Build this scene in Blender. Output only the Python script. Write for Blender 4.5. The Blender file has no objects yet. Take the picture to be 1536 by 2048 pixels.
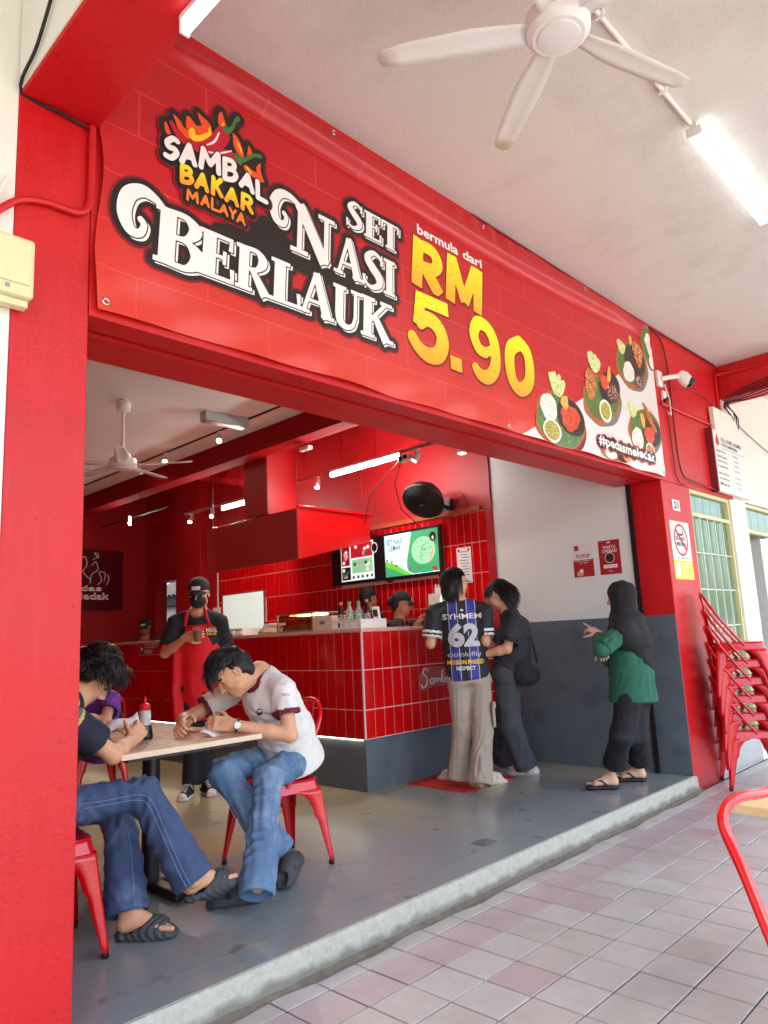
import bpy, bmesh, math, random
import numpy as np
from mathutils import Matrix, Vector
from mathutils.bvhtree import BVHTree
sc = bpy.context.scene
rnd = random.Random(7)
# ------------------------------------------------------------------ camera
CAM = np.array([0.0, -2.4528, 1.2])
YAW, PITCH, ROLL, FPX = math.radians(46.319), math.radians(9.762), math.radians(-2.7466), 1448.3
_f = np.array([math.sin(YAW)*math.cos(PITCH), math.cos(YAW)*math.cos(PITCH), math.sin(PITCH)])
_r = np.array([math.cos(YAW), -math.sin(YAW), 0.0]); _u = np.cross(_r, _f)
_r2 = math.cos(ROLL)*_r + math.sin(ROLL)*_u; _u2 = -math.sin(ROLL)*_r + math.cos(ROLL)*_u
cd = bpy.data.cameras.new('camera'); cam = bpy.data.objects.new('camera', cd); sc.collection.objects.link(cam)
M4 = Matrix.Identity(4)
for i in range(3):
    M4[i][0] = _r2[i]; M4[i][1] = _u2[i]; M4[i][2] = -_f[i]; M4[i][3] = CAM[i]
cam.matrix_world = M4
cd.sensor_fit = 'VERTICAL'; cd.sensor_height = 24.0; cd.lens = FPX/2048*24.0
cd.clip_start = 0.05; cd.clip_end = 3000
sc.camera = cam
# ------------------------------------------------------------------ sky, sun, exposure
SUN_EL, SUN_AZ = math.radians(72), math.radians(190)      # azimuth clockwise from +Y: sun over the street, behind the camera
w = bpy.data.worlds.new('World'); sc.world = w; w.use_nodes = True
nt = w.node_tree; nt.nodes.clear()
sky = nt.nodes.new('ShaderNodeTexSky'); sky.sky_type = 'NISHITA'; sky.sun_disc = False
sky.sun_elevation = SUN_EL; sky.sun_rotation = SUN_AZ; sky.air_density = 1.0; sky.dust_density = 4.0; sky.ozone_density = 0.6
bg = nt.nodes.new('ShaderNodeBackground'); bg.inputs['Strength'].default_value = 0.15
wo = nt.nodes.new('ShaderNodeOutputWorld')
nt.links.new(sky.outputs[0], bg.inputs[0]); nt.links.new(bg.outputs[0], wo.inputs[0])
sl = bpy.data.lights.new('sun', 'SUN'); sl.energy = 1.5; sl.angle = math.radians(6); sl.color = (1.0, 0.95, 0.88)
so = bpy.data.objects.new('sun', sl); sc.collection.objects.link(so)
sd = Vector((math.sin(SUN_AZ)*math.cos(SUN_EL), math.cos(SUN_AZ)*math.cos(SUN_EL), math.sin(SUN_EL)))
so.rotation_euler = sd.to_track_quat('Z', 'Y').to_euler(); so.location = (0, -20, 30)
sc.view_settings.view_transform = 'Standard'; sc.view_settings.look = 'None'
sc.view_settings.exposure = 2.4; sc.view_settings.gamma = 1.0; sc.view_settings.use_curve_mapping = False
sc.render.engine = 'CYCLES'
sc.cycles.use_denoising = True
sc.cycles.max_bounces = 8; sc.cycles.diffuse_bounces = 5; sc.cycles.glossy_bounces = 3; sc.cycles.transmission_bounces = 5
sc.cycles.sample_clamp_indirect = 6.0; sc.cycles.caustics_reflective = False; sc.cycles.caustics_refractive = False
# ------------------------------------------------------------------ materials
MATS = {}
def srgb(r, g, b):
    f = lambda c: (c/255/12.92 if c/255 <= 0.04045 else ((c/255+0.055)/1.055)**2.4)
    return (f(r), f(g), f(b))
def mat(name, col, rough=0.5, metal=0.0, var=0.0, vscale=6.0, bump=0.0, bscale=60.0, spec=0.5, coat=0.0, alpha=1.0, trans=0.0, emit=None, estr=0.0, col2=None, c2scale=3.0, c2lo=0.5, c2hi=0.6, rvar=0.0, stretch=None, sss=0.0, world=False):
    """procedural principled: base colour with noise variation, an optional second colour in patches, noise bump"""
    m = bpy.data.materials.new(name); m.use_nodes = True; MATS[name] = m
    n = m.node_tree; N = n.nodes; L = n.links; p = N['Principled BSDF']
    p.inputs['Base Color'].default_value = (*col, 1); p.inputs['Roughness'].default_value = rough; p.inputs['Metallic'].default_value = metal
    p.inputs['Specular IOR Level'].default_value = spec; p.inputs['Coat Weight'].default_value = coat; p.inputs['Coat Roughness'].default_value = 0.08
    p.inputs['Alpha'].default_value = alpha; p.inputs['Transmission Weight'].default_value = trans
    if sss: p.inputs['Subsurface Weight'].default_value = sss; p.inputs['Subsurface Radius'].default_value = (0.012, 0.005, 0.003)
    if emit: p.inputs['Emission Color'].default_value = (*emit, 1); p.inputs['Emission Strength'].default_value = estr
    tc = N.new('ShaderNodeTexCoord'); src = tc.outputs['Object']
    if world: src = N.new('ShaderNodeNewGeometry').outputs['Position']
    if stretch:
        mp = N.new('ShaderNodeMapping'); mp.inputs['Scale'].default_value = stretch; L.new(src, mp.inputs[0]); src = mp.outputs[0]
    last = None
    if var or rvar:
        no = N.new('ShaderNodeTexNoise'); no.inputs['Scale'].default_value = vscale; no.inputs['Detail'].default_value = 6; no.inputs['Roughness'].default_value = 0.65; L.new(src, no.inputs[0])
        if var:
            mr = N.new('ShaderNodeMapRange'); mr.inputs[1].default_value = 0.25; mr.inputs[2].default_value = 0.75; mr.inputs[3].default_value = 1-var; mr.inputs[4].default_value = 1+var; L.new(no.outputs[0], mr.inputs[0])
            mx = N.new('ShaderNodeMix'); mx.data_type = 'RGBA'; mx.blend_type = 'MULTIPLY'; mx.inputs[0].default_value = 1.0; mx.inputs[6].default_value = (*col, 1)
            L.new(mr.outputs[0], mx.inputs[7]); last = mx.outputs[2]
        if rvar:
            m2 = N.new('ShaderNodeMapRange'); m2.inputs[1].default_value = 0.3; m2.inputs[2].default_value = 0.7; m2.inputs[3].default_value = max(0.03, rough-rvar); m2.inputs[4].default_value = rough+rvar
            L.new(no.outputs[0], m2.inputs[0]); L.new(m2.outputs[0], p.inputs['Roughness'])
    if col2:
        n2 = N.new('ShaderNodeTexNoise'); n2.inputs['Scale'].default_value = c2scale; n2.inputs['Detail'].default_value = 8; n2.inputs['Roughness'].default_value = 0.7; L.new(src, n2.inputs[0])
        rp = N.new('ShaderNodeMapRange'); rp.inputs[1].default_value = c2lo; rp.inputs[2].default_value = c2hi; L.new(n2.outputs[0], rp.inputs[0])
        mx2 = N.new('ShaderNodeMix'); mx2.data_type = 'RGBA'; L.new(rp.outputs[0], mx2.inputs[0])
        mx2.inputs[6].default_value = (*col, 1); mx2.inputs[7].default_value = (*col2, 1)
        if last: L.new(last, mx2.inputs[6])
        last = mx2.outputs[2]
    if last: L.new(last, p.inputs['Base Color'])
    if bump:
        nb = N.new('ShaderNodeTexNoise'); nb.inputs['Scale'].default_value = bscale; nb.inputs['Detail'].default_value = 5; L.new(src, nb.inputs[0])
        bp = N.new('ShaderNodeBump'); bp.inputs['Strength'].default_value = bump; bp.inputs['Distance'].default_value = 0.01; L.new(nb.outputs[0], bp.inputs['Height']); L.new(bp.outputs[0], p.inputs['Normal'])
    return m
def bsdf(m): return m.node_tree.nodes['Principled BSDF']
# ------------------------------------------------------------------ mesh collecting
def V(*a): return np.array(a, float)
def unit(v):
    v = np.asarray(v, float); return v/(np.linalg.norm(v)+1e-12)
class G:
    def __init__(s): s.v = []; s.f = []; s.mi = []; s.m = 0
    def add(s, vs, fs):
        b = len(s.v); s.v += [tuple(map(float, q)) for q in vs]; s.f += [tuple(b+i for i in q) for q in fs]; s.mi += [s.m]*len(fs); return s
    def box(s, x0, x1, y0, y1, z0, z1):
        return s.add([(x0,y0,z0),(x1,y0,z0),(x1,y1,z0),(x0,y1,z0),(x0,y0,z1),(x1,y0,z1),(x1,y1,z1),(x0,y1,z1)],
                     [(0,3,2,1),(4,5,6,7),(0,1,5,4),(1,2,6,5),(2,3,7,6),(3,0,4,7)])
    def obox(s, c, ax, ay, az, hx, hy, hz):
        c, ax, ay, az = map(np.asarray, (c, ax, ay, az)); vs = []
        for k in (-1, 1):
            for a, b in ((-1,-1),(1,-1),(1,1),(-1,1)): vs.append(c+ax*hx*a+ay*hy*b+az*hz*k)
        return s.add(vs, [(0,3,2,1),(4,5,6,7),(0,1,5,4),(1,2,6,5),(2,3,7,6),(3,0,4,7)])
    def tube(s, pts, r, n=8, caps=True, closed=False, flat=1.0):
        pts = [np.asarray(p, float) for p in pts]; k = len(pts)
        rr = r if hasattr(r, '__len__') else [r]*k
        ts = []
        for i in range(k):
            a = pts[(i-1) % k] if (closed or i) else pts[0]; b = pts[(i+1) % k] if (closed or i < k-1) else pts[-1]
            ts.append(unit(b-a))
        up = np.array([0,0,1.0]) if abs(ts[0][2]) < 0.9 else np.array([1.0,0,0])
        nn = unit(np.cross(ts[0], up)); vs = []
        for i in range(k):
            nn = unit(nn-ts[i]*np.dot(nn, ts[i])); bb = np.cross(ts[i], nn)
            for j in range(n):
                a = 2*math.pi*j/n; vs.append(pts[i]+rr[i]*(nn*math.cos(a)+bb*math.sin(a)*flat))
        fs = []
        for i in range(k if closed else k-1):
            i2 = (i+1) % k
            for j in range(n): fs.append((i*n+j, i*n+(j+1) % n, i2*n+(j+1) % n, i2*n+j))
        if caps and not closed: fs += [tuple(range(n))[::-1], tuple((k-1)*n+j for j in range(n))]
        return s.add(vs, fs)
    def lathe(s, prof, c=(0,0,0), n=20, ax=(0,0,1)):
        ax = unit(ax); up = np.array([1.0,0,0]) if abs(ax[0]) < 0.9 else np.array([0,1.0,0])
        a = unit(np.cross(ax, up)); b = np.cross(ax, a); c = np.asarray(c, float); vs = []
        for r, h in prof:
            for j in range(n):
                t = 2*math.pi*j/n; vs.append(c+ax*h+r*(a*math.cos(t)+b*math.sin(t)))
        k = len(prof); fs = [(i*n+j, i*n+(j+1) % n, (i+1)*n+(j+1) % n, (i+1)*n+j) for i in range(k-1) for j in range(n)]
        if prof[0][0] > 1e-4: fs.append(tuple(range(n))[::-1])
        if prof[-1][0] > 1e-4: fs.append(tuple((k-1)*n+j for j in range(n)))
        return s.add(vs, fs)
    def prism(s, pts, o, ax, ay, az, h):
        """polygon pts (u,v) in the plane o+u*ax+v*ay, thickness h along az"""
        o, ax, ay, az = map(lambda q: np.asarray(q, float), (o, ax, ay, az)); k = len(pts)
        vs = [o+ax*u+ay*v for u, v in pts]+[o+ax*u+ay*v+az*h for u, v in pts]
        return s.add(vs, [tuple(range(k))[::-1], tuple(range(k, 2*k))]+[(i, (i+1) % k, k+(i+1) % k, k+i) for i in range(k)])
    def sheet(s, P):
        """P[i][j] points -> quads"""
        ni, nj = len(P), len(P[0])
        return s.add([q for row in P for q in row], [(i*nj+j, i*nj+j+1, (i+1)*nj+j+1, (i+1)*nj+j) for i in range(ni-1) for j in range(nj-1)])
    def mesh(s, name, smooth=False, bevel=0.0, seg=2, solid=0.0, fix=True):
        me = bpy.data.meshes.new(name); me.from_pydata(s.v, [], s.f); me.update()
        if s.m or any(s.mi): me.polygons.foreach_set('material_index', s.mi)
        bm = bmesh.new(); bm.from_mesh(me)
        if solid: bmesh.ops.solidify(bm, geom=bm.faces[:], thickness=solid)
        if fix: bmesh.ops.recalc_face_normals(bm, faces=bm.faces[:])
        if bevel:
            bmesh.ops.remove_doubles(bm, verts=bm.verts[:], dist=1e-6)
            es = [e for e in bm.edges if len(e.link_faces) == 2 and e.calc_face_angle(0) > 0.5]
            bmesh.ops.bevel(bm, geom=es, offset=bevel, segments=seg, affect='EDGES', profile=0.5, clamp_overlap=True)
        bm.to_mesh(me); bm.free()
        if smooth:
            me.polygons.foreach_set('use_smooth', [True]*len(me.polygons))
            if smooth != 2 and hasattr(me, 'set_sharp_from_angle'): me.set_sharp_from_angle(angle=math.radians(40))
        return me
COL = sc.collection
def link(name, me, m, parent=None, local=False):
    o = bpy.data.objects.new(name, me); COL.objects.link(o)
    if m is not None:
        for q in (m if isinstance(m, (list, tuple)) else [m]): me.materials.append(MATS[q] if isinstance(q, str) else q)
    if parent is not None:
        o.parent = parent
        if not local:
            o.matrix_parent_inverse = world_of(parent).inverted()
    return o
def world_of(o):
    W_ = Matrix.Translation(o.location) @ o.rotation_euler.to_matrix().to_4x4()
    return W_ if o.parent is None else world_of(o.parent) @ o.matrix_parent_inverse @ W_
def part(name, g, m, parent=None, local=False, **k): return link(name, g.mesh(name, **k), m, parent, local)
def tag(o, label, cat, group=None):
    o['label'] = label; o['category'] = cat
    if group: o['group'] = group
    return o
def thing(name, label, cat, loc, group=None, rotz=0.0):
    o = bpy.data.objects.new(name, None); COL.objects.link(o); o.location = loc; o.rotation_euler = (0, 0, rotz); o.empty_display_size = 0.1
    return tag(o, label, cat, group)
def struct(name, g, m, **k):
    o = part(name, g, m, None, **k); o['kind'] = 'structure'; return o
def dup(root, label, group=None, loc=None, rotz=None):
    r = root.copy(); COL.objects.link(r); r['label'] = label
    if group: r['group'] = group
    if loc is not None: r.location = loc
    if rotz is not None: r.rotation_euler = (0, 0, rotz)
    for ch in list(root.children):
        c = ch.copy(); COL.objects.link(c); c.parent = r
        for gch in list(ch.children):
            d = gch.copy(); COL.objects.link(d); d.parent = c
    return r
# ------------------------------------------------------------------ flat lettering
def frame_pts(me, o, ax, ay, az, dz=0.0, shear=0.0, sx=1.0, sy=1.0):
    co = np.empty(len(me.vertices)*3, np.float32); me.vertices.foreach_get('co', co); co = co.reshape(-1, 3)
    o, ax, ay, az = [np.asarray(q, float) for q in (o, ax, ay, az)]
    P = o+np.outer(co[:,0]*sx+shear*co[:,1]*sy, ax)+np.outer(co[:,1]*sy, ay)+np.outer(co[:,2]+dz, az)
    me.vertices.foreach_set('co', P.astype(np.float32).ravel()); me.update(); return me
def text_mesh(txt, size=1.0, bold=0.0, align='LEFT', space=1.0, ext=0.0, res=3, fit=None):
    """built-in font text as a flat mesh; fit=(w,h) scales the ink box to that size with its lower left at 0,0"""
    cu = bpy.data.curves.new('t', 'FONT'); cu.body = txt; cu.size = size; cu.offset = bold; cu.align_x = align; cu.space_character = space; cu.extrude = ext; cu.resolution_u = res; cu.fill_mode = 'FRONT' if not ext else 'BOTH'
    o = bpy.data.objects.new('t', cu); COL.objects.link(o)
    dg = bpy.context.evaluated_depsgraph_get(); me = bpy.data.meshes.new_from_object(o.evaluated_get(dg)); bpy.data.objects.remove(o); bpy.data.curves.remove(cu)
    if fit:
        co = np.empty(len(me.vertices)*3, np.float32); me.vertices.foreach_get('co', co); co = co.reshape(-1, 3)
        lo, hi = co.min(0), co.max(0); co[:,0] = (co[:,0]-lo[0])/(hi[0]-lo[0])*fit[0]; co[:,1] = (co[:,1]-lo[1])/max(hi[1]-lo[1], 1e-6)*fit[1]
        me.vertices.foreach_set('co', co.ravel()); me.update()
    me.materials.clear()
    return me
class Face:
    """a flat face with lettering and flat shapes printed on it, each a thin sheet proud of the one below"""
    def __init__(s, parent, o, ax, ay, az): s.p = parent; s.o = np.asarray(o, float); s.ax = np.asarray(ax, float); s.ay = np.asarray(ay, float); s.az = np.asarray(az, float)
    def text(s, name, txt, u, v, w_, h, m, dz=0.002, bold=0.0, shear=0.0, space=1.0):
        me = text_mesh(txt, 1.0, bold, fit=(w_, h), space=space)
        frame_pts(me, s.o+s.ax*u+s.ay*v, s.ax, s.ay, s.az, dz, shear); return link(name, me, m, s.p)
    def rect(s, name, u0, u1, v0, v1, m, dz=0.001, r=0.0):
        return s.poly(name, [(u0,v0),(u1,v0),(u1,v1),(u0,v1)], m, dz)
    def poly(s, name, pts, m, dz=0.001):
        g = G(); g.add([s.o+s.ax*u+s.ay*v+s.az*dz for u, v in pts], [tuple(range(len(pts)))]); return part(name, g, m, s.p, fix=False)
    def disc(s, name, u, v, ru, rv, m, dz=0.001, n=24, inner=0.0, rot=0.0):
        c, sn = math.cos(rot), math.sin(rot)
        P = []
        for i in range(n):
            a = 2*math.pi*i/n; x, y = ru*math.cos(a), rv*math.sin(a); P.append((u+x*c-y*sn, v+x*sn+y*c))
        if not inner: return s.poly(name, P, m, dz)
        Q = [(u+(x-u)*inner, v+(y-v)*inner) for x, y in P]; g = G()
        g.add([s.o+s.ax*x+s.ay*y+s.az*dz for x, y in P+Q], [(i, (i+1) % n, n+(i+1) % n, n+i) for i in range(n)]); return part(name, g, m, s.p, fix=False)
# 2-D distance field shapes: strokes and boxes united, contour filled
def spline(pts, n=8):
    P = np.array(pts, float); out = []
    for i in range(len(P)-1):
        p0, p1, p2, p3 = P[max(i-1,0)], P[i], P[i+1], P[min(i+2, len(P)-1)]
        for t in np.linspace(0, 1, n, endpoint=False):
            out.append(0.5*((2*p1)+(-p0+p2)*t+(2*p0-5*p1+4*p2-p3)*t*t+(-p0+3*p1-3*p2+p3)*t**3))
    out.append(P[-1]); return np.array(out)
def d2_stroke(X, Y, pts, n=8):
    S = spline(pts, n); d = np.full(X.shape, 9.0)
    for a, b in zip(S[:-1], S[1:]):
        ex, ey = b[0]-a[0], b[1]-a[1]; L2 = ex*ex+ey*ey+1e-12
        t = np.clip(((X-a[0])*ex+(Y-a[1])*ey)/L2, 0, 1)
        d = np.minimum(d, np.hypot(X-a[0]-t*ex, Y-a[1]-t*ey)-(a[2]+(b[2]-a[2])*t))
    return d
def d2_bar(X, Y, x0, y0, x1, y1, w0, w1=None):
    """flat-ended bar from p0 to p1, half widths w0 -> w1"""
    w1 = w0 if w1 is None else w1
    ex, ey = x1-x0, y1-y0; L = math.hypot(ex, ey); ex, ey = ex/L, ey/L
    t = (X-x0)*ex+(Y-y0)*ey; s = np.abs(-(X-x0)*ey+(Y-y0)*ex); wv = w0+(w1-w0)*np.clip(t/L, 0, 1)
    qx = np.maximum(-t, t-L); qy = s-wv
    return np.where((qx > 0) & (qy > 0), np.hypot(qx, qy), np.maximum(qx, qy))
def contour_mesh(D, x0, y0, h):
    """filled flat mesh of D<0 (marching squares, clipped cells merged into rows)"""
    ny, nx = D.shape; g = G(); key = {}
    def vid(p):
        k = (round(p[0], 5), round(p[1], 5))
        if k not in key: key[k] = len(g.v); g.v.append((p[0], p[1], 0.0))
        return key[k]
    ins = D < 0
    s4 = ins[:-1,:-1].astype(int)+ins[:-1,1:]+ins[1:,1:]+ins[1:,:-1]
    for j in range(ny-1):
        row = s4[j]; i = 0
        while i < nx-1:
            if row[i] == 0: i += 1; continue
            if row[i] == 4:
                k = i
                while k < nx-1 and row[k] == 4 and k < i+10: k += 1
                g.f.append(tuple(vid((x0+a*h, y0+b*h)) for a, b in ((i,j),(k,j),(k,j+1),(i,j+1)))); g.mi.append(0); i = k; continue
            c = [(i,j),(i+1,j),(i+1,j+1),(i,j+1)]; poly = []
            for q in range(4):
                a, b = c[q], c[(q+1) % 4]; da, db = D[a[1],a[0]], D[b[1],b[0]]
                if da < 0: poly.append((x0+a[0]*h, y0+a[1]*h))
                if (da < 0) != (db < 0):
                    t = da/(da-db); poly.append((x0+(a[0]+(b[0]-a[0])*t)*h, y0+(a[1]+(b[1]-a[1])*t)*h))
            ids = []
            for p in poly:
                q = vid(p)
                if q not in ids: ids.append(q)
            if len(ids) > 2: g.f.append(tuple(ids)); g.mi.append(0)
            i += 1
    return g
# ------------------------------------------------------------------ surface materials
RED = srgb(200, 16, 22)
mat('red_paint', RED, 0.45, var=0.09, vscale=2.5, bump=0.22, bscale=60, rvar=0.08, col2=srgb(164, 16, 22), c2scale=1.3, c2lo=0.58, c2hi=0.8)
mat('red_gloss', srgb(176, 12, 18), 0.5, var=0.08, vscale=2, rvar=0.08, bump=0.06, bscale=40)
mat('red_matte', srgb(150, 12, 18), 0.85, var=0.08, vscale=2, spec=0.2)
mat('red_metal', srgb(212, 6, 18), 0.2, var=0.03, vscale=8, coat=0.5, spec=0.5)
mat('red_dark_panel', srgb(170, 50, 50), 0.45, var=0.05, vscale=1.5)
mat('cream_wall', srgb(236, 234, 222), 0.7, var=0.05, vscale=1.6, bump=0.25, bscale=50, col2=srgb(212, 208, 190), c2scale=1.1, c2lo=0.6, c2hi=0.8)
mat('white_wall', srgb(222, 226, 221), 0.6, var=0.03, vscale=1.2, bump=0.06, bscale=30, col2=srgb(208, 205, 196), c2scale=1.4, c2lo=0.62, c2hi=0.82)
mat('stucco', srgb(222, 219, 214), 0.85, var=0.04, vscale=1.0, bump=0.5, bscale=120, col2=srgb(206, 200, 194), c2scale=1.7, c2lo=0.52, c2hi=0.78)
mat('ceiling_white', srgb(226, 224, 218), 0.8, var=0.03, vscale=0.8, bump=0.05)
mat('grey_paint', srgb(92, 104, 112), 0.38, var=0.10, vscale=1.7, bump=0.1, bscale=25, rvar=0.10, col2=srgb(116, 124, 126), c2scale=2.2, c2lo=0.55, c2hi=0.75)
mat('tile_red', srgb(204, 8, 15), 0.16, var=0.16, vscale=3.5, spec=0.5, bump=0.05, bscale=14, world=True)
mat('grout', srgb(240, 206, 200), 0.8, var=0.12, vscale=12, bump=0.1)
mat('tile_floor', srgb(186, 186, 182), 0.34, var=0.07, vscale=9, bump=0.04, bscale=60, col2=srgb(164, 160, 154), c2scale=3.5, c2lo=0.42, c2hi=0.95, world=True)
mat('tile_floor_pink', srgb(182, 167, 167), 0.32, var=0.09, vscale=8, bump=0.04, bscale=60, col2=srgb(152, 138, 140), c2scale=3.5, c2lo=0.42, c2hi=0.95, world=True)
mat('tile_floor_warm', srgb(184, 180, 174), 0.33, var=0.08, vscale=9, bump=0.04, bscale=60, col2=srgb(150, 145, 140), c2scale=3.5, c2lo=0.42, c2hi=0.95, world=True)
mat('floor_grout', srgb(58, 50, 48), 0.9, var=0.45, vscale=6, world=True)
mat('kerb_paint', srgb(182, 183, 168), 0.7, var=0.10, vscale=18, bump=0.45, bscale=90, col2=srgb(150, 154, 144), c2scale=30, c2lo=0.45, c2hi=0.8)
mat('grime', srgb(110, 104, 92), 0.95, var=0.35, vscale=18, bump=0.6, bscale=80)
mat('asphalt', srgb(164, 160, 152), 0.9, var=0.2, vscale=8, bump=0.3)
mat('black_gap', srgb(28, 24, 24), 0.7)
mat('white_plastic', srgb(236, 235, 230), 0.35, var=0.02)
mat('white_paint_metal', srgb(232, 230, 226), 0.4, var=0.02)
mat('tube_glow', (1, 1, 1), 0.5, emit=(0.95, 1.0, 0.98), estr=32.0)
mat('tube_glow_out', (1, 1, 1), 0.5, emit=(0.93, 1.0, 0.98), estr=0.7)
mat('spot_glow', (1, 1, 1), 0.5, emit=(1.0, 0.86, 0.66), estr=14.0)
mat('led_glow', (1, 1, 1), 0.5, emit=(1.0, 0.96, 0.72), estr=2.2)
mat('black_plastic', srgb(24, 24, 26), 0.35)
mat('black_cable', srgb(30, 24, 26), 0.6)
mat('red_cable', srgb(120, 14, 20), 0.5)
mat('cream_box', srgb(226, 220, 172), 0.45, var=0.05)
mat('chrome', srgb(190, 190, 190), 0.25, metal=1.0)
mat('steel', srgb(170, 170, 168), 0.35, metal=0.9)
# the worn epoxy floor: blue grey with the tan sheen of warm lights painted in further inside, gloss that varies
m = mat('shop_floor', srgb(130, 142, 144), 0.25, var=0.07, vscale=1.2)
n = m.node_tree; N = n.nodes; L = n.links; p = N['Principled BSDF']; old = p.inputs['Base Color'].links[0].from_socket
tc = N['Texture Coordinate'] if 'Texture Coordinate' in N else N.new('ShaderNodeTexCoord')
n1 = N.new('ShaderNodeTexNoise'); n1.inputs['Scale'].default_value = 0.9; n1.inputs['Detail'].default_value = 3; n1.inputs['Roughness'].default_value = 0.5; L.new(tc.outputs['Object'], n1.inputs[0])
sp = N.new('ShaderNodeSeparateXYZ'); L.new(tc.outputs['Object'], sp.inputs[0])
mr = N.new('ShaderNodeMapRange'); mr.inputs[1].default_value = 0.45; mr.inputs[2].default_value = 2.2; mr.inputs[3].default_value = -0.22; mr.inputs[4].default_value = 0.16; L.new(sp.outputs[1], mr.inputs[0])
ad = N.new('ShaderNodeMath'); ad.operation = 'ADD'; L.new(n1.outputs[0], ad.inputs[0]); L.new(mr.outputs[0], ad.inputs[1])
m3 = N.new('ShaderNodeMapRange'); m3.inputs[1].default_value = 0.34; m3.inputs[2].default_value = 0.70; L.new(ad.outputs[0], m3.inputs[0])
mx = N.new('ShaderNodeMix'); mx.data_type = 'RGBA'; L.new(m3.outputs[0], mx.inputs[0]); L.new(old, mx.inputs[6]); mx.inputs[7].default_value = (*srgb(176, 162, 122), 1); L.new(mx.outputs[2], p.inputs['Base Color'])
# dirt splashed on the foot of the kerb, chips and roller marks on the red paint, scratches in the floor
def overlay(m, col, build):
    n = m.node_tree; N = n.nodes; L = n.links; p = N['Principled BSDF']; old = p.inputs['Base Color'].links[0].from_socket; pos = N.new('ShaderNodeNewGeometry').outputs['Position']
    fac = build(N, L, pos); mx = N.new('ShaderNodeMix'); mx.data_type = 'RGBA'; L.new(fac, mx.inputs[0]); L.new(old, mx.inputs[6]); mx.inputs[7].default_value = (*col, 1); L.new(mx.outputs[2], p.inputs['Base Color'])
def noise(N, L, pos, scale, detail=5, st=None):
    if st: mp = N.new('ShaderNodeMapping'); mp.inputs['Scale'].default_value = st; L.new(pos, mp.inputs[0]); pos = mp.outputs[0]
    o = N.new('ShaderNodeTexNoise'); o.inputs['Scale'].default_value = scale; o.inputs['Detail'].default_value = detail; L.new(pos, o.inputs[0]); return o.outputs[0]
def rng(N, L, v, a, b, c=0.0, d=1.0): o = N.new('ShaderNodeMapRange'); o.inputs[1].default_value = a; o.inputs[2].default_value = b; o.inputs[3].default_value = c; o.inputs[4].default_value = d; L.new(v, o.inputs[0]); return o.outputs[0]
def op(N, L, k, a, b): o = N.new('ShaderNodeMath'); o.operation = k; L.new(a, o.inputs[0]); L.new(b, o.inputs[1]); return o.outputs[0]
def zz(N, L, pos): s_ = N.new('ShaderNodeSeparateXYZ'); L.new(pos, s_.inputs[0]); return s_.outputs[2]
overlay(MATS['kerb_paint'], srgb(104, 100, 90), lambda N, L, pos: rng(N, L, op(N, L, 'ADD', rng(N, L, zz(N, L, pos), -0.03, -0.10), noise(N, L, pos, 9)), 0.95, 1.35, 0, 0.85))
overlay(MATS['red_paint'], srgb(120, 24, 26), lambda N, L, pos: rng(N, L, noise(N, L, pos, 38, 3), 0.70, 0.74, 0, 0.8))
overlay(MATS['red_paint'], srgb(214, 60, 62), lambda N, L, pos: rng(N, L, noise(N, L, pos, 5, 6, (6, 6, 0.7)), 0.52, 0.85, 0, 0.35))
overlay(MATS['red_paint'], srgb(98, 60, 52), lambda N, L, pos: rng(N, L, op(N, L, 'ADD', rng(N, L, zz(N, L, pos), 0.25, -0.12), noise(N, L, pos, 11)), 1.1, 1.6, 0, 0.6))
overlay(MATS['shop_floor'], srgb(152, 158, 158), lambda N, L, pos: rng(N, L, noise(N, L, pos, 3.2, 9, (1, 9, 1)), 0.60, 0.72, 0, 0.45))
overlay(MATS['shop_floor'], srgb(60, 64, 66), lambda N, L, pos: rng(N, L, noise(N, L, pos, 7, 7), 0.62, 0.72, 0, 0.5))
overlay(MATS['grey_paint'], srgb(70, 78, 86), lambda N, L, pos: rng(N, L, noise(N, L, pos, 4, 7), 0.55, 0.75, 0, 0.6))
overlay(MATS['stucco'], srgb(176, 166, 156), lambda N, L, pos: rng(N, L, noise(N, L, pos, 1.1, 8), 0.56, 0.80, 0, 0.5))
# ------------------------------------------------------------------ ground, corridor, floors
g = G(); g.box(-400, 400, -900, -4.02, -0.32, -0.26); struct('street', g, 'asphalt')
g = G(); g.box(-60, 60, -4.0, 0.0, -0.30, -0.124); pavement = struct('walkway_floor', g, 'floor_grout')
X0, Y0, TS = 2.201, -0.148, 0.2105
def floor_tile(wx, wy): return G().box(-wx/2, wx/2, -wy/2, wy/2, -0.008, 0.0).mesh('tile', bevel=0.0018, seg=1)
tmesh = {}
def vis(x, y, z):
    q = np.array([x, y, z])-CAM; d = q@_f
    if d < 0.3: return 0
    u, v = FPX*(q@_r2)/d/768, FPX*(q@_u2)/d/1024
    return FPX/d*abs((q/np.linalg.norm(q))[2]) if abs(u) < 1.12 and abs(v) < 1.1 else 0
cand = []
for i in range(-12, 46):
    for j in range(-1, 12):
        y1 = Y0-j*TS if j >= 0 else -0.03; y0 = Y0-(j+1)*TS
        xc = X0+(i+0.5)*TS; cand.append((vis(xc, (y0+y1)/2, -0.115), i, j, xc, y0, y1))
cand.sort(key=lambda c: -c[0])
shown = [c for c in cand if c[0] > 0]; near = shown[:300]; rest = [c for c in cand if c not in near]
def tkind(i, j):
    if j == 0: return 'tile_floor_pink'
    r = random.Random(i*131+j*17).random()
    return 'tile_floor_pink' if (r < 0.06 or (j == 7)) else ('tile_floor_warm' if r < 0.3 else 'tile_floor')
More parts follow.
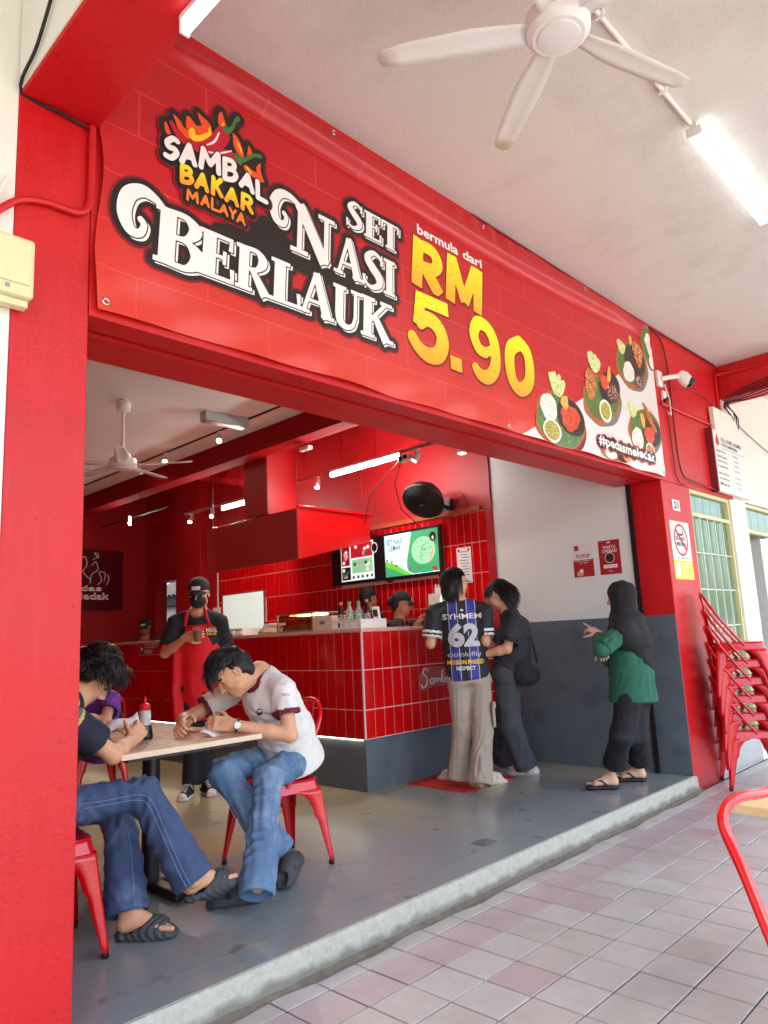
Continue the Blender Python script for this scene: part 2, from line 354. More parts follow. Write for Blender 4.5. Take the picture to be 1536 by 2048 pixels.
for s, i, j, xc, y0, y1 in near:
    k = (round(y1-y0, 3), tkind(i, j))
    if k not in tmesh: tmesh[k] = floor_tile(TS-0.0075, y1-y0-0.0075); tmesh[k].materials.append(MATS[k[1]])
    o = bpy.data.objects.new('tile', tmesh[k]); COL.objects.link(o); o.parent = pavement
    rr = random.Random(i*7+j*91)
    o.location = (xc, (y0+y1)/2, -0.115+rr.uniform(-0.0012, 0.0012)); o.rotation_euler = (rr.uniform(-0.004, 0.004), rr.uniform(-0.004, 0.004), 0)
g = G()
for s, i, j, xc, y0, y1 in rest: g.box(xc-TS/2+0.003, xc+TS/2-0.003, y0+0.003, y1-0.003, -0.123, -0.115)
o = part('tiles_far', g, 'tile_floor', pavement); o['kind'] = 'stuff'
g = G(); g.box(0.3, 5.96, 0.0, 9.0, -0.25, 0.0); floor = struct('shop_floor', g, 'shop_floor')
part('floor_joint', G().box(0.31, 5.95, 0.199, 0.202, -0.001, 0.0006), 'grime', floor)
# kerb: worn rounded painted nosing of the shop floor, with dirt packed along its foot
prof = [(0.012, 0.0005), (0.004, 0.001), (-0.006, -0.005), (-0.011, -0.018), (-0.013, -0.05), (-0.017, -0.082), (-0.026, -0.100), (-0.03, -0.13), (0.004, -0.13)]
rows = []
for k in range(0, 116):
    x = 0.3+k*0.05; rr = random.Random(k); jt = rr.uniform(-0.003, 0.003)
    rows.append([(min(x, 6.0), y+jt*(0.3 if q < 2 else 1), z+(rr.uniform(-0.002, 0.002) if 1 < q < 6 else 0)) for q, (y, z) in enumerate(prof)])
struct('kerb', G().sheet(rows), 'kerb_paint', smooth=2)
rows = []
for k in range(0, 116):
    x = 0.3+k*0.05; wv = 0.024+0.010*math.sin(k*0.37)+0.006*math.sin(k*0.91+2); jz = 0.004*math.sin(k*0.53+1)+0.003*math.sin(k*1.31)
    rows.append([(min(x, 6.02), y, z) for y, z in ((-0.0145, -0.094+jz*0.6), (-0.028, -0.100), (-0.036-wv*0.5, -0.111), (-0.040-wv, -0.1142))])
o = part('dirt_line', G().sheet(rows), 'grime'); o['kind'] = 'stuff'; tag(o, 'line of dark dirt packed along the foot of the pale kerb', 'dirt')
# drain lid let into the floor
t = thing('floor_drain', 'small square drain lid let into the grey shop floor', 'drain', (3.56, 0.275, 0))
part('frame', G().box(3.50, 3.62, 0.225, 0.325, 0.0005, 0.004), 'grime', t); part('lid', G().box(3.512, 3.608, 0.236, 0.314, 0.004, 0.006), 'grey_paint', t)
# ------------------------------------------------------------------ facade
g = G(); g.box(0.80, 1.065, 0.0, 0.42, -0.2, 3.9); struct('front_pillar', g, 'red_paint', bevel=0.006)
g = G(); g.box(5.97, 6.58, 0.0, 0.28, -0.2, 2.40); pr = struct('front_pillar', g, 'red_paint', bevel=0.006)
part('grey_dado', G().box(5.962, 5.971, 0.004, 0.277, 0.002, 1.27), 'grey_paint', pr)
g = G(); g.box(1.066, 5.97, 0.0, 0.12, 2.402, 3.9); g.box(1.066, 5.97, 0.165, 0.40, 2.40, 3.9); g.box(1.066, 5.97, 0.12, 0.165, 2.47, 3.9); lin = struct('lintel', g, 'red_paint')
part('shutter_slot', G().box(1.07, 5.965, 0.122, 0.163, 2.455, 2.469), 'black_gap', lin)
part('shutter_slat', G().box(1.07, 5.965, 0.128, 0.15, 2.435, 2.455), 'steel', lin)
g = G(); g.box(5.971, 7.72, 0.0, 0.28, 2.402, 3.9); struct('upper_wall', g, 'red_paint')
g = G(); g.box(-8, 0.799, 0.004, 0.4, -0.2, 3.9); struct('neighbour_wall', g, 'cream_wall')
g = G(); g.box(7.721, 14, 0.004, 0.3, 2.42, 3.9); struct('neighbour_wall', g, 'cream_wall')
g = G(); g.box(-8, 14, -3.3, 9, 3.83, 4.1); struct('ceiling', g, 'stucco')
g = G(); g.box(0.80, 1.082, -3.3, -0.001, 3.16, 3.829); b = struct('beam', g, 'red_paint', bevel=0.008); part('white_side', G().box(0.796, 0.801, -3.3, -0.002, 3.166, 3.828), 'cream_wall', b)
g = G(); g.box(7.72, 8.0, -3.3, -0.001, 3.47, 3.829); struct('beam', g, 'red_paint', bevel=0.008)
g = G(); g.box(-8, 14, -3.45, -3.3, 3.55, 4.1); struct('beam', g, 'cream_wall')
# ------------------------------------------------------------------ shop interior
g = G(); g.box(5.95, 6.15, 0.281, 1.72, 1.27, 3.76); g.m = 1; g.box(5.949, 6.15, 0.281, 1.72, -0.1, 1.2695); side_front = struct('side_wall', g, ['white_wall', 'grey_paint'])
g = G(); g.box(5.95, 6.15, 1.7205, 7.71, -0.1, 3.76); g.box(5.95, 6.15, 7.71, 8.46, 2.24, 3.76); g.box(5.95, 6.15, 8.46, 8.77, -0.1, 3.76); side = struct('side_wall', g, 'red_gloss')
part('corner_trim', G().box(5.925, 5.949, 1.722, 1.80, 1.0, 3.76), 'red_gloss', side)
g = G(); g.box(0.3, 6.15, 8.77, 8.95, -0.1, 3.76); back = struct('back_wall', g, 'red_gloss')
g = G(); g.box(0.55, 0.85, 0.42, 8.77, -0.1, 3.76); struct('side_wall', g, 'red_gloss')
g = G(); g.box(0.85, 4.42, 0.40, 8.77, 3.40, 3.5); struct('ceiling', g, 'ceiling_white')
g = G(); g.box(4.42, 6.15, 0.40, 8.77, 3.76, 3.82); struct('ceiling', g, 'red_matte')
g = G(); g.box(4.42, 4.62, 0.401, 8.77, 3.17, 3.759); struct('beam', g, 'red_matte')
g = G(); g.box(4.62, 5.949, 2.3, 2.5, 3.42, 3.759); g.box(4.62, 5.949, 5.3, 5.55, 3.30, 3.759); struct('beam', g, 'red_matte')
g = G(); g.box(5.79, 5.949, 6.87, 7.56, 0, 3.759); struct('wall_pilaster', g, 'red_gloss', bevel=0.005)
g = G(); g.box(5.932, 5.949, 0.262, 0.30, 0.003, 2.40); g.m = 1; g.box(5.945, 5.968, 0.2775, 0.2805, 0.003, 2.4); struct('door_track', g, ['black_plastic', 'black_gap'])
# the yard seen through the back doorway
g = G(); g.box(7.4, 7.5, 6.6, 11.5, -0.2, 2.0); struct('yard_wall', g, 'cream_wall')
t = thing('yard_roof', 'dark ridged tile roof edge seen through the back doorway', 'roof', (7.6, 8.6, 2.0))
part('eave', G().box(7.2, 7.3, 6.6, 11.5, 1.98, 2.1), 'black_gap', t)
for k in range(30):
    part('roof_tile', G().tube([(7.22, 6.7+k*0.16, 2.12), (8.8, 6.7+k*0.16, 2.9)], 0.085, 8), 'floor_grout', t, smooth=True)
g = G(); g.box(7.5, 12, 6, 12, 1.9, 1.98); struct('yard_back', g, 'cream_wall')
# wall tiles: one loop, shared meshes
TILE = {}
def tile_mesh(axis, w_, h):
    k = (axis, round(w_, 3), round(h, 3))
    if k not in TILE:
        g = G(); g.box(-0.004, 0.004, -w_/2, w_/2, -h/2, h/2) if axis == 'x' else g.box(-w_/2, w_/2, -0.004, 0.004, -h/2, h/2)
        TILE[k] = g.mesh('tile', bevel=0.0015, seg=1); TILE[k].materials.append(MATS['tile_red'])
    return TILE[k]
def lay_tiles(parent, axis, pos, a0, a1, rows, pitch=0.1062, gap=0.008, holes=()):
    n_ = int(round(abs(a1-a0)/pitch)); pitch = abs(a1-a0)/n_
    for z0, z1 in rows:
        for k in range(n_):
            a = min(a0, a1)+(k+0.5)*pitch
            if any(h0 < a < h1 and q0 < (z0+z1)/2 < q1 for h0, h1, q0, q1 in holes): continue
            o = bpy.data.objects.new('tile', tile_mesh(axis, pitch-gap, z1-z0-gap)); COL.objects.link(o); o.parent = parent
            j = rnd.uniform(-0.0006, 0.0006)
            o.location = (pos+j, a, (z0+z1)/2) if axis == 'x' else (a, pos+j, (z0+z1)/2)
            o.rotation_euler = (rnd.uniform(-0.004, 0.004) if axis == 'y' else 0, rnd.uniform(-0.004, 0.004) if axis == 'x' else 0, rnd.uniform(-0.006, 0.006))
part('grout_bed', G().box(5.937, 5.949, 1.80, 6.60, 0.9, 2.42), 'grout', side)
lay_tiles(side, 'x', 5.934, 1.803, 6.597, [(1.165, 1.478), (1.478, 1.791), (1.791, 2.104), (2.104, 2.417)], pitch=0.0945, holes=((5.5, 6.48, 1.36, 1.9), (3.25, 4.0, 1.9, 2.1), (2.42, 3.15, 1.9, 2.1)))
part('timber_rail', G().box(5.90, 5.949, 1.85, 5.2, 2.422, 2.47), mat('timber_orange', srgb(176, 74, 34), 0.5, var=0.1, vscale=8), side)
t = thing('serving_hatch', 'pale frosted panel set in the red tiled wall behind the waiter', 'window', (5.92, 6.0, 1.38))
part('pane', G().box(5.915, 5.929, 5.51, 6.47, 1.385, 1.885), mat('frosted', srgb(206, 222, 216), 0.25, var=0.04, vscale=1.5, emit=srgb(206, 222, 216), estr=0.12), t)
part('frame', G().box(5.913, 5.931, 5.495, 5.51, 1.37, 1.90).box(5.913, 5.931, 6.47, 6.485, 1.37, 1.90).box(5.913, 5.931, 5.51, 6.47, 1.37, 1.385).box(5.913, 5.931, 5.51, 6.47, 1.885, 1.90), 'steel', t)
# ------------------------------------------------------------------ counter
t = thing('service_counter', 'long L-shaped counter clad in glossy red upright tiles with grey base', 'counter', (4.4, 2.1, 0))
part('carcass', G().box(4.141, 4.72, 1.821, 7.6, 0.402, 1.25).box(4.721, 5.90, 1.821, 2.38, 0.402, 1.25), 'grout', t)
part('plinth', G().box(4.165, 4.70, 1.845, 7.58, 0.0, 0.401).box(4.70, 5.93, 1.845, 2.35, 0.0, 0.40), 'grey_paint', t)
part('worktop', G().box(4.128, 4.74, 1.808, 7.62, 1.2505, 1.278).box(4.741, 5.93, 1.808, 2.42, 1.2503, 1.2778), mat('worktop_red', srgb(226, 176, 166), 0.35, var=0.05), t, bevel=0.003)
lay_tiles(t, 'x', 4.137, 1.824, 7.59, [(0.405, 0.63), (0.63, 0.943), (0.943, 1.25)], pitch=0.1075)
lay_tiles(t, 'y', 1.817, 4.145, 5.90, [(0.405, 0.63), (0.63, 0.943), (0.943, 1.25)], pitch=0.1075)
for o in t.children:
    if o.name.startswith('tile'): o.matrix_parent_inverse = Matrix.Translation(t.location).inverted()
part('corner_bead', G().box(4.1315, 4.1435, 1.8115, 1.8235, 0.404, 1.2502), 'grout', t)
part('led_strip', G().box(4.15, 4.16, 1.87, 7.5, 0.394, 0.4), 'led_glow', t)
# ------------------------------------------------------------------ extractor hood
t = thing('extractor_hood', 'big glossy red box hood with duct hanging over the counter', 'extractor hood', (5.15, 4.0, 2.0))
g = G(); g.prism([(4.65, 2.01), (5.68, 2.25), (5.68, 2.55), (4.65, 2.54)], (0, 3.2, 0), (1,0,0), (0,0,1), (0,1,0), 1.66); part('hood_box', g, mat('hood_red', srgb(212, 16, 20), 0.25, var=0.04), t, bevel=0.004)
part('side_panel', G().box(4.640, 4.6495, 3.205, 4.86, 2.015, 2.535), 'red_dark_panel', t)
part('lip', G().box(4.63, 5.74, 3.17, 3.2, 2.54, 2.565), 'red_metal', t, bevel=0.003)
part('duct', G().box(4.655, 5.06, 3.70, 4.13, 2.552, 3.759), 'red_gloss', t, bevel=0.004)
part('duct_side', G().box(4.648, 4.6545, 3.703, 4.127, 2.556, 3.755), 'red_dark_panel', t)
for k, (x, y) in enumerate(((4.68, 3.25), (5.62, 3.25), (4.68, 4.8), (5.62, 4.8))): part('hanger_rod', G().tube([(x, y, 2.54), (x, y, 3.77)], 0.005, 6), 'red_cable', t)
# ------------------------------------------------------------------ neighbour frontage on the right
mat('green_glass', srgb(128, 168, 132), 0.12, trans=0.35, var=0.12, vscale=3, alpha=1.0, spec=0.5)
mat('frame_yellow', srgb(222, 214, 160), 0.5, var=0.06, vscale=10)
mat('grille_white', srgb(214, 222, 206), 0.4)
mat('room_wall', srgb(176, 172, 150), 0.8)
g = G(); g.box(6.58, 14, 2.2, 2.3, -0.2, 3.5); struct('neighbour_back_wall', g, 'room_wall')
g = G(); g.box(6.16, 14, 0.3, 2.2, 2.6, 2.7); struct('ceiling', g, 'room_wall')
g = G(); g.box(6.6, 14, 0.06, 2.3, -0.2, -0.02); struct('neighbour_floor', g, 'tile_floor')
def window(name, label, x0, x1, z0, z1, nx, nz, ztop, yy=0.05, fr='frame_yellow'):
    t = thing(name, label, 'window', ((x0+x1)/2, yy, z0)); f = 0.035
    fm = G(); fm.box(x0, x0+f, yy-0.03, yy+0.03, z0, z1); fm.box(x1-f, x1, yy-0.03, yy+0.03, z0, z1); fm.box(x0+f, x1-f, yy-0.03, yy+0.03, z0, z0+f); fm.box(x0+f, x1-f, yy-0.03, yy+0.03, z1-f, z1); fm.box(x0+f, x1-f, yy-0.028, yy+0.028, ztop-f/2, ztop+f/2)
    part('frame', fm, fr, t, bevel=0.003)
    zs = [ztop+f/2+(z1-f-ztop-f/2)*k for k in (0, 1)]
    wx = (x1-x0-2*f)/nx
    for k in range(nx): part('pane', G().box(x0+f+k*wx+0.003, x0+f+(k+1)*wx-0.003, yy+0.005, yy+0.011, zs[0]+0.002, zs[1]-0.002), 'green_glass', t)
    wz = (ztop-f/2-z0-f)/nz
    for k in range(nz): part('pane', G().box(x0+f+0.004, x1-f-0.004, yy+0.005+0.001*(k % 2), yy+0.011+0.001*(k % 2), z0+f+k*wz+0.003, z0+f+(k+1)*wz-0.003), 'green_glass', t)
    gr = G()
    for k in range(1, nx): gr.box(x0+f+k*wx-0.006, x0+f+k*wx+0.006, yy-0.022, yy-0.012, z0+f, ztop-f/2)
    for k in range(1, nz): gr.box(x0+f, x1-f, yy-0.012, yy-0.004, z0+f+k*wz-0.006, z0+f+k*wz+0.006)
    part('grille', gr, 'grille_white', t)
    return t
window('green_window', 'green glass grille window with yellow frame behind the chair stack', 6.60, 7.62, 0.12, 2.40, 5, 6, 2.17)
g = G(); g.box(6.58, 7.72, 0.02, 0.28, -0.2, 0.118); g.m = 1; g.box(6.585, 7.72, 0.008, 0.0195, -0.115, 0.10); struct('window_plinth', g, ['cream_wall', 'tile_floor'])
g = G(); g.box(7.63, 8.08, 0.0, 0.22, -0.2, 2.42); struct('door_post', g, 'cream_wall', bevel=0.006)
t = window('door_transom', 'green glass transom above the open doorway at the right edge', 8.09, 9.6, 2.10, 2.41, 6, 1, 2.12)
t = thing('neighbour_door', 'plain pale door standing half open at the right edge', 'door', (8.6, 0.6, 0))
part('leaf', G().box(8.75, 8.79, 0.1, 0.95, 0.0, 2.09), 'white_wall', t, bevel=0.003); part('handle', G().tube([(8.74, 0.2, 1.05), (8.70, 0.2, 1.05), (8.70, 0.3, 1.05)], 0.01), 'chrome', t, smooth=True)
# ------------------------------------------------------------------ ceiling fans
def fan(name, label, c, zc, rod, R_, nb, a0, hub=0.11, bw=0.14):
    t = thing(name, label, 'ceiling fan', (c[0], c[1], zc))
    zb = zc-rod
    part('canopy', G().lathe([(0.001, 0), (0.03, -0.0), (0.065, -0.03), (0.06, -0.09), (0.03, -0.11), (0.012, -0.11)][::-1] if rod > .35 else [(0.07, -0.03), (0.07, 0)], (c[0], c[1], zc), 24), 'white_plastic', t, smooth=True)
    part('down_rod', G().tube([(c[0], c[1], zc-0.02), (c[0], c[1], zb+0.03)], 0.014, 12), 'white_plastic', t, smooth=True)
    hb = part('motor_hub', G().lathe([(0.02, 0.09), (hub*0.55, 0.085), (hub*0.6, 0.05), (hub*0.98, 0.035), (hub, 0.0), (hub*0.98, -0.03), (hub*0.8, -0.05)], (c[0], c[1], zb), 32), 'white_plastic', t, smooth=True)
    part('hub_cap', G().lathe([(hub*0.66, -0.048), (hub*0.64, -0.056), (hub*0.45, -0.061), (0.001, -0.062)], (c[0], c[1], zb), 32), 'white_paint_metal', hb, smooth=True)
    for k in range(nb):
        a = math.radians(a0+k*360/nb); d = V(math.cos(a), math.sin(a), 0); s = V(-math.sin(a), math.cos(a), 0); P = []
        for i in range(9):
            q = i/8; r = hub*0.85+(R_-hub*0.85)*q; wd = bw*(0.40+0.30*min(q*3, 1)-0.22*q); sw = 0.006*math.sin(q*3.0)
            row = []
            for j in range(5):
                e = j/4*2-1; ww = wd*(1 if q < 0.99 else 0.8)
                row.append(V(*c, zb-0.012)+d*(r+(0.02*(1-e*e) if i == 8 else 0))+s*(e*ww+sw)+V(0, 0, 0.022*e*0.5*(1-q*0.4)-0.006*e*e))
            P.append(row)
        part('blade', G().sheet(P), 'white_plastic', t, smooth=2, solid=0.003)
    return t
fan('ceiling_fan', 'large white five-blade ceiling fan over the walkway', (2.30, -1.31), 3.83, 0.33, 0.69, 5, 125, hub=0.125, bw=0.095)
fan('ceiling_fan', 'white ceiling fan on a long rod inside the shop', (2.92, 3.50), 3.40, 0.58, 0.60, 5, 25, hub=0.12, bw=0.10)
# ------------------------------------------------------------------ lamps
def tube_light(name, label, a, b, r=0.014, drop=0.0, off=(0,0,1), cat='tube light', twin=False, gm='tube_glow'):
    a, b = V(*a), V(*b); d = unit(b-a); t = thing(name, label, cat, tuple((a+b)/2)); up = V(*off); sd_ = np.cross(d, up); L_ = np.linalg.norm(b-a)/2; c = (a+b)/2
    part('batten', G().obox(c+up*0.045, d, sd_, up, L_, 0.018, 0.014), 'white_paint_metal', t, bevel=0.003)
    for k, q in enumerate((a, b)):
        g = G(); g.obox(q+up*0.012+d*(0.006 if k == 0 else -0.006), d, sd_, up, 0.006, 0.04 if twin else 0.018, 0.026); part('end_holder', g, 'white_plastic', t, bevel=0.004)
    for s_ in ((-0.022, 0.022) if twin else (0,)):
        part('tube', G().tube([a+d*0.013+sd_*s_, b-d*0.013+sd_*s_], r, 12), gm, t, smooth=True)
    return t
tube_light('tube_light', 'lit twin tube light on the walkway ceiling at right', (3.72, -1.315, 3.765), (4.97, -1.30, 3.765), twin=True, gm='tube_glow_out')
tube_light('tube_light', 'lit tube light under the near red beam at top left', (1.056, -1.87, 3.11), (1.056, -0.67, 3.11), gm='tube_glow_out')
t = thing('ceiling_conduit', 'white conduit pipe along the ceiling from fan to tube light', 'pipe', (3.0, -1.31, 3.81))
part('pipe', G().tube([(2.36, -1.31, 3.815), (3.70, -1.31, 3.815)], 0.013, 10), 'white_plastic', t, smooth=True)
for x in (2.7, 3.35): part('clip', G().box(x-0.008, x+0.008, -1.33, -1.29, 3.80, 3.829), 'white_plastic', t)
mat('rail_grey', srgb(150, 130, 126), 0.4)
def spot(parent, base, aim):
    """spotlight head: stem, cylinder aimed along aim, glowing disc"""
    base, aim = V(*base), unit(aim); g = G(); g.obox(base+V(0, 0, -0.008), (1,0,0), (0,1,0), (0,0,1), 0.012, 0.03, 0.008); g.tube([base+V(0, 0, -0.015), base+V(0, 0, -0.06)], 0.007, 8); c = base+V(0, 0, -0.075)
    h = part('spot_head', g, 'white_plastic', parent, smooth=True)
    part('lamp_can', G().lathe([(0.026, -0.05), (0.029, -0.046), (0.029, 0.055), (0.026, 0.056), (0.024, 0.052)], c, 18, aim), 'white_plastic', h, smooth=True)
    part('lamp_face', G().lathe([(0.025, 0.0525), (0.001, 0.053)], c, 18, aim), 'spot_glow', h)
    ld = bpy.data.lights.new('spot_lamp', 'SPOT'); ld.energy = 18; ld.color = (1.0, 0.84, 0.66); ld.spot_size = math.radians(95); ld.spot_blend = 0.9; ld.shadow_soft_size = 0.025
    lo_ = bpy.data.objects.new('spot_lamp', ld); COL.objects.link(lo_); lo_.parent = h; lo_.matrix_parent_inverse = world_of(h).inverted(); lo_.location = tuple(c+aim*0.06); lo_.rotation_euler = Vector(-aim).to_track_quat('Z', 'Y').to_euler()
t = thing('ceiling_track', 'thin black track on the white ceiling with three spotlights', 'track light', (4.12, 4.6, 3.4))
part('track', G().box(4.10, 4.125, 2.75, 7.6, 3.388, 3.399), 'black_plastic', t)
spot(t, (4.113, 3.79, 3.388), (-0.5, -0.6, -0.7)); spot(t, (4.113, 4.89, 3.388), (-0.5, -0.6, -0.65)); spot(t, (4.113, 5.50, 3.388), (0.4, 0.2, -0.9))
t = thing('hanging_rail', 'suspended grey rail with two spotlights beside the hood, farther from the street', 'track light', (5.1, 5.4, 2.94))
part('rail', G().box(5.085, 5.115, 4.70, 6.12, 2.935, 2.96), 'rail_grey', t)
for y in (4.9, 5.25, 5.5, 5.9): part('suspension_rod', G().tube([(5.1, y, 2.96), (5.1, y, 3.77)], 0.003, 6), 'red_cable', t)
spot(t, (5.1, 5.97, 2.935), (-0.6, -0.3, -0.8)); spot(t, (5.1, 5.47, 2.935), (-0.5, -0.5, -0.8))
tube_light('tube_light', 'lit tube on the farther hanging rail by the hood duct', (5.1, 4.72, 2.885), (5.1, 5.24, 2.885), r=0.016)
t = thing('hanging_rail', 'suspended grey rail with spotlights above the cashier', 'track light', (5.1, 2.7, 2.94))
part('rail', G().box(5.085, 5.115, 1.66, 3.80, 2.955, 2.98), 'rail_grey', t)
for y in (1.9, 2.5, 3.0, 3.6): part('suspension_rod', G().tube([(5.1, y, 2.98), (5.1, y, 3.77)], 0.003, 6), 'red_cable', t)
spot(t, (5.1, 3.40, 2.955), (-0.3, -0.2, -0.9)); spot(t, (5.1, 1.95, 2.955), (-0.5, 0.3, -0.8))
sk = part('socket_box', G().box(5.07, 5.13, 2.03, 2.17, 2.86, 2.925), 'white_plastic', t, bevel=0.004)
part('plug', G().box(5.045, 5.07, 2.12, 2.15, 2.875, 2.91).box(5.045, 5.07, 2.05, 2.085, 2.88, 2.912), 'black_plastic', sk, bevel=0.003)
part('tv_cable', G().tube([(5.05, 2.10, 2.88), (5.2, 2.35, 2.7), (5.5, 2.55, 2.5), (5.9, 2.62, 2.33)], 0.005, 6), 'black_cable', t, smooth=True)
part('tv_cable', G().tube([(5.05, 2.13, 2.87), (5.25, 2.75, 2.66), (5.6, 3.2, 2.45), (5.9, 3.38, 2.3)], 0.005, 6), 'black_cable', t, smooth=True)
tube_light('tube_light', 'long lit tube on the hanging rail above the cashier', (5.1, 2.15, 2.925), (5.1, 3.18, 2.925), r=0.016)
t = thing('hanging_rail', 'small bare hanging lamp rail deep inside the shop, at far left', 'track light', (4.9, 7.4, 3.0))
part('rail', G().tube([(4.9, 6.2, 3.05), (4.9, 8.2, 3.05)], 0.012, 6), 'black_cable', t)
part('suspension_rod', G().tube([(4.9, 6.6, 3.05), (4.9, 6.6, 3.77)], 0.004, 6), 'black_cable', t); part('suspension_rod', G().tube([(4.9, 7.9, 3.05), (4.9, 7.9, 3.77)], 0.004, 6), 'black_cable', t)
part('lamp_tube', G().tube(([(4.75, 7.0, 2.90), (4.75, 7.0, 3.02)]), 0.014, 8), 'tube_glow', t)
t = thing('emergency_light', 'grey boxy emergency light on the white shop ceiling', 'emergency light', (3.9, 3.35, 3.39))
part('housing', G().obox((3.87, 3.33, 3.352), (0.998, -0.06, 0), (0.06, 0.998, 0), (0,0,1), 0.235, 0.06, 0.045), mat('grey_metal', srgb(176, 178, 176), 0.4, var=0.05), t, bevel=0.006)
part('lens', G().obox((3.87, 3.33, 3.303), (0.998, -0.06, 0), (0.06, 0.998, 0), (0,0,1), 0.22, 0.05, 0.004), mat('smoked', srgb(150, 138, 126), 0.2), t)
t = thing('exit_sensor', 'small white sensor on the red ceiling beam', 'sensor', (4.61, 2.8, 3.4)); part('body', G().box(4.60, 4.66, 2.95, 3.1, 3.10, 3.138), 'white_plastic', t, bevel=0.004); part('eye', G().lathe([(0.014, 0), (0.012, -0.012), (0.001, -0.014)], (4.63, 3.02, 3.10), 12), 'smoked', t)
t = thing('downlight', 'small white downlight under the lintel near the cashier', 'spotlight', (3.956, 0.538, 2.5))
part('body', G().lathe([(0.03, 0.0), (0.032, -0.004), (0.032, -0.05), (0.028, -0.052)], (3.99, 0.57, 2.50), 18), 'white_plastic', t, smooth=True); part('stem', G().tube([(3.99, 0.57, 2.5), (3.99, 0.57, 3.4)], 0.006, 6), 'white_plastic', t); part('face', G().lathe([(0.027, -0.0525), (0.001, -0.053)], (3.99, 0.57, 2.50), 16), 'spot_glow', t)
# ------------------------------------------------------------------ wall fan
t = thing('wall_fan', 'round black wall fan tilted down beside the menu screens', 'fan', (5.9, 2.25, 2.5))
c, ax = V(5.58, 2.30, 2.57), unit((-0.55, -0.12, -0.62)); sd_ = unit(np.cross(ax, (0,0,1))); up_ = np.cross(sd_, ax)
part('cage_back', G().lathe([(0.05, -0.12), (0.14, -0.11), (0.19, -0.06), (0.215, 0.0), (0.215, 0.03)], c, 32, ax), 'black_plastic', t, smooth=True)
g = G()
for r, h in ((0.215, 0.03), (0.205, 0.05), (0.185, 0.065), (0.16, 0.074), (0.13, 0.08), (0.095, 0.084)): g.tube([c+ax*h+sd_*r*math.cos(k*2*math.pi/32)+up_*r*math.sin(k*2*math.pi/32) for k in range(32)], 0.004 if r < .21 else 0.012, 5, closed=True)
for k in range(24):
    a = k*2*math.pi/24; q = sd_*math.cos(a)+up_*math.sin(a); g.tube([c+ax*0.086+q*0.05, c+ax*0.074+q*0.16, c+ax*0.03+q*0.215], 0.003, 4)
part('cage_front', g, 'black_plastic', t, smooth=True)
part('badge', G().lathe([(0.05, 0.08), (0.048, 0.09), (0.001, 0.092)], c, 20, ax), 'black_plastic', t); part('logo_plate', G().obox(c+ax*0.094, sd_, up_, ax, 0.022, 0.008, 0.001), 'chrome', t)
for k in range(3):
    a = k*2.094+0.4; q = sd_*math.cos(a)+up_*math.sin(a); p2 = np.cross(ax, q); P = [[c+q*(0.05+0.038*i)+p2*(e*(0.03+0.012*i))+ax*(0.02*e) for e in (-1, 0, 1)] for i in range(4)]; part('blade', G().sheet(P), 'black_plastic', t, smooth=2, solid=0.004)
part('motor', G().lathe([(0.06, -0.12), (0.075, -0.13), (0.07, -0.2), (0.03, -0.22)], c, 20, ax), 'black_plastic', t, smooth=True)
part('bracket', G().tube([c-ax*0.17, c-ax*0.2+V(0.08, 0, -0.05), (5.86, 2.28, 2.52), (5.945, 2.28, 2.52)], 0.022, 8).box(5.92, 5.949, 2.22, 2.34, 2.42, 2.60), 'black_plastic', t, smooth=True)
part('cord', G().tube([(5.93, 2.2, 2.45), (5.9, 2.12, 2.55), (5.92, 2.05, 2.62), (5.93, 2.02, 2.5), (5.94, 1.98, 2.42)], 0.005, 5), 'black_cable', t, smooth=True)
# ------------------------------------------------------------------ menu screens
def glow(name, c, e=0.22): return mat(name, c, 0.3, emit=c, estr=e)
glow('scr_white', srgb(214, 226, 226)); glow('scr_sky', srgb(178, 214, 222)); glow('scr_green', srgb(52, 140, 92)); glow('scr_dgreen', srgb(34, 88, 58)); glow('scr_lgreen', srgb(90, 176, 52)); glow('scr_red', srgb(168, 24, 44)); glow('scr_wine', srgb(120, 18, 34)); glow('scr_black', srgb(20, 22, 26), 0.1); glow('scr_cream', srgb(226, 206, 184)); glow('scr_pink', srgb(214, 130, 124)); glow('scr_pale', srgb(126, 186, 146))
def screen(label, y0, y1, z0, z1):
    t = thing('menu_screen', label, 'screen', (5.9, (y0+y1)/2, z0), 'menu screens')
    part('bezel', G().box(5.862, 5.905, y0, y1, z0, z1), 'black_plastic', t, bevel=0.004); part('wall_mount', G().box(5.905, 5.93, y0+0.2, y1-0.2, z0+0.1, z1-0.1), 'black_plastic', t)
    return t, Face(t, (5.8615, y1, z0), (0,-1,0), (0,0,1), (-1,0,0))
t, F = screen('menu screen half hidden by the hood, showing small food pictures on white', 3.20, 4.06, 1.825, 2.335)
W, H = 0.86, 0.51
F.rect('display', 0.17, W-0.14, 0.035, H-0.03, 'scr_white', 0.0008)
for (u0, u1, v0, v1, c) in ((0.18, 0.32, 0.22, 0.46, 'scr_wine'), (0.34, 0.70, 0.30, 0.46, 'scr_red'), (0.18, 0.33, 0.05, 0.2, 'scr_black'), (0.36, 0.70, 0.12, 0.28, 'scr_pale')):
    F.rect('picture', u0, u1, v0, v1, c, 0.0016)
    for k in range(6): F.disc('dish', rnd.uniform(u0+0.03, u1-0.03), rnd.uniform(v0+0.03, v1-0.03), 0.026, 0.022, rnd.choice(['scr_cream', 'scr_pink', 'scr_dgreen', 'scr_white']), 0.0024+k*0.0004, 12)
for k in range(5): F.disc('icon', 0.38+k*0.075, 0.075, 0.018, 0.018, 'scr_black', 0.0016, 14)
F.disc('round_sticker', 0.735, 0.385, 0.05, 0.06, 'scr_white', 0.0016, 24, 0.85); F.disc('round_sticker', 0.735, 0.385, 0.042, 0.05, 'scr_black', 0.0020, 24)
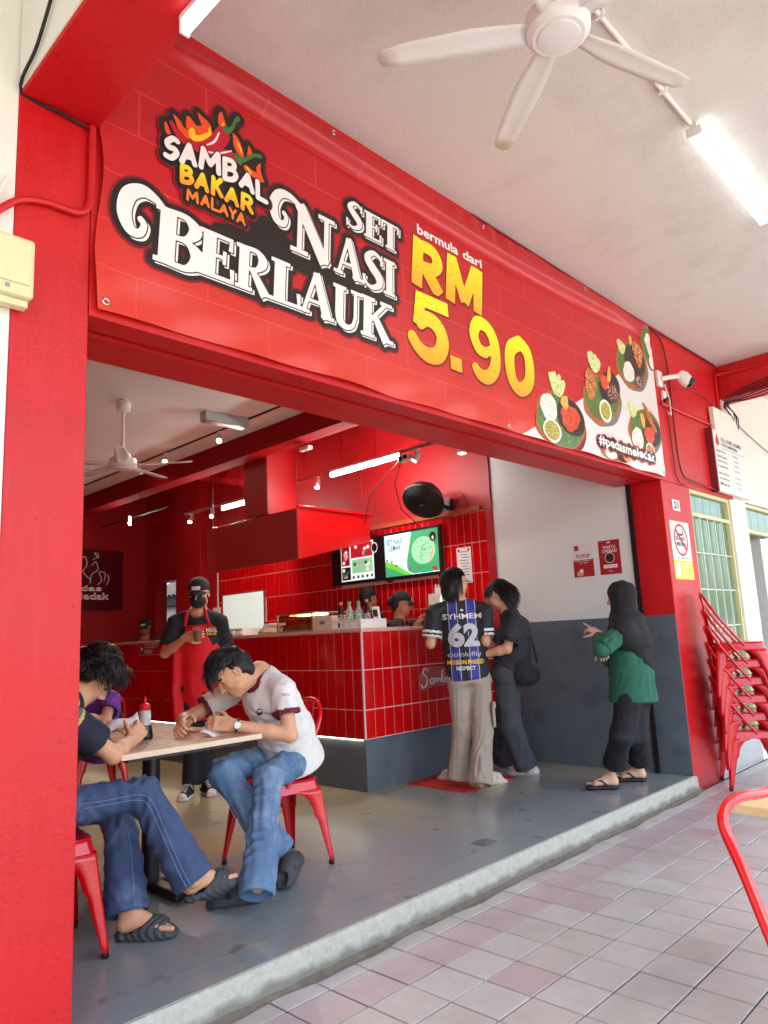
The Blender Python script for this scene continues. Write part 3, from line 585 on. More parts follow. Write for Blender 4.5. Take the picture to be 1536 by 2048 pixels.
t, F = screen('menu screen showing a green dish on a pale blue ground', 2.35, 3.19, 1.815, 2.345)
W, H = 0.84, 0.53
F.rect('display', 0.03, W-0.03, 0.035, H-0.03, 'scr_sky', 0.0008)
F.poly('picture_leaf', [(0.03, 0.035), (0.42, 0.035), (0.30, 0.10), (0.18, 0.17), (0.03, 0.21)], 'scr_lgreen', 0.0014); F.poly('picture_leaf', [(0.03, 0.035), (0.33, 0.035), (0.16, 0.11), (0.03, 0.15)], 'scr_green', 0.0018)
F.poly('picture_bottle', [(0.44, H-0.03), (0.42, 0.42), (0.36, 0.2), (0.355, 0.12), (0.38, 0.07), (0.45, 0.045), (0.66, 0.04), (W-0.03, 0.05), (W-0.03, H-0.03)], 'scr_green', 0.0014); F.disc('picture_food', 0.60, 0.28, 0.17, 0.15, 'scr_pale', 0.0018, 24)
for k in range(34):
    a = rnd.uniform(0, 6.28); r = rnd.uniform(0, 0.13); F.disc('crumb', 0.60+r*math.cos(a), 0.29+r*math.sin(a), 0.008, 0.005, rnd.choice(['scr_black', 'scr_wine', 'scr_red', 'scr_dgreen']), 0.0022+0.0001*k, 7)
for (u, v) in ((0.06, 0.22), (0.13, 0.2), (0.2, 0.15), (0.40, 0.1), (0.52, 0.1)): F.disc('chili_slice', u, v, 0.015, 0.015, 'scr_red', 0.0026, 10)
F.poly('chili', [(0.70, 0.08), (0.76, 0.10), (0.80, 0.04), (0.77, 0.045)], 'scr_red', 0.0026); F.poly('chili', [(0.68, 0.15), (0.69, 0.14), (0.74, 0.24), (0.73, 0.3)], 'scr_pink', 0.0026)
F.disc('round_sticker', 0.745, 0.41, 0.045, 0.05, 'scr_black', 0.0062, 20); F.disc('sticker_mark', 0.745, 0.40, 0.014, 0.02, 'scr_white', 0.0067, 10)
F.text('caption', 'SET NASI', 0.06, 0.39, 0.24, 0.06, 'scr_black', 0.0022, 0.01); F.text('caption', 'LEMAK', 0.10, 0.32, 0.18, 0.06, 'scr_black', 0.0022, 0.01)
# ------------------------------------------------------------------ posters, notices, signs
mat('poster_red', srgb(170, 26, 36), 0.45, var=0.05); mat('paper', srgb(232, 230, 226), 0.7); mat('ink', srgb(30, 28, 28), 0.7); mat('ink_grey', srgb(120, 122, 120), 0.7); mat('ink_red', srgb(200, 40, 46), 0.6); mat('label_yellow', srgb(250, 232, 40), 0.6); mat('food_tan', srgb(214, 170, 104), 0.7, var=0.4, vscale=60); mat('poster_white', srgb(222, 216, 214), 0.5)
def wall_sheet(name, label, cat, o, ax, az, w_, h, m, th=0.002):
    t = thing(name, label, cat, o); o, ax, az = V(*o), V(*ax), V(*az)
    part('sheet', G().prism([(0,0),(w_,0),(w_,h),(0,h)], o, ax, (0,0,1), az, th), m, t); return Face(t, o+az*th, ax, (0,0,1), az)
F = wall_sheet('poster', 'white and red poster reading TUTUP on the white wall', 'poster', (5.9485, 0.872, 1.645), (0,-1,0), (-1,0,0), 0.20, 0.30, 'poster_white')
F.rect('red_half', 0.0, 0.20, 0.0, 0.155, 'poster_red', 0.0006); F.text('headline', 'TUTUP', 0.03, 0.168, 0.14, 0.035, 'poster_red', 0.0006, 0.03); F.text('line', 'SOLAT JUMAAT', 0.015, 0.135, 0.165, 0.018, 'paper', 0.0011, 0.01); F.text('line', '1PM - 2PM', 0.06, 0.118, 0.08, 0.011, 'paper', 0.0011); F.disc('picture', 0.06, 0.03, 0.035, 0.025, 'food_tan', 0.0011, 12); F.disc('picture', 0.075, 0.055, 0.02, 0.018, 'paper', 0.0015, 10); F.rect('logo', 0.02, 0.06, 0.24, 0.285, 'poster_red', 0.0006)
F = wall_sheet('poster', 'red poster reading WAKTU OPERASI above the woman', 'poster', (5.9485, 0.615, 1.645), (0,-1,0), (-1,0,0), 0.20, 0.30, 'poster_red')
F.text('headline', 'WAKTU', 0.04, 0.225, 0.12, 0.028, 'paper', 0.0006, 0.02); F.text('headline', 'OPERASI', 0.03, 0.19, 0.14, 0.028, 'paper', 0.0006, 0.02); F.disc('clock_ring', 0.10, 0.145, 0.045, 0.045, 'paper', 0.0011, 24); F.disc('clock', 0.10, 0.145, 0.04, 0.04, 'ink', 0.0015, 24); F.rect('hours_box', 0.035, 0.165, 0.055, 0.085, 'paper', 0.0006); F.text('hours', '11.00AM - 9.00PM', 0.05, 0.066, 0.1, 0.009, 'poster_red', 0.0011); F.text('mark', 'MALAYA', 0.08, 0.02, 0.04, 0.014, 'paper', 0.0006); F.disc('emblem', 0.10, 0.28, 0.018, 0.008, 'paper', 0.0006, 12)
F = wall_sheet('notice', 'white framed notice on the red tiles behind the customers', 'notice', (5.9285, 2.195, 1.70), (0,-1,0), (-1,0,0), 0.185, 0.37, 'paper')
for k in range(9): F.rect('print_line', 0.03+0.02*(k % 3), 0.155-0.02*(k % 2), 0.32-0.03*k, 0.328-0.03*k, 'ink_grey', 0.0006)
F.disc('seal', 0.03, 0.34, 0.012, 0.014, 'ink', 0.0006, 10); F.disc('seal', 0.155, 0.34, 0.012, 0.014, 'ink', 0.0006, 10)
F = wall_sheet('no_smoking_sign', 'white no smoking sign with yellow foot on the red pillar', 'sign', (6.05, -0.0005, 1.56), (1,0,0), (0,-1,0), 0.40, 0.50, 'paper')
F.rect('border', 0.0, 0.40, 0.0, 0.16, 'label_yellow', 0.0006); F.disc('ban_ring', 0.2, 0.34, 0.145, 0.14, 'ink_red', 0.0014, 32, 0.86); F.poly('ban_bar', [(0.085, 0.425), (0.105, 0.445), (0.315, 0.255), (0.295, 0.235)], 'ink_red', 0.0018)
F.text('line', 'DILARANG', 0.09, 0.335, 0.2, 0.035, 'ink', 0.0010, 0.02); F.text('line', 'MEROKOK', 0.10, 0.285, 0.2, 0.035, 'ink', 0.0010, 0.02); F.poly('smoke', [(0.24, 0.385), (0.255, 0.385), (0.265, 0.415), (0.25, 0.44), (0.24, 0.44), (0.252, 0.415)], 'ink', 0.0010); F.rect('cigarette', 0.12, 0.24, 0.378, 0.395, 'ink', 0.0010); F.text('line', 'NO SMOKING', 0.08, 0.172, 0.28, 0.022, 'ink_grey', 0.0006)
for k in range(5): F.rect('print_line', 0.16, 0.36, 0.02+0.027*k, 0.034+0.027*k, 'frame_yellow', 0.0010)
F.rect('white_patch', 0.03, 0.12, 0.02, 0.14, 'paper', 0.0010)
F = wall_sheet('number_plate', 'small white house number plate reading 21 on the red pillar', 'number plate', (6.155, -0.0005, 2.155), (1,0,0), (0,-1,0), 0.155, 0.095, 'paper', 0.004); F.text('number', '21', 0.03, 0.018, 0.095, 0.06, 'ink', 0.0006, 0.03)
# church service board on the neighbour's wall
t = thing('service_board', 'white board listing church services, red edged, above the green window', 'sign', (7.6, -0.05, 2.43))
part('board', G().box(7.18, 8.06, -0.06, -0.02, 2.43, 3.05), 'paper', t); part('edge', G().box(7.155, 7.18, -0.065, -0.0, 2.42, 3.06), mat('maroon', srgb(120, 30, 36), 0.5), t); part('top_panel', G().box(7.30, 8.0, -0.055, -0.015, 3.051, 3.30), 'cream_wall', t)
F = Face(t, (7.18, -0.0605, 2.43), (1,0,0), (0,0,1), (0,-1,0))
F.poly('emblem', [(0.06, 0.49), (0.11, 0.46), (0.16, 0.49), (0.15, 0.53), (0.11, 0.59), (0.07, 0.53)], 'ink_red', 0.001); F.text('headline', 'FULL GOSPEL ASSEMBLY', 0.22, 0.525, 0.6, 0.04, 'ink', 0.001, 0.005); F.text('headline', 'KOTA DAMANSARA', 0.22, 0.475, 0.45, 0.035, 'ink', 0.001, 0.005); F.rect('print_line', 0.22, 0.85, 0.452, 0.456, 'ink_grey', 0.001)
for k, (s_, hh) in enumerate((('English Service', '9.00am'), ('Tamil Service', '11.30am'), ('Nepali Service', '2.00pm'), ('Prayer Meeting', 'Wed 8.00pm'), ('Adult Cell Group', 'Friday'), ('Youth Cell Group', 'Saturday'), ('BM Service', 'Sunday'))):
    F.text('line', s_, 0.05, 0.40-0.052*k-(0.02 if k > 3 else 0), 0.27, 0.026, 'ink', 0.001, 0.004); F.text('line', hh, 0.50, 0.40-0.052*k-(0.02 if k > 3 else 0), 0.16, 0.022, 'ink_grey', 0.001)
# ------------------------------------------------------------------ neon wall panel, collect sign, counter script
t = thing('neon_sign', 'dark clear panel with white neon flames and lettering on the back wall', 'neon sign', (5.1, 8.74, 1.82))
part('panel', G().box(4.55, 5.52, 8.735, 8.745, 1.82, 2.77), mat('dark_acrylic', srgb(92, 14, 36), 0.15), t)
mat('neon_tube', srgb(206, 188, 176), 0.4, emit=srgb(214, 186, 170), estr=0.06)
for s_, x0, z0, w_ in (('pedas', 4.56, 2.10, 0.60), ('meledak', 4.56, 1.99, 0.72)):
    me = text_mesh(s_, 1.0, 0.0, fit=(w_, 0.10)); bm = bmesh.new(); bm.from_mesh(me)
    bmesh.ops.dissolve_limit(bm, angle_limit=0.02, verts=bm.verts[:], edges=bm.edges[:])
    g = G()
    for e in bm.edges:
        if e.is_boundary:
            a, b_ = e.verts[0].co, e.verts[1].co; g.tube([(x0+a.x, 8.728, z0+a.y), (x0+b_.x, 8.728, z0+b_.y)], 0.004, 5)
    bm.free(); part('lettering', g, 'neon_tube', t)
g = G()
for pts in ([(4.70,2.24),(4.80,2.36),(4.74,2.50),(4.88,2.66),(4.92,2.52),(4.86,2.42),(4.98,2.30)], [(4.98,2.24),(5.0,2.38),(5.10,2.46),(5.06,2.58),(5.0,2.52)], [(5.1,2.22),(5.16,2.30),(5.12,2.42),(5.22,2.40),(5.2,2.28)], [(5.02,2.62),(5.08,2.66),(5.04,2.72),(5.1,2.7),(5.1,2.64)], [(4.6,2.30),(4.66,2.46),(4.62,2.6),(4.72,2.72)], [(5.24,2.22),(5.28,2.3),(5.26,2.38)]):
    S = spline([(a, b_, 0) for a, b_ in pts], 5); g.tube([(a, 8.728, b_) for a, b_, _ in S], 0.004, 5)
part('flames', g, 'neon_tube', t)
F = wall_sheet('collect_sign', 'small red sign reading COLLECT HERE on the counter front', 'sign', (4.131, 5.50, 1.12), (0,-1,0), (-1,0,0), 0.48, 0.145, 'poster_red')
F.text('line', 'COLLECT', 0.13, 0.083, 0.30, 0.045, 'paper', 0.001, 0.01); F.text('line', 'HERE', 0.13, 0.018, 0.18, 0.045, 'paper', 0.001, 0.01); F.disc('icon', 0.07, 0.07, 0.03, 0.02, 'paper', 0.001, 12); F.rect('rim', 0.0, 0.48, 0.141, 0.145, 'grout', 0.001); F.rect('rim', 0.0, 0.48, 0.0, 0.004, 'grout', 0.001); F.rect('rim', 0.0, 0.004, 0.0041, 0.1409, 'grout', 0.001)
t = thing('counter_script_sign', 'clear plastic sign with white script lettering on the counter front', 'sign', (5.0, 1.805, 0.72))
part('backing', G().prism([(0,0.03),(0.05,0),(0.12,0.02),(0.34,0.03),(0.5,0.04),(0.52,0.12),(0.40,0.17),(0.30,0.2),(0.06,0.2),(0.01,0.12)], (4.78, 1.798, 0.72), (1,0,0), (0,0,1), (0,-1,0), 0.004), mat('clear_pink', srgb(222, 120, 120), 0.15, alpha=0.55), t)
mat('script_white', srgb(226, 214, 214), 0.4)
g = G()
for pts in ([(0.11,0.17),(0.07,0.19),(0.05,0.15),(0.09,0.11),(0.08,0.05),(0.04,0.03),(0.02,0.06)], [(0.16,0.10),(0.13,0.09),(0.13,0.06),(0.16,0.06),(0.17,0.10),(0.17,0.06),(0.20,0.10),(0.21,0.06),(0.23,0.10),(0.25,0.06)], [(0.25,0.06),(0.28,0.17),(0.27,0.08),(0.29,0.06),(0.31,0.09),(0.28,0.09)], [(0.33,0.09),(0.32,0.06),(0.35,0.06),(0.35,0.10),(0.36,0.06),(0.39,0.18),(0.38,0.07),(0.41,0.07)]):
    S = spline([(a, b_, 0) for a, b_ in pts], 5); g.tube([(4.78+a*1.15, 1.790, 0.72+b_) for a, b_, _ in S], 0.007, 6)
part('script', g, 'script_white', t)
# ------------------------------------------------------------------ cctv, sockets, pipes and cables
t = thing('cctv_camera', 'white dome-headed security camera beside the banner end', 'camera', (6.15, 0, 3.33))
part('base', G().box(6.10, 6.20, -0.03, -0.001, 3.26, 3.40), 'white_plastic', t, bevel=0.006); part('arm', G().tube([(6.17, -0.03, 3.33), (6.22, -0.10, 3.34), (6.30, -0.15, 3.35)], 0.022, 10), 'white_plastic', t, smooth=True)
hd = part('head', G().lathe([(0.001, 0.07), (0.04, 0.06), (0.055, 0.02), (0.055, -0.04), (0.045, -0.07)], (6.32, -0.17, 3.33), 20, (-0.3, 0.5, 0.8)), 'white_plastic', t, smooth=True)
part('lens', G().lathe([(0.048, -0.03), (0.046, -0.075), (0.03, -0.095), (0.001, -0.1)], (6.32, -0.17, 3.33), 20, (-0.25, 0.55, 0.6)), 'black_plastic', hd, smooth=True)
t = thing('adapter_box', 'small white adapter hanging by its wires below the camera', 'adapter', (6.22, 0, 3.16))
part('body', G().box(6.18, 6.25, -0.03, -0.002, 3.14, 3.23), 'white_plastic', t, bevel=0.006); part('plug', G().obox((6.22, -0.03, 3.15), (0.9, 0, 0.4), (0,1,0), (-0.4, 0, 0.9), 0.04, 0.012, 0.015), 'black_plastic', t, bevel=0.004); part('lead', G().tube([(6.25, -0.02, 3.3), (6.3, -0.03, 3.15), (6.29, -0.03, 3.02), (6.25, -0.02, 3.04)], 0.006, 6), 'white_plastic', t, smooth=True)
def cable(label, pts, r, m, name='cable', cat='cable'):
    S = spline([(*p, ) for p in pts], 6); o = part(name, G().tube([tuple(q) for q in S], r, 7), m, None, smooth=True); return tag(o, label, cat)
cable('thick red conduit running from the camera to the far wall corner', [(6.14,-0.015,3.10),(6.5,-0.015,3.105),(7.1,-0.015,3.112),(7.55,-0.015,3.12)], 0.012, 'red_paint', 'conduit', 'pipe')
cable('red conduit climbing the far corner and turning along the far beam', [(7.60,-0.015,3.08),(7.60,-0.015,3.4),(7.61,-0.015,3.66),(7.66,-0.04,3.72),(7.705,-0.3,3.72),(7.705,-1.2,3.72),(7.705,-2.4,3.72)], 0.012, 'red_paint', 'conduit', 'pipe')
cable('dark cable falling from the ceiling edge past the camera to the window', [(6.1,-0.02,3.79),(6.28,-0.02,3.72),(6.36,-0.02,3.5),(6.36,-0.02,3.1),(6.36,-0.02,2.7),(6.42,-0.02,2.5),(6.6,-0.03,2.46),(7.2,-0.03,2.44)], 0.008, 'red_cable')
cable('thin dark cable looping down the wall beside the banner edge', [(6.2,-0.012,3.12),(6.26,-0.012,3.0),(6.27,-0.012,2.7),(6.28,-0.012,2.5),(6.36,-0.012,2.42),(6.5,-0.012,2.41)], 0.005, 'red_cable')
cable('sagging red cable crossing the wall to the far corner', [(6.33,-0.012,3.27),(6.7,-0.012,3.36),(7.15,-0.012,3.40),(7.45,-0.012,3.34),(7.62,-0.012,3.22)], 0.005, 'red_cable')
cable('cable along the ceiling edge above the banner', [(3.5,-0.012,3.812),(4.6,-0.012,3.806),(5.5,-0.012,3.80),(6.2,-0.012,3.80),(7.0,-0.012,3.815),(7.66,-0.012,3.82)], 0.007, 'red_cable')
for k in range(6):
    cable('black wire in the messy bundle by the far beam, strand %s' % ['nearest the wall', 'running highest', 'with the widest loop', 'running lowest', 'hanging furthest down', 'curling at the board corner'][k], [(7.71,-1.6+0.1*k,3.62-0.015*k),(7.71,-0.7,3.60-0.03*k),(7.70,-0.15-0.03*k,3.5-0.02*k),(7.66+0.03*k,-0.05,3.38+0.01*k),(7.80+0.03*k,-0.04-0.008*k,3.34-0.03*(k % 3)),(7.92+0.02*k,-0.03,3.25-0.03*k),(7.98+0.01*k,-0.03,3.06-0.02*k)], 0.006, 'black_cable')
cable('thin white wire strung across the pale far wall', [(7.9,-0.012,3.34),(8.4,-0.012,3.22),(9.2,-0.012,3.1)], 0.005, 'ink_grey')
t = thing('junction_box', 'cream electrical junction box on the wall left of the red pillar', 'junction box', (0.76, 0, 2.35))
part('body', G().box(0.68, 0.845, -0.085, -0.001, 2.36, 2.57), 'cream_box', t, bevel=0.012); part('cover', G().box(0.695, 0.83, -0.092, -0.085, 2.40, 2.555), 'cream_box', t, bevel=0.003); part('gland', G().box(0.70, 0.835, -0.06, -0.02, 2.335, 2.36), 'cream_box', t, bevel=0.004); part('screw', G().lathe([(0.008, 0), (0.006, 0.006)], (0.76, -0.085, 2.385), 10, (0,-1,0)), 'chrome', t)
cable('red painted conduit curving from the junction box up beside the banner', [(0.70,-0.02,2.62),(0.80,-0.018,2.735),(0.90,-0.018,2.77),(1.00,-0.018,2.775),(1.045,-0.018,2.81),(1.055,-0.018,2.9),(1.055,-0.018,3.15)], 0.013, 'red_paint', 'conduit', 'pipe')
cable('thin black cable hanging down the white beam face at top left', [(0.78,-0.9,3.75),(0.785,-0.55,3.6),(0.785,-0.38,3.4),(0.785,-0.2,3.22),(0.80,-0.012,3.165),(0.93,-0.012,3.15),(1.05,-0.012,3.14)], 0.006, 'black_cable')
cable('white flex tied beside the junction box', [(0.60,-0.01,2.60),(0.68,-0.012,2.66),(0.74,-0.012,2.73),(0.77,-0.012,2.82)], 0.006, 'white_plastic')
t = thing('wall_switch', 'white surface switch with conduit on the red wall behind the waiter', 'switch', (5.93, 6.62, 1.6))
part('box', G().box(5.905, 5.949, 6.55, 6.72, 1.60, 1.73), 'white_plastic', t, bevel=0.005); part('conduit', G().tube([(5.935, 6.63, 1.73), (5.935, 6.63, 2.42)], 0.012, 8), 'white_plastic', t); part('rocker', G().box(5.901, 5.905, 6.59, 6.64, 1.63, 1.70), 'paper', t)
# ------------------------------------------------------------------ banner
def wrinkle(x, z):
    """depth of the vinyl sheet in front of the wall, metres"""
    x = np.asarray(x, float); z = np.asarray(z, float)
    top = np.exp(-((z-3.80)/0.10)**2); bot = np.exp(-((z-2.42)/0.16)**2)
    s_ = 3.70-0.055*np.sin((x-1.3)*0.66)**2                       # long sagging fold under the top edge
    fold = 0.046*np.exp(-((z-s_)/0.034)**2)*np.clip((x-1.25)*2, 0, 1)*np.clip((6.0-x)*1.5, 0, 1)
    fold -= 0.012*np.exp(-((z-s_+0.075)/0.035)**2)*np.clip((x-1.25)*2, 0, 1)
    rad = 0.010*np.exp(-((x-3.62)/0.35)**2)*top*np.sin((x-3.62)*34)
    br = 0.014*bot*np.sin(x*3.1+0.6)*np.sin(x*7.7+z*9)+0.006*bot*np.sin(x*11-z*26)
    lf = 0.010*np.exp(-((x-1.085)/0.035)**2)*np.sin(z*13)
    body = 0.0025*np.sin(x*2.3+z*4)*np.sin(z*5.2+1)
    return 0.022+fold+rad+br+lf+body
BX0, BX1, BZ0, BZ1 = 1.085, 6.035, 2.425, 3.795
t = thing('shop_banner', 'long red vinyl shop banner with big white and yellow lettering above the entrance', 'banner', (3.55, 0, 2.42))
banner = t
nx, nz = 330, 92; P = []
for j in range(nz+1):
    row = []
    for i in range(nx+1):
        x = BX0+(BX1-BX0)*i/nx; z = BZ0+(BZ1-BZ0)*j/nz
        if j == nz: z -= 0.012*abs(math.sin((x-1.1)*math.pi/0.62))
        if j == 0: z += 0.006*abs(math.sin((x-1.1)*math.pi/0.8))
        if i == 0: x += 0.012*math.sin(z*9)
        row.append((x, -float(wrinkle(x, z)), z))
    P.append(row)
m = mat('banner_vinyl', srgb(196, 26, 34), 0.33, bump=0.03, bscale=8)
n = m.node_tree; N = n.nodes; L = n.links; p = N['Principled BSDF']; tc = [q for q in N if q.type == 'TEX_COORD'][0]
mp = N.new('ShaderNodeMapping'); mp.inputs['Rotation'].default_value = (math.radians(90), 0, 0); L.new(tc.outputs['Object'], mp.inputs[0])
br = N.new('ShaderNodeTexBrick'); L.new(mp.outputs[0], br.inputs[0]); br.inputs['Scale'].default_value = 1.0; br.inputs['Brick Width'].default_value = 0.62; br.inputs['Row Height'].default_value = 0.20; br.inputs['Mortar Size'].default_value = 0.005; br.inputs['Mortar Smooth'].default_value = 0.6
br.inputs['Color1'].default_value = (*srgb(196, 24, 34), 1); br.inputs['Color2'].default_value = (*srgb(188, 22, 32), 1); br.inputs['Mortar'].default_value = (*srgb(214, 58, 62), 1)
no = N.new('ShaderNodeTexNoise'); no.inputs['Scale'].default_value = 0.8; no.inputs['Detail'].default_value = 4; L.new(tc.outputs['Object'], no.inputs[0])
sp = N.new('ShaderNodeSeparateXYZ'); L.new(tc.outputs['Object'], sp.inputs[0])
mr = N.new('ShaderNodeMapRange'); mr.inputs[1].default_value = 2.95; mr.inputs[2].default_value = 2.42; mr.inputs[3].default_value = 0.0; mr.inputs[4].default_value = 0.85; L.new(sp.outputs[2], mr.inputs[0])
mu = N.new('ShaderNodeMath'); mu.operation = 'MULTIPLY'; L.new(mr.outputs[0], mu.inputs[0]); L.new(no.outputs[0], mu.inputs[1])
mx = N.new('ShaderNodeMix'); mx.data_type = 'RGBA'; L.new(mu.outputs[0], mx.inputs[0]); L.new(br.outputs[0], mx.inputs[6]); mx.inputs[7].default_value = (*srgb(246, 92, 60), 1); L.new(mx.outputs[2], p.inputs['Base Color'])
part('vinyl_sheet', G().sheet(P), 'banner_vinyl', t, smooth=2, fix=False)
for x, z in ((1.115, 2.46), (3.60, 3.765), (3.70, 2.455), (6.0, 2.46), (2.3, 3.765), (4.9, 3.765), (5.98, 3.765)):
    y = -float(wrinkle(x, z)); part('eyelet', G().tube([(x+0.011*math.cos(a*math.pi/6), y-0.003, z+0.011*math.sin(a*math.pi/6)) for a in range(12)], 0.004, 6, closed=True), 'chrome', t, smooth=True)
mat('pr_white', srgb(244, 242, 238), 0.35); mat('pr_black', srgb(34, 26, 26), 0.35); mat('pr_orange', srgb(244, 130, 40), 0.35); mat('pr_flame', srgb(240, 84, 32), 0.35); mat('pr_yellow', srgb(252, 206, 44), 0.35); mat('pr_chili', srgb(196, 28, 48), 0.35); mat('pr_green', srgb(74, 118, 62), 0.35); mat('pr_shade', srgb(128, 18, 24), 0.4); mat('pr_grey', srgb(226, 224, 222), 0.35, var=0.04, vscale=2)
def grad_mat(name, c0, c1, z0, z1, speck=None):
    m = mat(name, c0, 0.35); n = m.node_tree; N = n.nodes; L = n.links; tc = [q for q in N if q.type == 'TEX_COORD'][0]
    sp = N.new('ShaderNodeSeparateXYZ'); L.new(tc.outputs['Object'], sp.inputs[0]); mr = N.new('ShaderNodeMapRange'); mr.inputs[1].default_value = z0; mr.inputs[2].default_value = z1; L.new(sp.outputs[2], mr.inputs[0])
    mx = N.new('ShaderNodeMix'); mx.data_type = 'RGBA'; L.new(mr.outputs[0], mx.inputs[0]); mx.inputs[6].default_value = (*c0, 1); mx.inputs[7].default_value = (*c1, 1); out = mx.outputs[2]
    if speck:
        mp = N.new('ShaderNodeMapping'); mp.inputs['Scale'].default_value = (30, 30, 95); mp.inputs['Rotation'].default_value = (0, 0.5, 0); L.new(tc.outputs['Object'], mp.inputs[0])
        no = N.new('ShaderNodeTexNoise'); no.inputs['Scale'].default_value = 1.5; no.inputs['Detail'].default_value = 4; L.new(mp.outputs[0], no.inputs[0])
        r2 = N.new('ShaderNodeMapRange'); r2.inputs[1].default_value = 0.62; r2.inputs[2].default_value = 0.66; L.new(no.outputs[0], r2.inputs[0])
        m2 = N.new('ShaderNodeMix'); m2.data_type = 'RGBA'; L.new(r2.outputs[0], m2.inputs[0]); L.new(out, m2.inputs[6]); m2.inputs[7].default_value = (*speck, 1); out = m2.outputs[2]
    L.new(out, N['Principled BSDF'].inputs['Base Color'])
grad_mat('pr_gold_rm', srgb(250, 172, 40), srgb(254, 236, 36), 3.12, 3.40, srgb(150, 120, 20)); grad_mat('pr_gold_num', srgb(248, 168, 40), srgb(254, 240, 30), 2.70, 3.06, srgb(150, 120, 20)); grad_mat('pr_gold_bakar', srgb(244, 150, 34), srgb(254, 226, 40), 3.08, 3.16)
def on_banner(me, layer):
    """bend a flat mesh given in (x, z) onto the sheet, layer*0.8 mm proud of it"""
    co = np.empty(len(me.vertices)*3, np.float32); me.vertices.foreach_get('co', co); co = co.reshape(-1, 3); x, z = co[:,0].copy(), co[:,1].copy()
    me.vertices.foreach_set('co', np.stack([x, -wrinkle(x, z)-0.0008*layer-0.0012, z], 1).astype(np.float32).ravel()); me.update(); return me
def pr_field(name, D, x0, z0, h, m, layer):
    """one mesh per separate printed piece"""
    lab = pieces(D < 0)
    for k in range(1, lab.max()+1):
        if (lab == k).sum() < 6: continue
        from_other = (lab != k) & (lab > 0); Dk = np.where(from_other, np.abs(D)+h*0.01, D)
        jj, ii = np.where(lab == k); j0, j1, i0, i1 = max(jj.min()-2, 0), jj.max()+3, max(ii.min()-2, 0), ii.max()+3
        g = contour_mesh(Dk[j0:j1, i0:i1], x0+i0*h, z0+j0*h, h); me = bpy.data.meshes.new(name); me.from_pydata(g.v, [], g.f); me.update(); link(name, on_banner(me, layer), m, banner)
def pieces(B):
    """label connected regions (8-neighbour) by min-label spreading"""
    lab = np.where(B, np.arange(1, B.size+1).reshape(B.shape), 0)
    while True:
        p_ = np.pad(lab, 1); mxm = lab.copy()
        for dj in (0, 1, 2):
            for di in (0, 1, 2): mxm = np.maximum(mxm, p_[dj:dj+B.shape[0], di:di+B.shape[1]])
        mxm = np.where(B, mxm, 0)
        # pointer jumping
        flat = np.concatenate([[0], mxm.ravel()]); mxm = np.where(B, flat[mxm], 0); flat = np.concatenate([[0], mxm.ravel()]); mxm = np.where(B, flat[mxm], 0)
        if (mxm == lab).all(): break
        lab = mxm
    u_ = np.unique(lab[lab > 0]); return np.where(lab > 0, np.searchsorted(u_, lab)+1, 0)
def pr_poly(name, pts, m, layer, sm=0):
    if sm: pts = [tuple(q[:2]) for q in spline([(a, b, 0) for a, b in list(pts)+[pts[0]]], sm)[:-1]]
    me = bpy.data.meshes.new(name); me.from_pydata([(a, b, 0) for a, b in pts], [], [tuple(range(len(pts)))]); bm = bmesh.new(); bm.from_mesh(me); bmesh.ops.triangulate(bm, faces=bm.faces[:])
    for _ in range(6):
        es = [e for e in bm.edges if e.calc_length() > 0.045]
        if not es: break
        bmesh.ops.subdivide_edges(bm, edges=es, cuts=1); bmesh.ops.triangulate(bm, faces=bm.faces[:])
    bm.to_mesh(me); bm.free()
    return link(name, on_banner(me, layer), m, banner)
def pr_text(name, s_, x, z, w_, h, m, layer, bold=0.0, shear=0.0, space=1.0):
    me = text_mesh(s_, 1.0, bold, fit=(w_, h), space=space); co = np.empty(len(me.vertices)*3, np.float32); me.vertices.foreach_get('co', co); co = co.reshape(-1, 3); co[:,0] += x+shear*co[:,1]; co[:,1] += z; me.vertices.foreach_set('co', co.ravel())
    return link(name, on_banner(me, layer), m, banner)
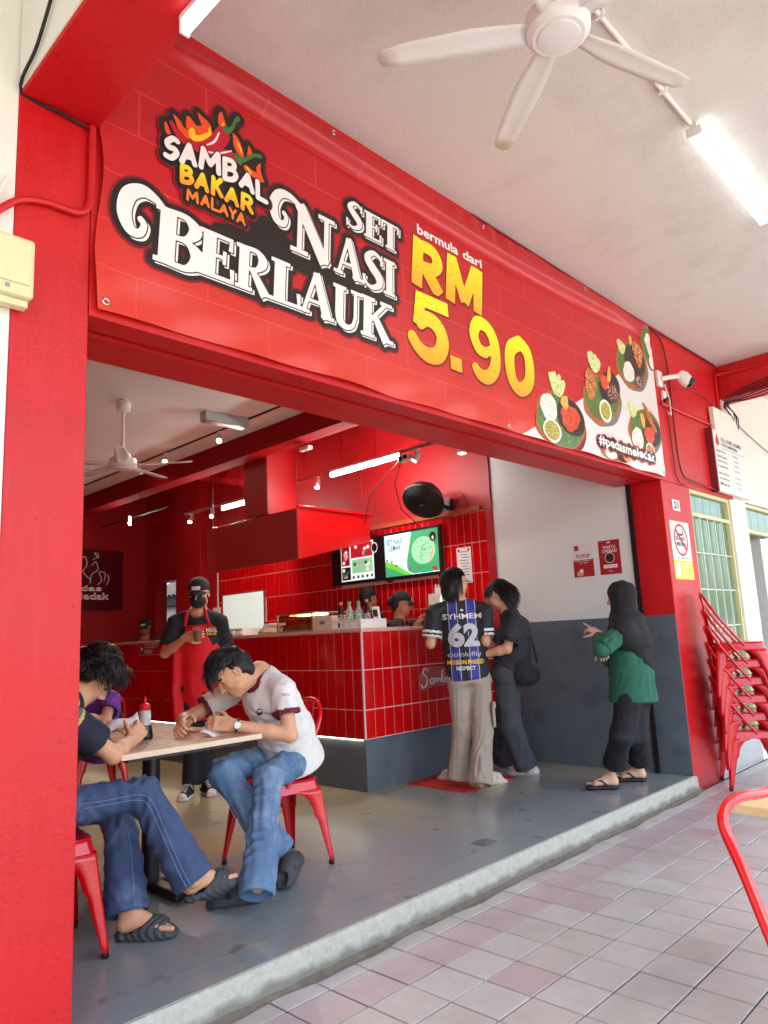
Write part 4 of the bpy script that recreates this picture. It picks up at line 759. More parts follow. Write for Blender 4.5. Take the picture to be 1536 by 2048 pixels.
# --- decorative serif capitals: bars (x0,y0,x1,y1,w0,w1) and strokes [(x,y,w)...] in cap-height units
def serif(*xs): return [(a, y, b, y, 0.045, 0.045) for a, b, y in xs]
ST = 0.125
GL = {
 'E': (0.74, [(0.24,0,0.24,1,ST,ST),(0.04,0.955,0.68,0.955,0.045,0.045),(0.04,0.045,0.72,0.045,0.045,0.045),(0.655,1.0,0.645,0.70,0.03,0.045),(0.70,0.0,0.685,0.32,0.03,0.045),(0.2,0.51,0.54,0.51,0.04,0.04),(0.53,0.36,0.53,0.66,0.035,0.035)], []),
 'B': (0.86, [(0.26,0,0.26,1,ST+0.01,ST+0.01)]+serif((0.05,0.5,0.045),(0.05,0.5,0.955)), [[(0.3,0.955,0.05),(0.56,0.95,0.06),(0.72,0.77,0.115),(0.56,0.56,0.055),(0.3,0.53,0.045)],[(0.3,0.53,0.045),(0.6,0.51,0.055),(0.79,0.28,0.135),(0.6,0.05,0.06),(0.3,0.045,0.05)]]),
 'R': (0.94, [(0.24,0,0.24,1,ST,ST),(0.44,0.52,0.80,0.0,0.07,0.125)]+serif((0.04,0.46,0.045),(0.04,0.46,0.955),(0.66,1.0,0.045)), [[(0.3,0.955,0.05),(0.56,0.95,0.06),(0.71,0.76,0.12),(0.56,0.54,0.055),(0.3,0.51,0.045)]]),
 'L': (0.74, [(0.24,0,0.24,1,ST,ST),(0.04,0.045,0.72,0.045,0.045,0.045),(0.69,0.0,0.67,0.36,0.03,0.05)]+serif((0.04,0.46,0.955)), []),
 'A': (1.0, [(0.15,0.0,0.48,1.0,0.05,0.055),(0.48,1.0,0.82,0.0,0.10,0.13),(0.26,0.32,0.70,0.32,0.04,0.04)]+serif((0.0,0.32,0.045),(0.64,1.02,0.045)), []),
 'U': (0.98, [(0.25,0.3,0.25,1,ST,ST),(0.76,0.3,0.76,1,0.055,0.055)]+serif((0.05,0.46,0.955),(0.60,0.96,0.955)), [[(0.25,0.34,0.125),(0.29,0.14,0.11),(0.48,0.035,0.07),(0.68,0.12,0.055),(0.76,0.34,0.055)]]),
 'K': (1.0, [(0.24,0,0.24,1,ST,ST),(0.80,0.96,0.30,0.40,0.05,0.05),(0.44,0.58,0.84,0.0,0.09,0.13)]+serif((0.04,0.46,0.045),(0.04,0.46,0.955),(0.62,1.0,0.955),(0.68,1.06,0.045)), []),
 'N': (1.06, [(0.22,0,0.22,1,0.055,0.055),(0.2,1.0,0.82,0.0,0.12,0.13),(0.84,0.0,0.84,1,0.055,0.055)]+serif((0.02,0.42,0.045),(0.64,1.04,0.955)), []),
 'S': (0.76, [(0.66,0.70,0.665,0.99,0.05,0.02),(0.09,0.01,0.10,0.31,0.02,0.05)], [[(0.66,0.82,0.04),(0.56,0.93,0.05),(0.37,0.96,0.065),(0.2,0.77,0.10),(0.36,0.57,0.125),(0.56,0.38,0.125),(0.58,0.18,0.09),(0.37,0.045,0.06),(0.2,0.08,0.045),(0.1,0.2,0.04)]]),
 'I': (0.5, [(0.25,0,0.25,1,ST,ST)]+serif((0.03,0.47,0.045),(0.03,0.47,0.955)), []),
 'T': (0.84, [(0.42,0,0.42,1,ST,ST),(0.05,0.955,0.79,0.955,0.045,0.045),(0.065,1.0,0.075,0.70,0.03,0.045),(0.775,1.0,0.765,0.70,0.03,0.045)]+serif((0.22,0.62,0.045)), []),
}
SWASH = {'B': [(0.3,0.96,0.05),(0.0,1.07,0.085),(-0.34,1.10,0.12),(-0.66,0.94,0.14),(-0.74,0.62,0.13),(-0.56,0.37,0.10),(-0.30,0.36,0.075),(-0.20,0.52,0.06),(-0.30,0.60,0.06)],
         'N': [(0.26,0.97,0.06),(-0.05,1.06,0.075),(-0.36,1.0,0.10),(-0.52,0.74,0.11),(-0.42,0.48,0.09),(-0.2,0.44,0.065),(-0.12,0.58,0.05),(-0.2,0.66,0.05)]}
FX0, FZ0, FH = 1.08, 2.62, 0.0042
fx = FX0+FH*np.arange(int(1.76/FH)); fz = FZ0+FH*np.arange(int(0.90/FH)); XX, ZZ = np.meshgrid(fx, fz)
D = np.full(XX.shape, 9.0)
def put(ch, x, z, w_, h, swash=False):
    """glyph at (x,z), total width w_, cap height h; adds to the field D in metres"""
    adv, bars, strokes = GL[ch]; sx = w_/adv
    sl = (XX > x-0.9*h) & (XX < x+w_+0.4*h) & (ZZ > z-0.4*h) & (ZZ < z+1.5*h); u = ((XX[sl]-x)-0.07*(ZZ[sl]-z))/sx; v = (ZZ[sl]-z)/h; d = np.full(u.shape, 9.0); k = (sx+h)/2
    for b in bars: d = np.minimum(d, d2_bar(u, v, *b))
    for s_ in strokes: d = np.minimum(d, d2_stroke(u, v, s_, 6))
    if swash: d = np.minimum(d, d2_stroke(u*sx/h, v, [(a*(0.62 if ch == 'B' else 0.74), b_, c_*0.92) for a, b_, c_ in SWASH[ch]], 6))
    D[sl] = np.minimum(D[sl], d*k)
for ch, x, z, w_, h in (('B', 1.285, 2.695, 0.232, 0.25), ('E', 1.488, 2.712, 0.19, 0.212), ('R', 1.672, 2.712, 0.20, 0.212), ('L', 1.858, 2.712, 0.19, 0.212), ('A', 2.026, 2.712, 0.225, 0.222), ('U', 2.232, 2.706, 0.21, 0.218), ('K', 2.425, 2.706, 0.235, 0.222)): put(ch, x, z, w_, h, ch == 'B')
for ch, x, z, w_, h in (('N', 1.985, 2.998, 0.285, 0.258), ('A', 2.262, 2.986, 0.20, 0.215), ('S', 2.448, 2.978, 0.175, 0.218), ('I', 2.61, 2.984, 0.10, 0.208)): put(ch, x, z, w_, h, ch == 'N')
for ch, x, z, w_, h in (('S', 2.352, 3.272, 0.135, 0.155), ('E', 2.482, 3.266, 0.14, 0.152), ('T', 2.612, 3.262, 0.15, 0.155)): put(ch, x, z, w_, h)
def shift(A, dx, dz):
    i, j = int(round(dx/FH)), int(round(dz/FH)); B = np.full(A.shape, 9.0); ny_, nx_ = A.shape
    B[max(0, j):ny_+min(0, j), max(0, i):nx_+min(0, i)] = A[max(0, -j):ny_+min(0, -j), max(0, -i):nx_+min(0, -i)]; return B
DS = shift(D, 0.012, -0.010)
fill = np.minimum(d2_stroke(XX, ZZ, [(1.62, 2.93, 0.05), (1.9, 2.97, 0.07), (2.2, 2.96, 0.06), (2.6, 2.93, 0.06)], 6), d2_stroke(XX, ZZ, [(1.75, 2.98, 0.04), (1.86, 3.06, 0.05), (1.95, 3.02, 0.05)], 6))
black = np.minimum(np.minimum(D-0.024, DS-0.022), fill)
pr_field('lettering_soft_edge', black-0.010, FX0, FZ0, FH, 'pr_shade', 1)
pr_field('lettering_outline', black, FX0, FZ0, FH, 'pr_black', 2)
pr_field('lettering_shadow', DS-0.002, FX0, FZ0, FH, 'pr_white', 3); pr_field('lettering_gap', D-0.0055, FX0, FZ0, FH, 'pr_black', 4); pr_field('lettering_face', D, FX0, FZ0, FH, 'pr_white', 5)
# --- flame and chili emblem with hand-drawn letters
LH = 0.0036; lx = 1.28+LH*np.arange(int(0.66/LH)); lz = 2.99+LH*np.arange(int(0.60/LH)); XL, ZL = np.meshgrid(lx, lz)
HAND = {'S': [[(.88,.84),(.55,.99),(.16,.82),(.28,.57),(.72,.43),(.86,.2),(.5,.0),(.1,.14)]], 'A': [[(0,0),(.5,1)],[(.5,1),(1,0)],[(.22,.34),(.8,.34)]], 'M': [[(0,0),(.08,1)],[(.08,1),(.5,.3)],[(.5,.3),(.92,1)],[(.92,1),(1,0)]],
        'B': [[(.1,0),(.1,1)],[(.1,1),(.62,.97),(.8,.77),(.6,.55),(.1,.53)],[(.1,.53),(.65,.52),(.92,.27),(.65,.02),(.1,0)]], 'L': [[(.1,1),(.1,0)],[(.1,0),(.95,0)]], 'K': [[(.1,0),(.1,1)],[(.85,1),(.15,.45)],[(.35,.58),(.95,0)]],
        'R': [[(.1,0),(.1,1)],[(.1,1),(.66,.97),(.86,.73),(.6,.5),(.1,.48)],[(.45,.5),(.95,0)]], 'Y': [[(0,1),(.5,.48)],[(1,1),(.5,.48)],[(.5,.48),(.5,0)]]}
def word(letters, r):
    d = np.full(XL.shape, 9.0)
    for ch, bl, br_, tl in letters:
        bl, br_, tl = V(*bl), V(*br_), V(*tl)
        for s_ in HAND[ch]: d = np.minimum(d, d2_stroke(XL, ZL, [(*(bl+(br_-bl)*a+(tl-bl)*b), r) for a, b in s_], 6 if len(s_) > 2 else 1))
    return d
W1 = word([('S', (1.345, 3.154), (1.408, 3.186), (1.348, 3.243)), ('A', (1.424, 3.176), (1.484, 3.190), (1.429, 3.259)), ('M', (1.514, 3.194), (1.601, 3.204), (1.519, 3.284)), ('B', (1.625, 3.192), (1.696, 3.210), (1.626, 3.286)), ('A', (1.716, 3.200), (1.777, 3.193), (1.724, 3.268)), ('L', (1.801, 3.179), (1.855, 3.176), (1.801, 3.258))], 0.0125)
W2 = word([('B', (1.420, 3.084), (1.476, 3.097), (1.420, 3.154)), ('A', (1.492, 3.092), (1.543, 3.095), (1.497, 3.158)), ('K', (1.567, 3.095), (1.617, 3.101), (1.570, 3.171)), ('A', (1.639, 3.094), (1.694, 3.092), (1.642, 3.158)), ('R', (1.717, 3.089), (1.775, 3.090), (1.720, 3.161))], 0.0105)
W3 = word([('M', (1.451, 3.016), (1.498, 3.020), (1.451, 3.060)), ('A', (1.517, 3.022), (1.551, 3.025), (1.520, 3.066)), ('L', (1.565, 3.022), (1.599, 3.024), (1.565, 3.070)), ('A', (1.608, 3.024), (1.643, 3.022), (1.610, 3.064)), ('Y', (1.656, 3.022), (1.686, 3.021), (1.657, 3.064)), ('A', (1.695, 3.017), (1.732, 3.015), (1.698, 3.062))], 0.0062)
def blob(pts, n_=1): return d2_stroke(XL, ZL, pts, n_)
F1 = np.minimum.reduce([blob([(*(1.352, 3.317), .006), (*(1.360, 3.289), .012), (*(1.368, 3.277), .010)], 3), blob([(*(1.390, 3.374), .004), (*(1.410, 3.352), .014), (*(1.422, 3.330), .016), (*(1.451, 3.316), .02)], 4), blob([(*(1.460, 3.395), .012), (*(1.476, 3.358), .03), (*(1.502, 3.346), .035), (*(1.536, 3.368), .03)], 4), blob([(*(1.506, 3.445), .004), (*(1.524, 3.425), .015), (*(1.545, 3.406), .024), (*(1.554, 3.373), .02)], 4), blob([(*(1.622, 3.516), .003), (*(1.621, 3.485), .016), (*(1.626, 3.457), .02), (*(1.628, 3.441), .012)], 4), blob([(*(1.683, 3.439), .004), (*(1.699, 3.412), .018), (*(1.707, 3.382), .022), (*(1.726, 3.356), .012)], 4), blob([(*(1.765, 3.419), .003), (*(1.772, 3.392), .012), (*(1.764, 3.366), .01)], 4), blob([(*(1.749, 3.301), .014), (*(1.772, 3.291), .016), (*(1.816, 3.284), .016), (*(1.840, 3.278), .008)], 4), blob([(*(1.827, 3.356), .004), (*(1.816, 3.325), .012), (*(1.826, 3.293), .012)], 4)])
F2 = np.minimum.reduce([blob([(*(1.476, 3.349), .012), (*(1.476, 3.320), .018), (*(1.510, 3.325), .014), (*(1.554, 3.360), .016)], 5), blob([(*(1.560, 3.402), .004), (*(1.562, 3.373), .009)], 3), blob([(*(1.699, 3.408), .003), (*(1.717, 3.386), .007), (*(1.724, 3.364), .004)], 4), blob([(*(1.753, 3.304), .006), (*(1.772, 3.286), .006)], 3), blob([(*(1.630, 3.464), .003), (*(1.630, 3.447), .008)], 3)])
CH = np.minimum.reduce([blob([(*(1.378, 3.331), .010), (*(1.402, 3.299), .014), (*(1.447, 3.277), .018), (*(1.519, 3.292), .022), (*(1.589, 3.344), .034), (*(1.625, 3.401), .036), (*(1.630, 3.420), .025)], 5), blob([(*(1.493, 3.271), .014), (*(1.570, 3.284), .02), (*(1.647, 3.313), .026), (*(1.679, 3.316), .024)], 5)])
CHh = np.minimum.reduce([blob([(*(1.545, 3.313), .003), (*(1.584, 3.350), .005), (*(1.607, 3.404), .003)], 5), blob([(*(1.544, 3.280), .003), (*(1.602, 3.301), .004), (*(1.670, 3.346), .003)], 5)])
GR = np.minimum.reduce([blob([(*(1.644, 3.436), .020), (*(1.662, 3.446), .012), (*(1.681, 3.473), .008), (*(1.693, 3.506), .008), (*(1.710, 3.528), .011)], 5), blob([(*(1.704, 3.332), .020), (*(1.730, 3.330), .011), (*(1.764, 3.359), .009), (*(1.798, 3.387), .009), (*(1.828, 3.395), .010)], 5), blob([(*(1.711, 3.314), .016), (*(1.718, 3.304), .006)], 3)])
allw = np.minimum.reduce([W1-0.020, W2-0.020, W3-0.016, F1-0.024, CH-0.020, GR-0.022])
pr_field('emblem_soft_edge', allw-0.008, 1.28, 2.99, LH, 'pr_shade', 6); pr_field('emblem_outline', allw, 1.28, 2.99, LH, 'pr_black', 7)
pr_field('emblem_flames', F1, 1.28, 2.99, LH, 'pr_flame', 8); pr_field('emblem_flame_hearts', F2, 1.28, 2.99, LH, 'pr_yellow', 9)
pr_field('emblem_chilies', CH, 1.28, 2.99, LH, 'pr_chili', 9.5); pr_field('emblem_highlights', CHh, 1.28, 2.99, LH, 'pr_white', 10.5); pr_field('emblem_stalks', GR, 1.28, 2.99, LH, 'pr_green', 10.5)
pr_field('emblem_word_edge', np.minimum.reduce([W1-0.006, W2-0.005]), 1.28, 2.99, LH, 'pr_black', 11.5)
pr_field('emblem_word', W1, 1.28, 2.99, LH, 'pr_white', 12.5); pr_field('emblem_word', W2, 1.28, 2.99, LH, 'pr_gold_bakar', 12.5); pr_field('emblem_word', W3, 1.28, 2.99, LH, 'pr_orange', 12.5)
# --- price lettering
pr_text('price_caption', 'bermula', 2.925, 3.450, 0.375, 0.062, 'pr_white', 3, 0.028); pr_text('price_caption', 'dari', 3.345, 3.450, 0.195, 0.062, 'pr_white', 3, 0.028)
NH = 0.0045; px_ = 2.76+NH*np.arange(int(1.36/NH)); pz_ = 2.64+NH*np.arange(int(0.84/NH)); XP, ZP = np.meshgrid(px_, pz_)
def bar(*a): return d2_bar(XP, ZP, *a)
def stk(p_, n_=7): return d2_stroke(XP, ZP, p_, n_)
rm = np.minimum.reduce([bar(2.895, 3.122, 2.935, 3.425, .045), bar(2.99, 3.25, 3.095, 3.128, .05), stk([(2.945,3.385,.036),(3.05,3.383,.04),(3.095,3.325,.046),(3.05,3.268,.038),(2.94,3.262,.034)]), bar(3.195, 3.124, 3.235, 3.43, .043), bar(3.232, 3.43, 3.335, 3.16, .044, .04), bar(3.475, 3.43, 3.335, 3.16, .044, .04), bar(3.462, 3.128, 3.498, 3.43, .043)])
rm = np.maximum(rm, np.maximum(3.118-ZP, ZP-3.432))
num = np.minimum.reduce([bar(2.915, 3.05, 3.165, 3.055, .042), bar(2.925, 3.085, 2.885, 2.885, .042), stk([(2.905,2.90,.035),(2.97,2.945,.046),(3.06,2.92,.052),(3.095,2.84,.055),(3.05,2.755,.052),(2.96,2.728,.046),(2.88,2.755,.042),(2.835,2.80,.04)]), bar(3.155, 2.738, 3.262, 2.738, .042)])
num = np.minimum.reduce([num, stk([(3.505,2.885,.036),(3.44,2.90,.042),(3.405,2.98,.045),(3.45,3.06,.045),(3.535,3.065,.045),(3.60,3.01,.05),(3.62,2.91,.052),(3.595,2.80,.05),(3.52,2.73,.046),(3.44,2.728,.042),(3.40,2.76,.036)]), stk([(3.53,2.895,.03),(3.60,2.93,.03)]), stk([(3.905,3.055,.05),(3.80,2.99,.052),(3.77,2.88,.054),(3.79,2.77,.052),(3.87,2.728,.048),(3.97,2.79,.052),(4.005,2.90,.054),(3.985,3.01,.052),(3.905,3.055,.05)])])
for A, mm in ((rm, 'pr_gold_rm'), (num, 'pr_gold_num')):
    pr_field('price_shadow', A-0.008, 2.764, 2.636, NH, 'pr_shade', 1.5); pr_field('price', A, 2.76, 2.64, NH, mm, 3)
# --- food picture corner
mat('f_board', srgb(186, 96, 50), 0.45, var=0.12, vscale=14); mat('f_leaf', srgb(86, 120, 58), 0.45, var=0.2, vscale=16); mat('f_dark', srgb(52, 46, 44), 0.35); mat('f_rice', srgb(240, 238, 228), 0.6, var=0.05, vscale=50, bump=0.3, bscale=120); mat('f_lettuce', srgb(222, 226, 160), 0.5, var=0.14, vscale=26)
mat('f_red', srgb(216, 74, 44), 0.4, var=0.25, vscale=22); mat('f_peas', srgb(206, 178, 66), 0.5, var=0.45, vscale=90, col2=srgb(104, 120, 40), c2scale=110, c2lo=0.5, c2hi=0.55); mat('f_noodle', srgb(214, 130, 56), 0.5, var=0.4, vscale=80, col2=srgb(150, 60, 26), c2scale=90, c2lo=0.52, c2hi=0.57); mat('f_wine', srgb(92, 44, 54), 0.4, var=0.4, vscale=70, col2=srgb(176, 110, 100), c2scale=90, c2lo=0.56, c2hi=0.6); mat('f_chip', srgb(238, 176, 84), 0.5, var=0.12, vscale=30)
pr_poly('white_corner', [(3.86, 2.43), (4.6, 2.794), (5.294, 3.157), (5.824, 3.451), (6.03, 3.56), (6.03, 2.43)], 'pr_grey', 1)
def ell(name, u, v, a, b, m, lay, rot=0.0, n_=28, wob=0.0, seed=0):
    r_ = random.Random(seed+int(u*1000)); ph = r_.uniform(0, 6)
    pts = []
    for k in range(n_):
        q = 2*math.pi*k/n_; f = 1+wob*math.sin(3*q+ph)+wob*0.7*math.sin(7*q+ph*2); x, y = a*f*math.cos(q), b*f*math.sin(q); pts.append((u+x*math.cos(rot)-y*math.sin(rot), v+x*math.sin(rot)+y*math.cos(rot)))
    pts = [(min(max(x, BX0+0.01), BX1-0.004), max(y, BZ0+0.006)) for x, y in pts]
    pr_poly(name, pts, m, lay)
def lettuce(u, v, s_, lay):
    for k, a in enumerate((0.5, 0.1, -0.35, -0.75, 0.25)): ell('lettuce', u+s_*0.5*math.sin(-a), v+s_*0.5*math.cos(a), s_*0.26, s_*0.55, 'f_lettuce', lay+0.3*k, a, 16, 0.06, k)
def plate(u, v, a, b, rot, kind):
    ell('plate_shadow', u+0.02, v-0.015, a*1.03, b*1.03, 'pr_shade' if u < 4.6 else 'ink_grey', 1.6, rot, 32, 0.03)
    ell('plate', u, v, a, b, 'f_board', 2.2, rot, 32, 0.03); ell('leaf', u+0.012, v+0.012, a*0.92, b*0.90, 'f_leaf', 2.9, rot, 28, 0.03)
plate(4.345, 2.60, 0.33, 0.215, 0.12, 0); lettuce(4.33, 2.79, 0.16, 4); ell('rice', 4.20, 2.675, 0.105, 0.10, 'f_rice', 5.8, 0, 20, 0.05)
ell('bowl', 4.49, 2.655, 0.19, 0.135, 'f_dark', 6.5); ell('sambal', 4.475, 2.65, 0.135, 0.095, 'f_red', 7.2, 0.3, 20, 0.09); ell('cracker', 4.42, 2.75, 0.06, 0.05, 'f_chip', 7.9, 0.9, 8, 0.15); ell('small_bowl', 4.225, 2.515, 0.11, 0.085, 'f_rice', 6.5); ell('peas', 4.225, 2.517, 0.09, 0.067, 'f_peas', 7.2)
plate(5.00, 2.90, 0.32, 0.19, 0.35, 1); lettuce(4.91, 3.10, 0.15, 4); ell('noodles', 4.83, 2.985, 0.085, 0.125, 'f_noodle', 5.8, -0.15, 20, 0.05); ell('bowl', 5.14, 3.02, 0.185, 0.125, 'f_dark', 5.8, 0.4); ell('sambal', 5.06, 3.05, 0.075, 0.06, 'f_red', 6.6, 0.3, 16, 0.1); ell('anchovies', 5.18, 2.985, 0.11, 0.075, 'f_wine', 6.6, 0.5, 18, 0.08); ell('cracker', 5.15, 3.13, 0.03, 0.075, 'f_chip', 7.3, -0.3, 8, 0.15); ell('small_bowl', 5.03, 2.81, 0.10, 0.09, 'f_rice', 6.6, 0.4); ell('peas', 5.03, 2.812, 0.078, 0.068, 'f_peas', 7.3, 0.4)
plate(5.60, 3.32, 0.30, 0.20, 0.30, 2); ell('black_tray', 5.66, 3.37, 0.20, 0.15, 'f_dark', 3.6, 0.3); lettuce(5.42, 3.38, 0.11, 4.4); ell('rice', 5.52, 3.24, 0.11, 0.085, 'f_rice', 6.0, 0.5, 20, 0.05); ell('fried_chicken', 5.73, 3.45, 0.09, 0.11, 'f_noodle', 6.0, 0.3, 18, 0.14); ell('anchovies', 5.70, 3.20, 0.085, 0.055, 'f_wine', 6.0, 0.4, 16, 0.12); ell('cracker', 5.61, 3.54, 0.03, 0.05, 'f_chip', 6.8, -0.3, 8, 0.12)
plate(5.97, 3.58, 0.14, 0.19, 0.1, 3); ell('rice', 5.985, 3.60, 0.06, 0.11, 'f_rice', 6.0, 0.1, 18, 0.05); ell('small_bowl', 6.01, 3.44, 0.06, 0.06, 'f_rice', 6.0)
plate(5.71, 2.77, 0.31, 0.19, 0.25, 4); lettuce(5.50, 2.86, 0.12, 4); ell('rice', 5.555, 2.685, 0.105, 0.09, 'f_rice', 5.8, 0.3, 20, 0.05); ell('bowl', 5.84, 2.78, 0.18, 0.125, 'f_dark', 5.8, 0.3); ell('sambal', 5.79, 2.75, 0.10, 0.075, 'f_red', 6.5, 0.3, 18, 0.08); ell('fish', 5.83, 2.90, 0.035, 0.16, 'f_noodle', 7.2, 0.75, 14, 0.12); ell('cracker', 5.68, 2.86, 0.04, 0.07, 'f_chip', 7.0, 0.2, 8, 0.1); ell('small_bowl', 5.77, 2.615, 0.085, 0.065, 'f_rice', 7.9); ell('peas', 5.77, 2.617, 0.066, 0.048, 'f_noodle', 8.6)
ell('plate', 5.10, 2.475, 0.22, 0.05, 'f_board', 2.2); ell('rice', 5.05, 2.48, 0.10, 0.04, 'f_rice', 3.0); ell('bowl', 5.24, 2.475, 0.09, 0.04, 'f_dark', 3.0); ell('cracker', 5.33, 2.49, 0.07, 0.04, 'f_chip', 3.6)
def sprinkle(u, v, a, b, m, n_, s_, lay, seed):
    """grains, flecks and garnish printed over a dish: too small to pick apart, one part"""
    r_ = random.Random(seed); vs, fs = [], []
    for k in range(n_):
        q = r_.uniform(0, 6.28); rr = math.sqrt(r_.random()); x, z = u+a*rr*math.cos(q), v+b*rr*math.sin(q); an = r_.uniform(0, 3.14); l, w_ = s_*r_.uniform(0.6, 1.5), s_*r_.uniform(0.2, 0.5); c, sn = math.cos(an), math.sin(an); i = len(vs)
        x = min(x, BX1-0.03); z = max(z, BZ0+0.02)
        vs += [(x+l*c, z+l*sn, 0), (x-w_*sn, z+w_*c, 0), (x-l*c, z-l*sn, 0), (x+w_*sn, z-w_*c, 0)]; fs.append((i, i+1, i+2, i+3))
    me = bpy.data.meshes.new('garnish'); me.from_pydata(vs, [], fs); me.update(); o = link('garnish', on_banner(me, lay), m, banner); o['kind'] = 'stuff'
mat('f_cream', srgb(250, 240, 206), 0.5); mat('f_brown', srgb(112, 52, 26), 0.5); mat('f_lime', srgb(150, 176, 70), 0.5); mat('f_shadow', srgb(176, 168, 150), 0.6); mat('f_hot', srgb(244, 116, 66), 0.4)
for (u, v, a, b, m_, n_, s_, l_) in ((4.20,2.675,.09,.085,'f_shadow',60,.008,6.1),(4.475,2.65,.11,.075,'f_hot',34,.014,7.5),(4.475,2.64,.11,.075,'f_brown',26,.012,7.7),(4.225,2.517,.08,.058,'f_lime',70,.006,7.5),(4.225,2.517,.08,.058,'f_cream',50,.005,7.7),(4.35,2.60,.28,.17,'f_lime',30,.016,3.2),(4.33,2.86,.09,.08,'f_lime',26,.012,5.9),
        (4.83,2.985,.07,.11,'f_brown',70,.010,6.1),(4.83,2.985,.07,.11,'f_cream',36,.008,6.3),(5.06,3.05,.06,.045,'f_hot',24,.010,6.9),(5.18,2.985,.09,.06,'f_cream',46,.009,6.9),(5.18,2.985,.09,.06,'f_brown',40,.009,7.1),(5.03,2.812,.07,.06,'f_lime',70,.006,7.6),(5.03,2.812,.07,.06,'f_cream',40,.005,7.8),(4.91,3.17,.09,.08,'f_lime',24,.012,5.9),(5.05,2.86,.2,.1,'f_lime',18,.016,3.2),
        (5.52,3.24,.09,.065,'f_shadow',60,.008,6.3),(5.73,3.45,.075,.09,'f_brown',60,.012,6.3),(5.73,3.45,.075,.09,'f_cream',36,.010,6.5),(5.70,3.20,.07,.045,'f_cream',40,.009,6.3),(5.42,3.43,.06,.06,'f_lime',22,.010,6.2),(5.66,3.37,.17,.12,'f_brown',30,.012,3.9),
        (5.555,2.685,.085,.07,'f_shadow',60,.008,6.1),(5.79,2.75,.085,.06,'f_hot',40,.010,6.8),(5.83,2.90,.10,.10,'f_brown',60,.012,7.5),(5.83,2.90,.09,.09,'f_hot',30,.010,7.7),(5.50,2.91,.06,.06,'f_lime',22,.010,5.9),(5.77,2.617,.06,.042,'f_cream',40,.006,8.9),(5.985,3.60,.045,.09,'f_shadow',40,.008,6.3)): sprinkle(u, v, a, b, m_, n_, s_, l_, int(u*1000+l_*10))
me_x0 = 4.86
g_ = text_mesh('#pedasmeledak', 1.0, 0.03, fit=(0.98, 0.105)); 
for dx in range(14): ell('tag_edge', me_x0+0.035+dx*0.070, 2.545+0.012*(dx % 2), 0.06, 0.062, 'pr_chili', 9.2+0.08*dx, 0, 14)
for dx in range(14): ell('tag_ground', me_x0+0.035+dx*0.070, 2.545+0.012*(dx % 2), 0.05, 0.052, 'pr_black', 10.8+0.08*dx, 0, 14)
co = np.empty(len(g_.vertices)*3, np.float32); g_.vertices.foreach_get('co', co); co = co.reshape(-1, 3); co[:,0] += me_x0; co[:,1] += 2.497; g_.vertices.foreach_set('co', co.ravel()); link('tag_lettering', on_banner(g_, 12.6), 'pr_white', banner)
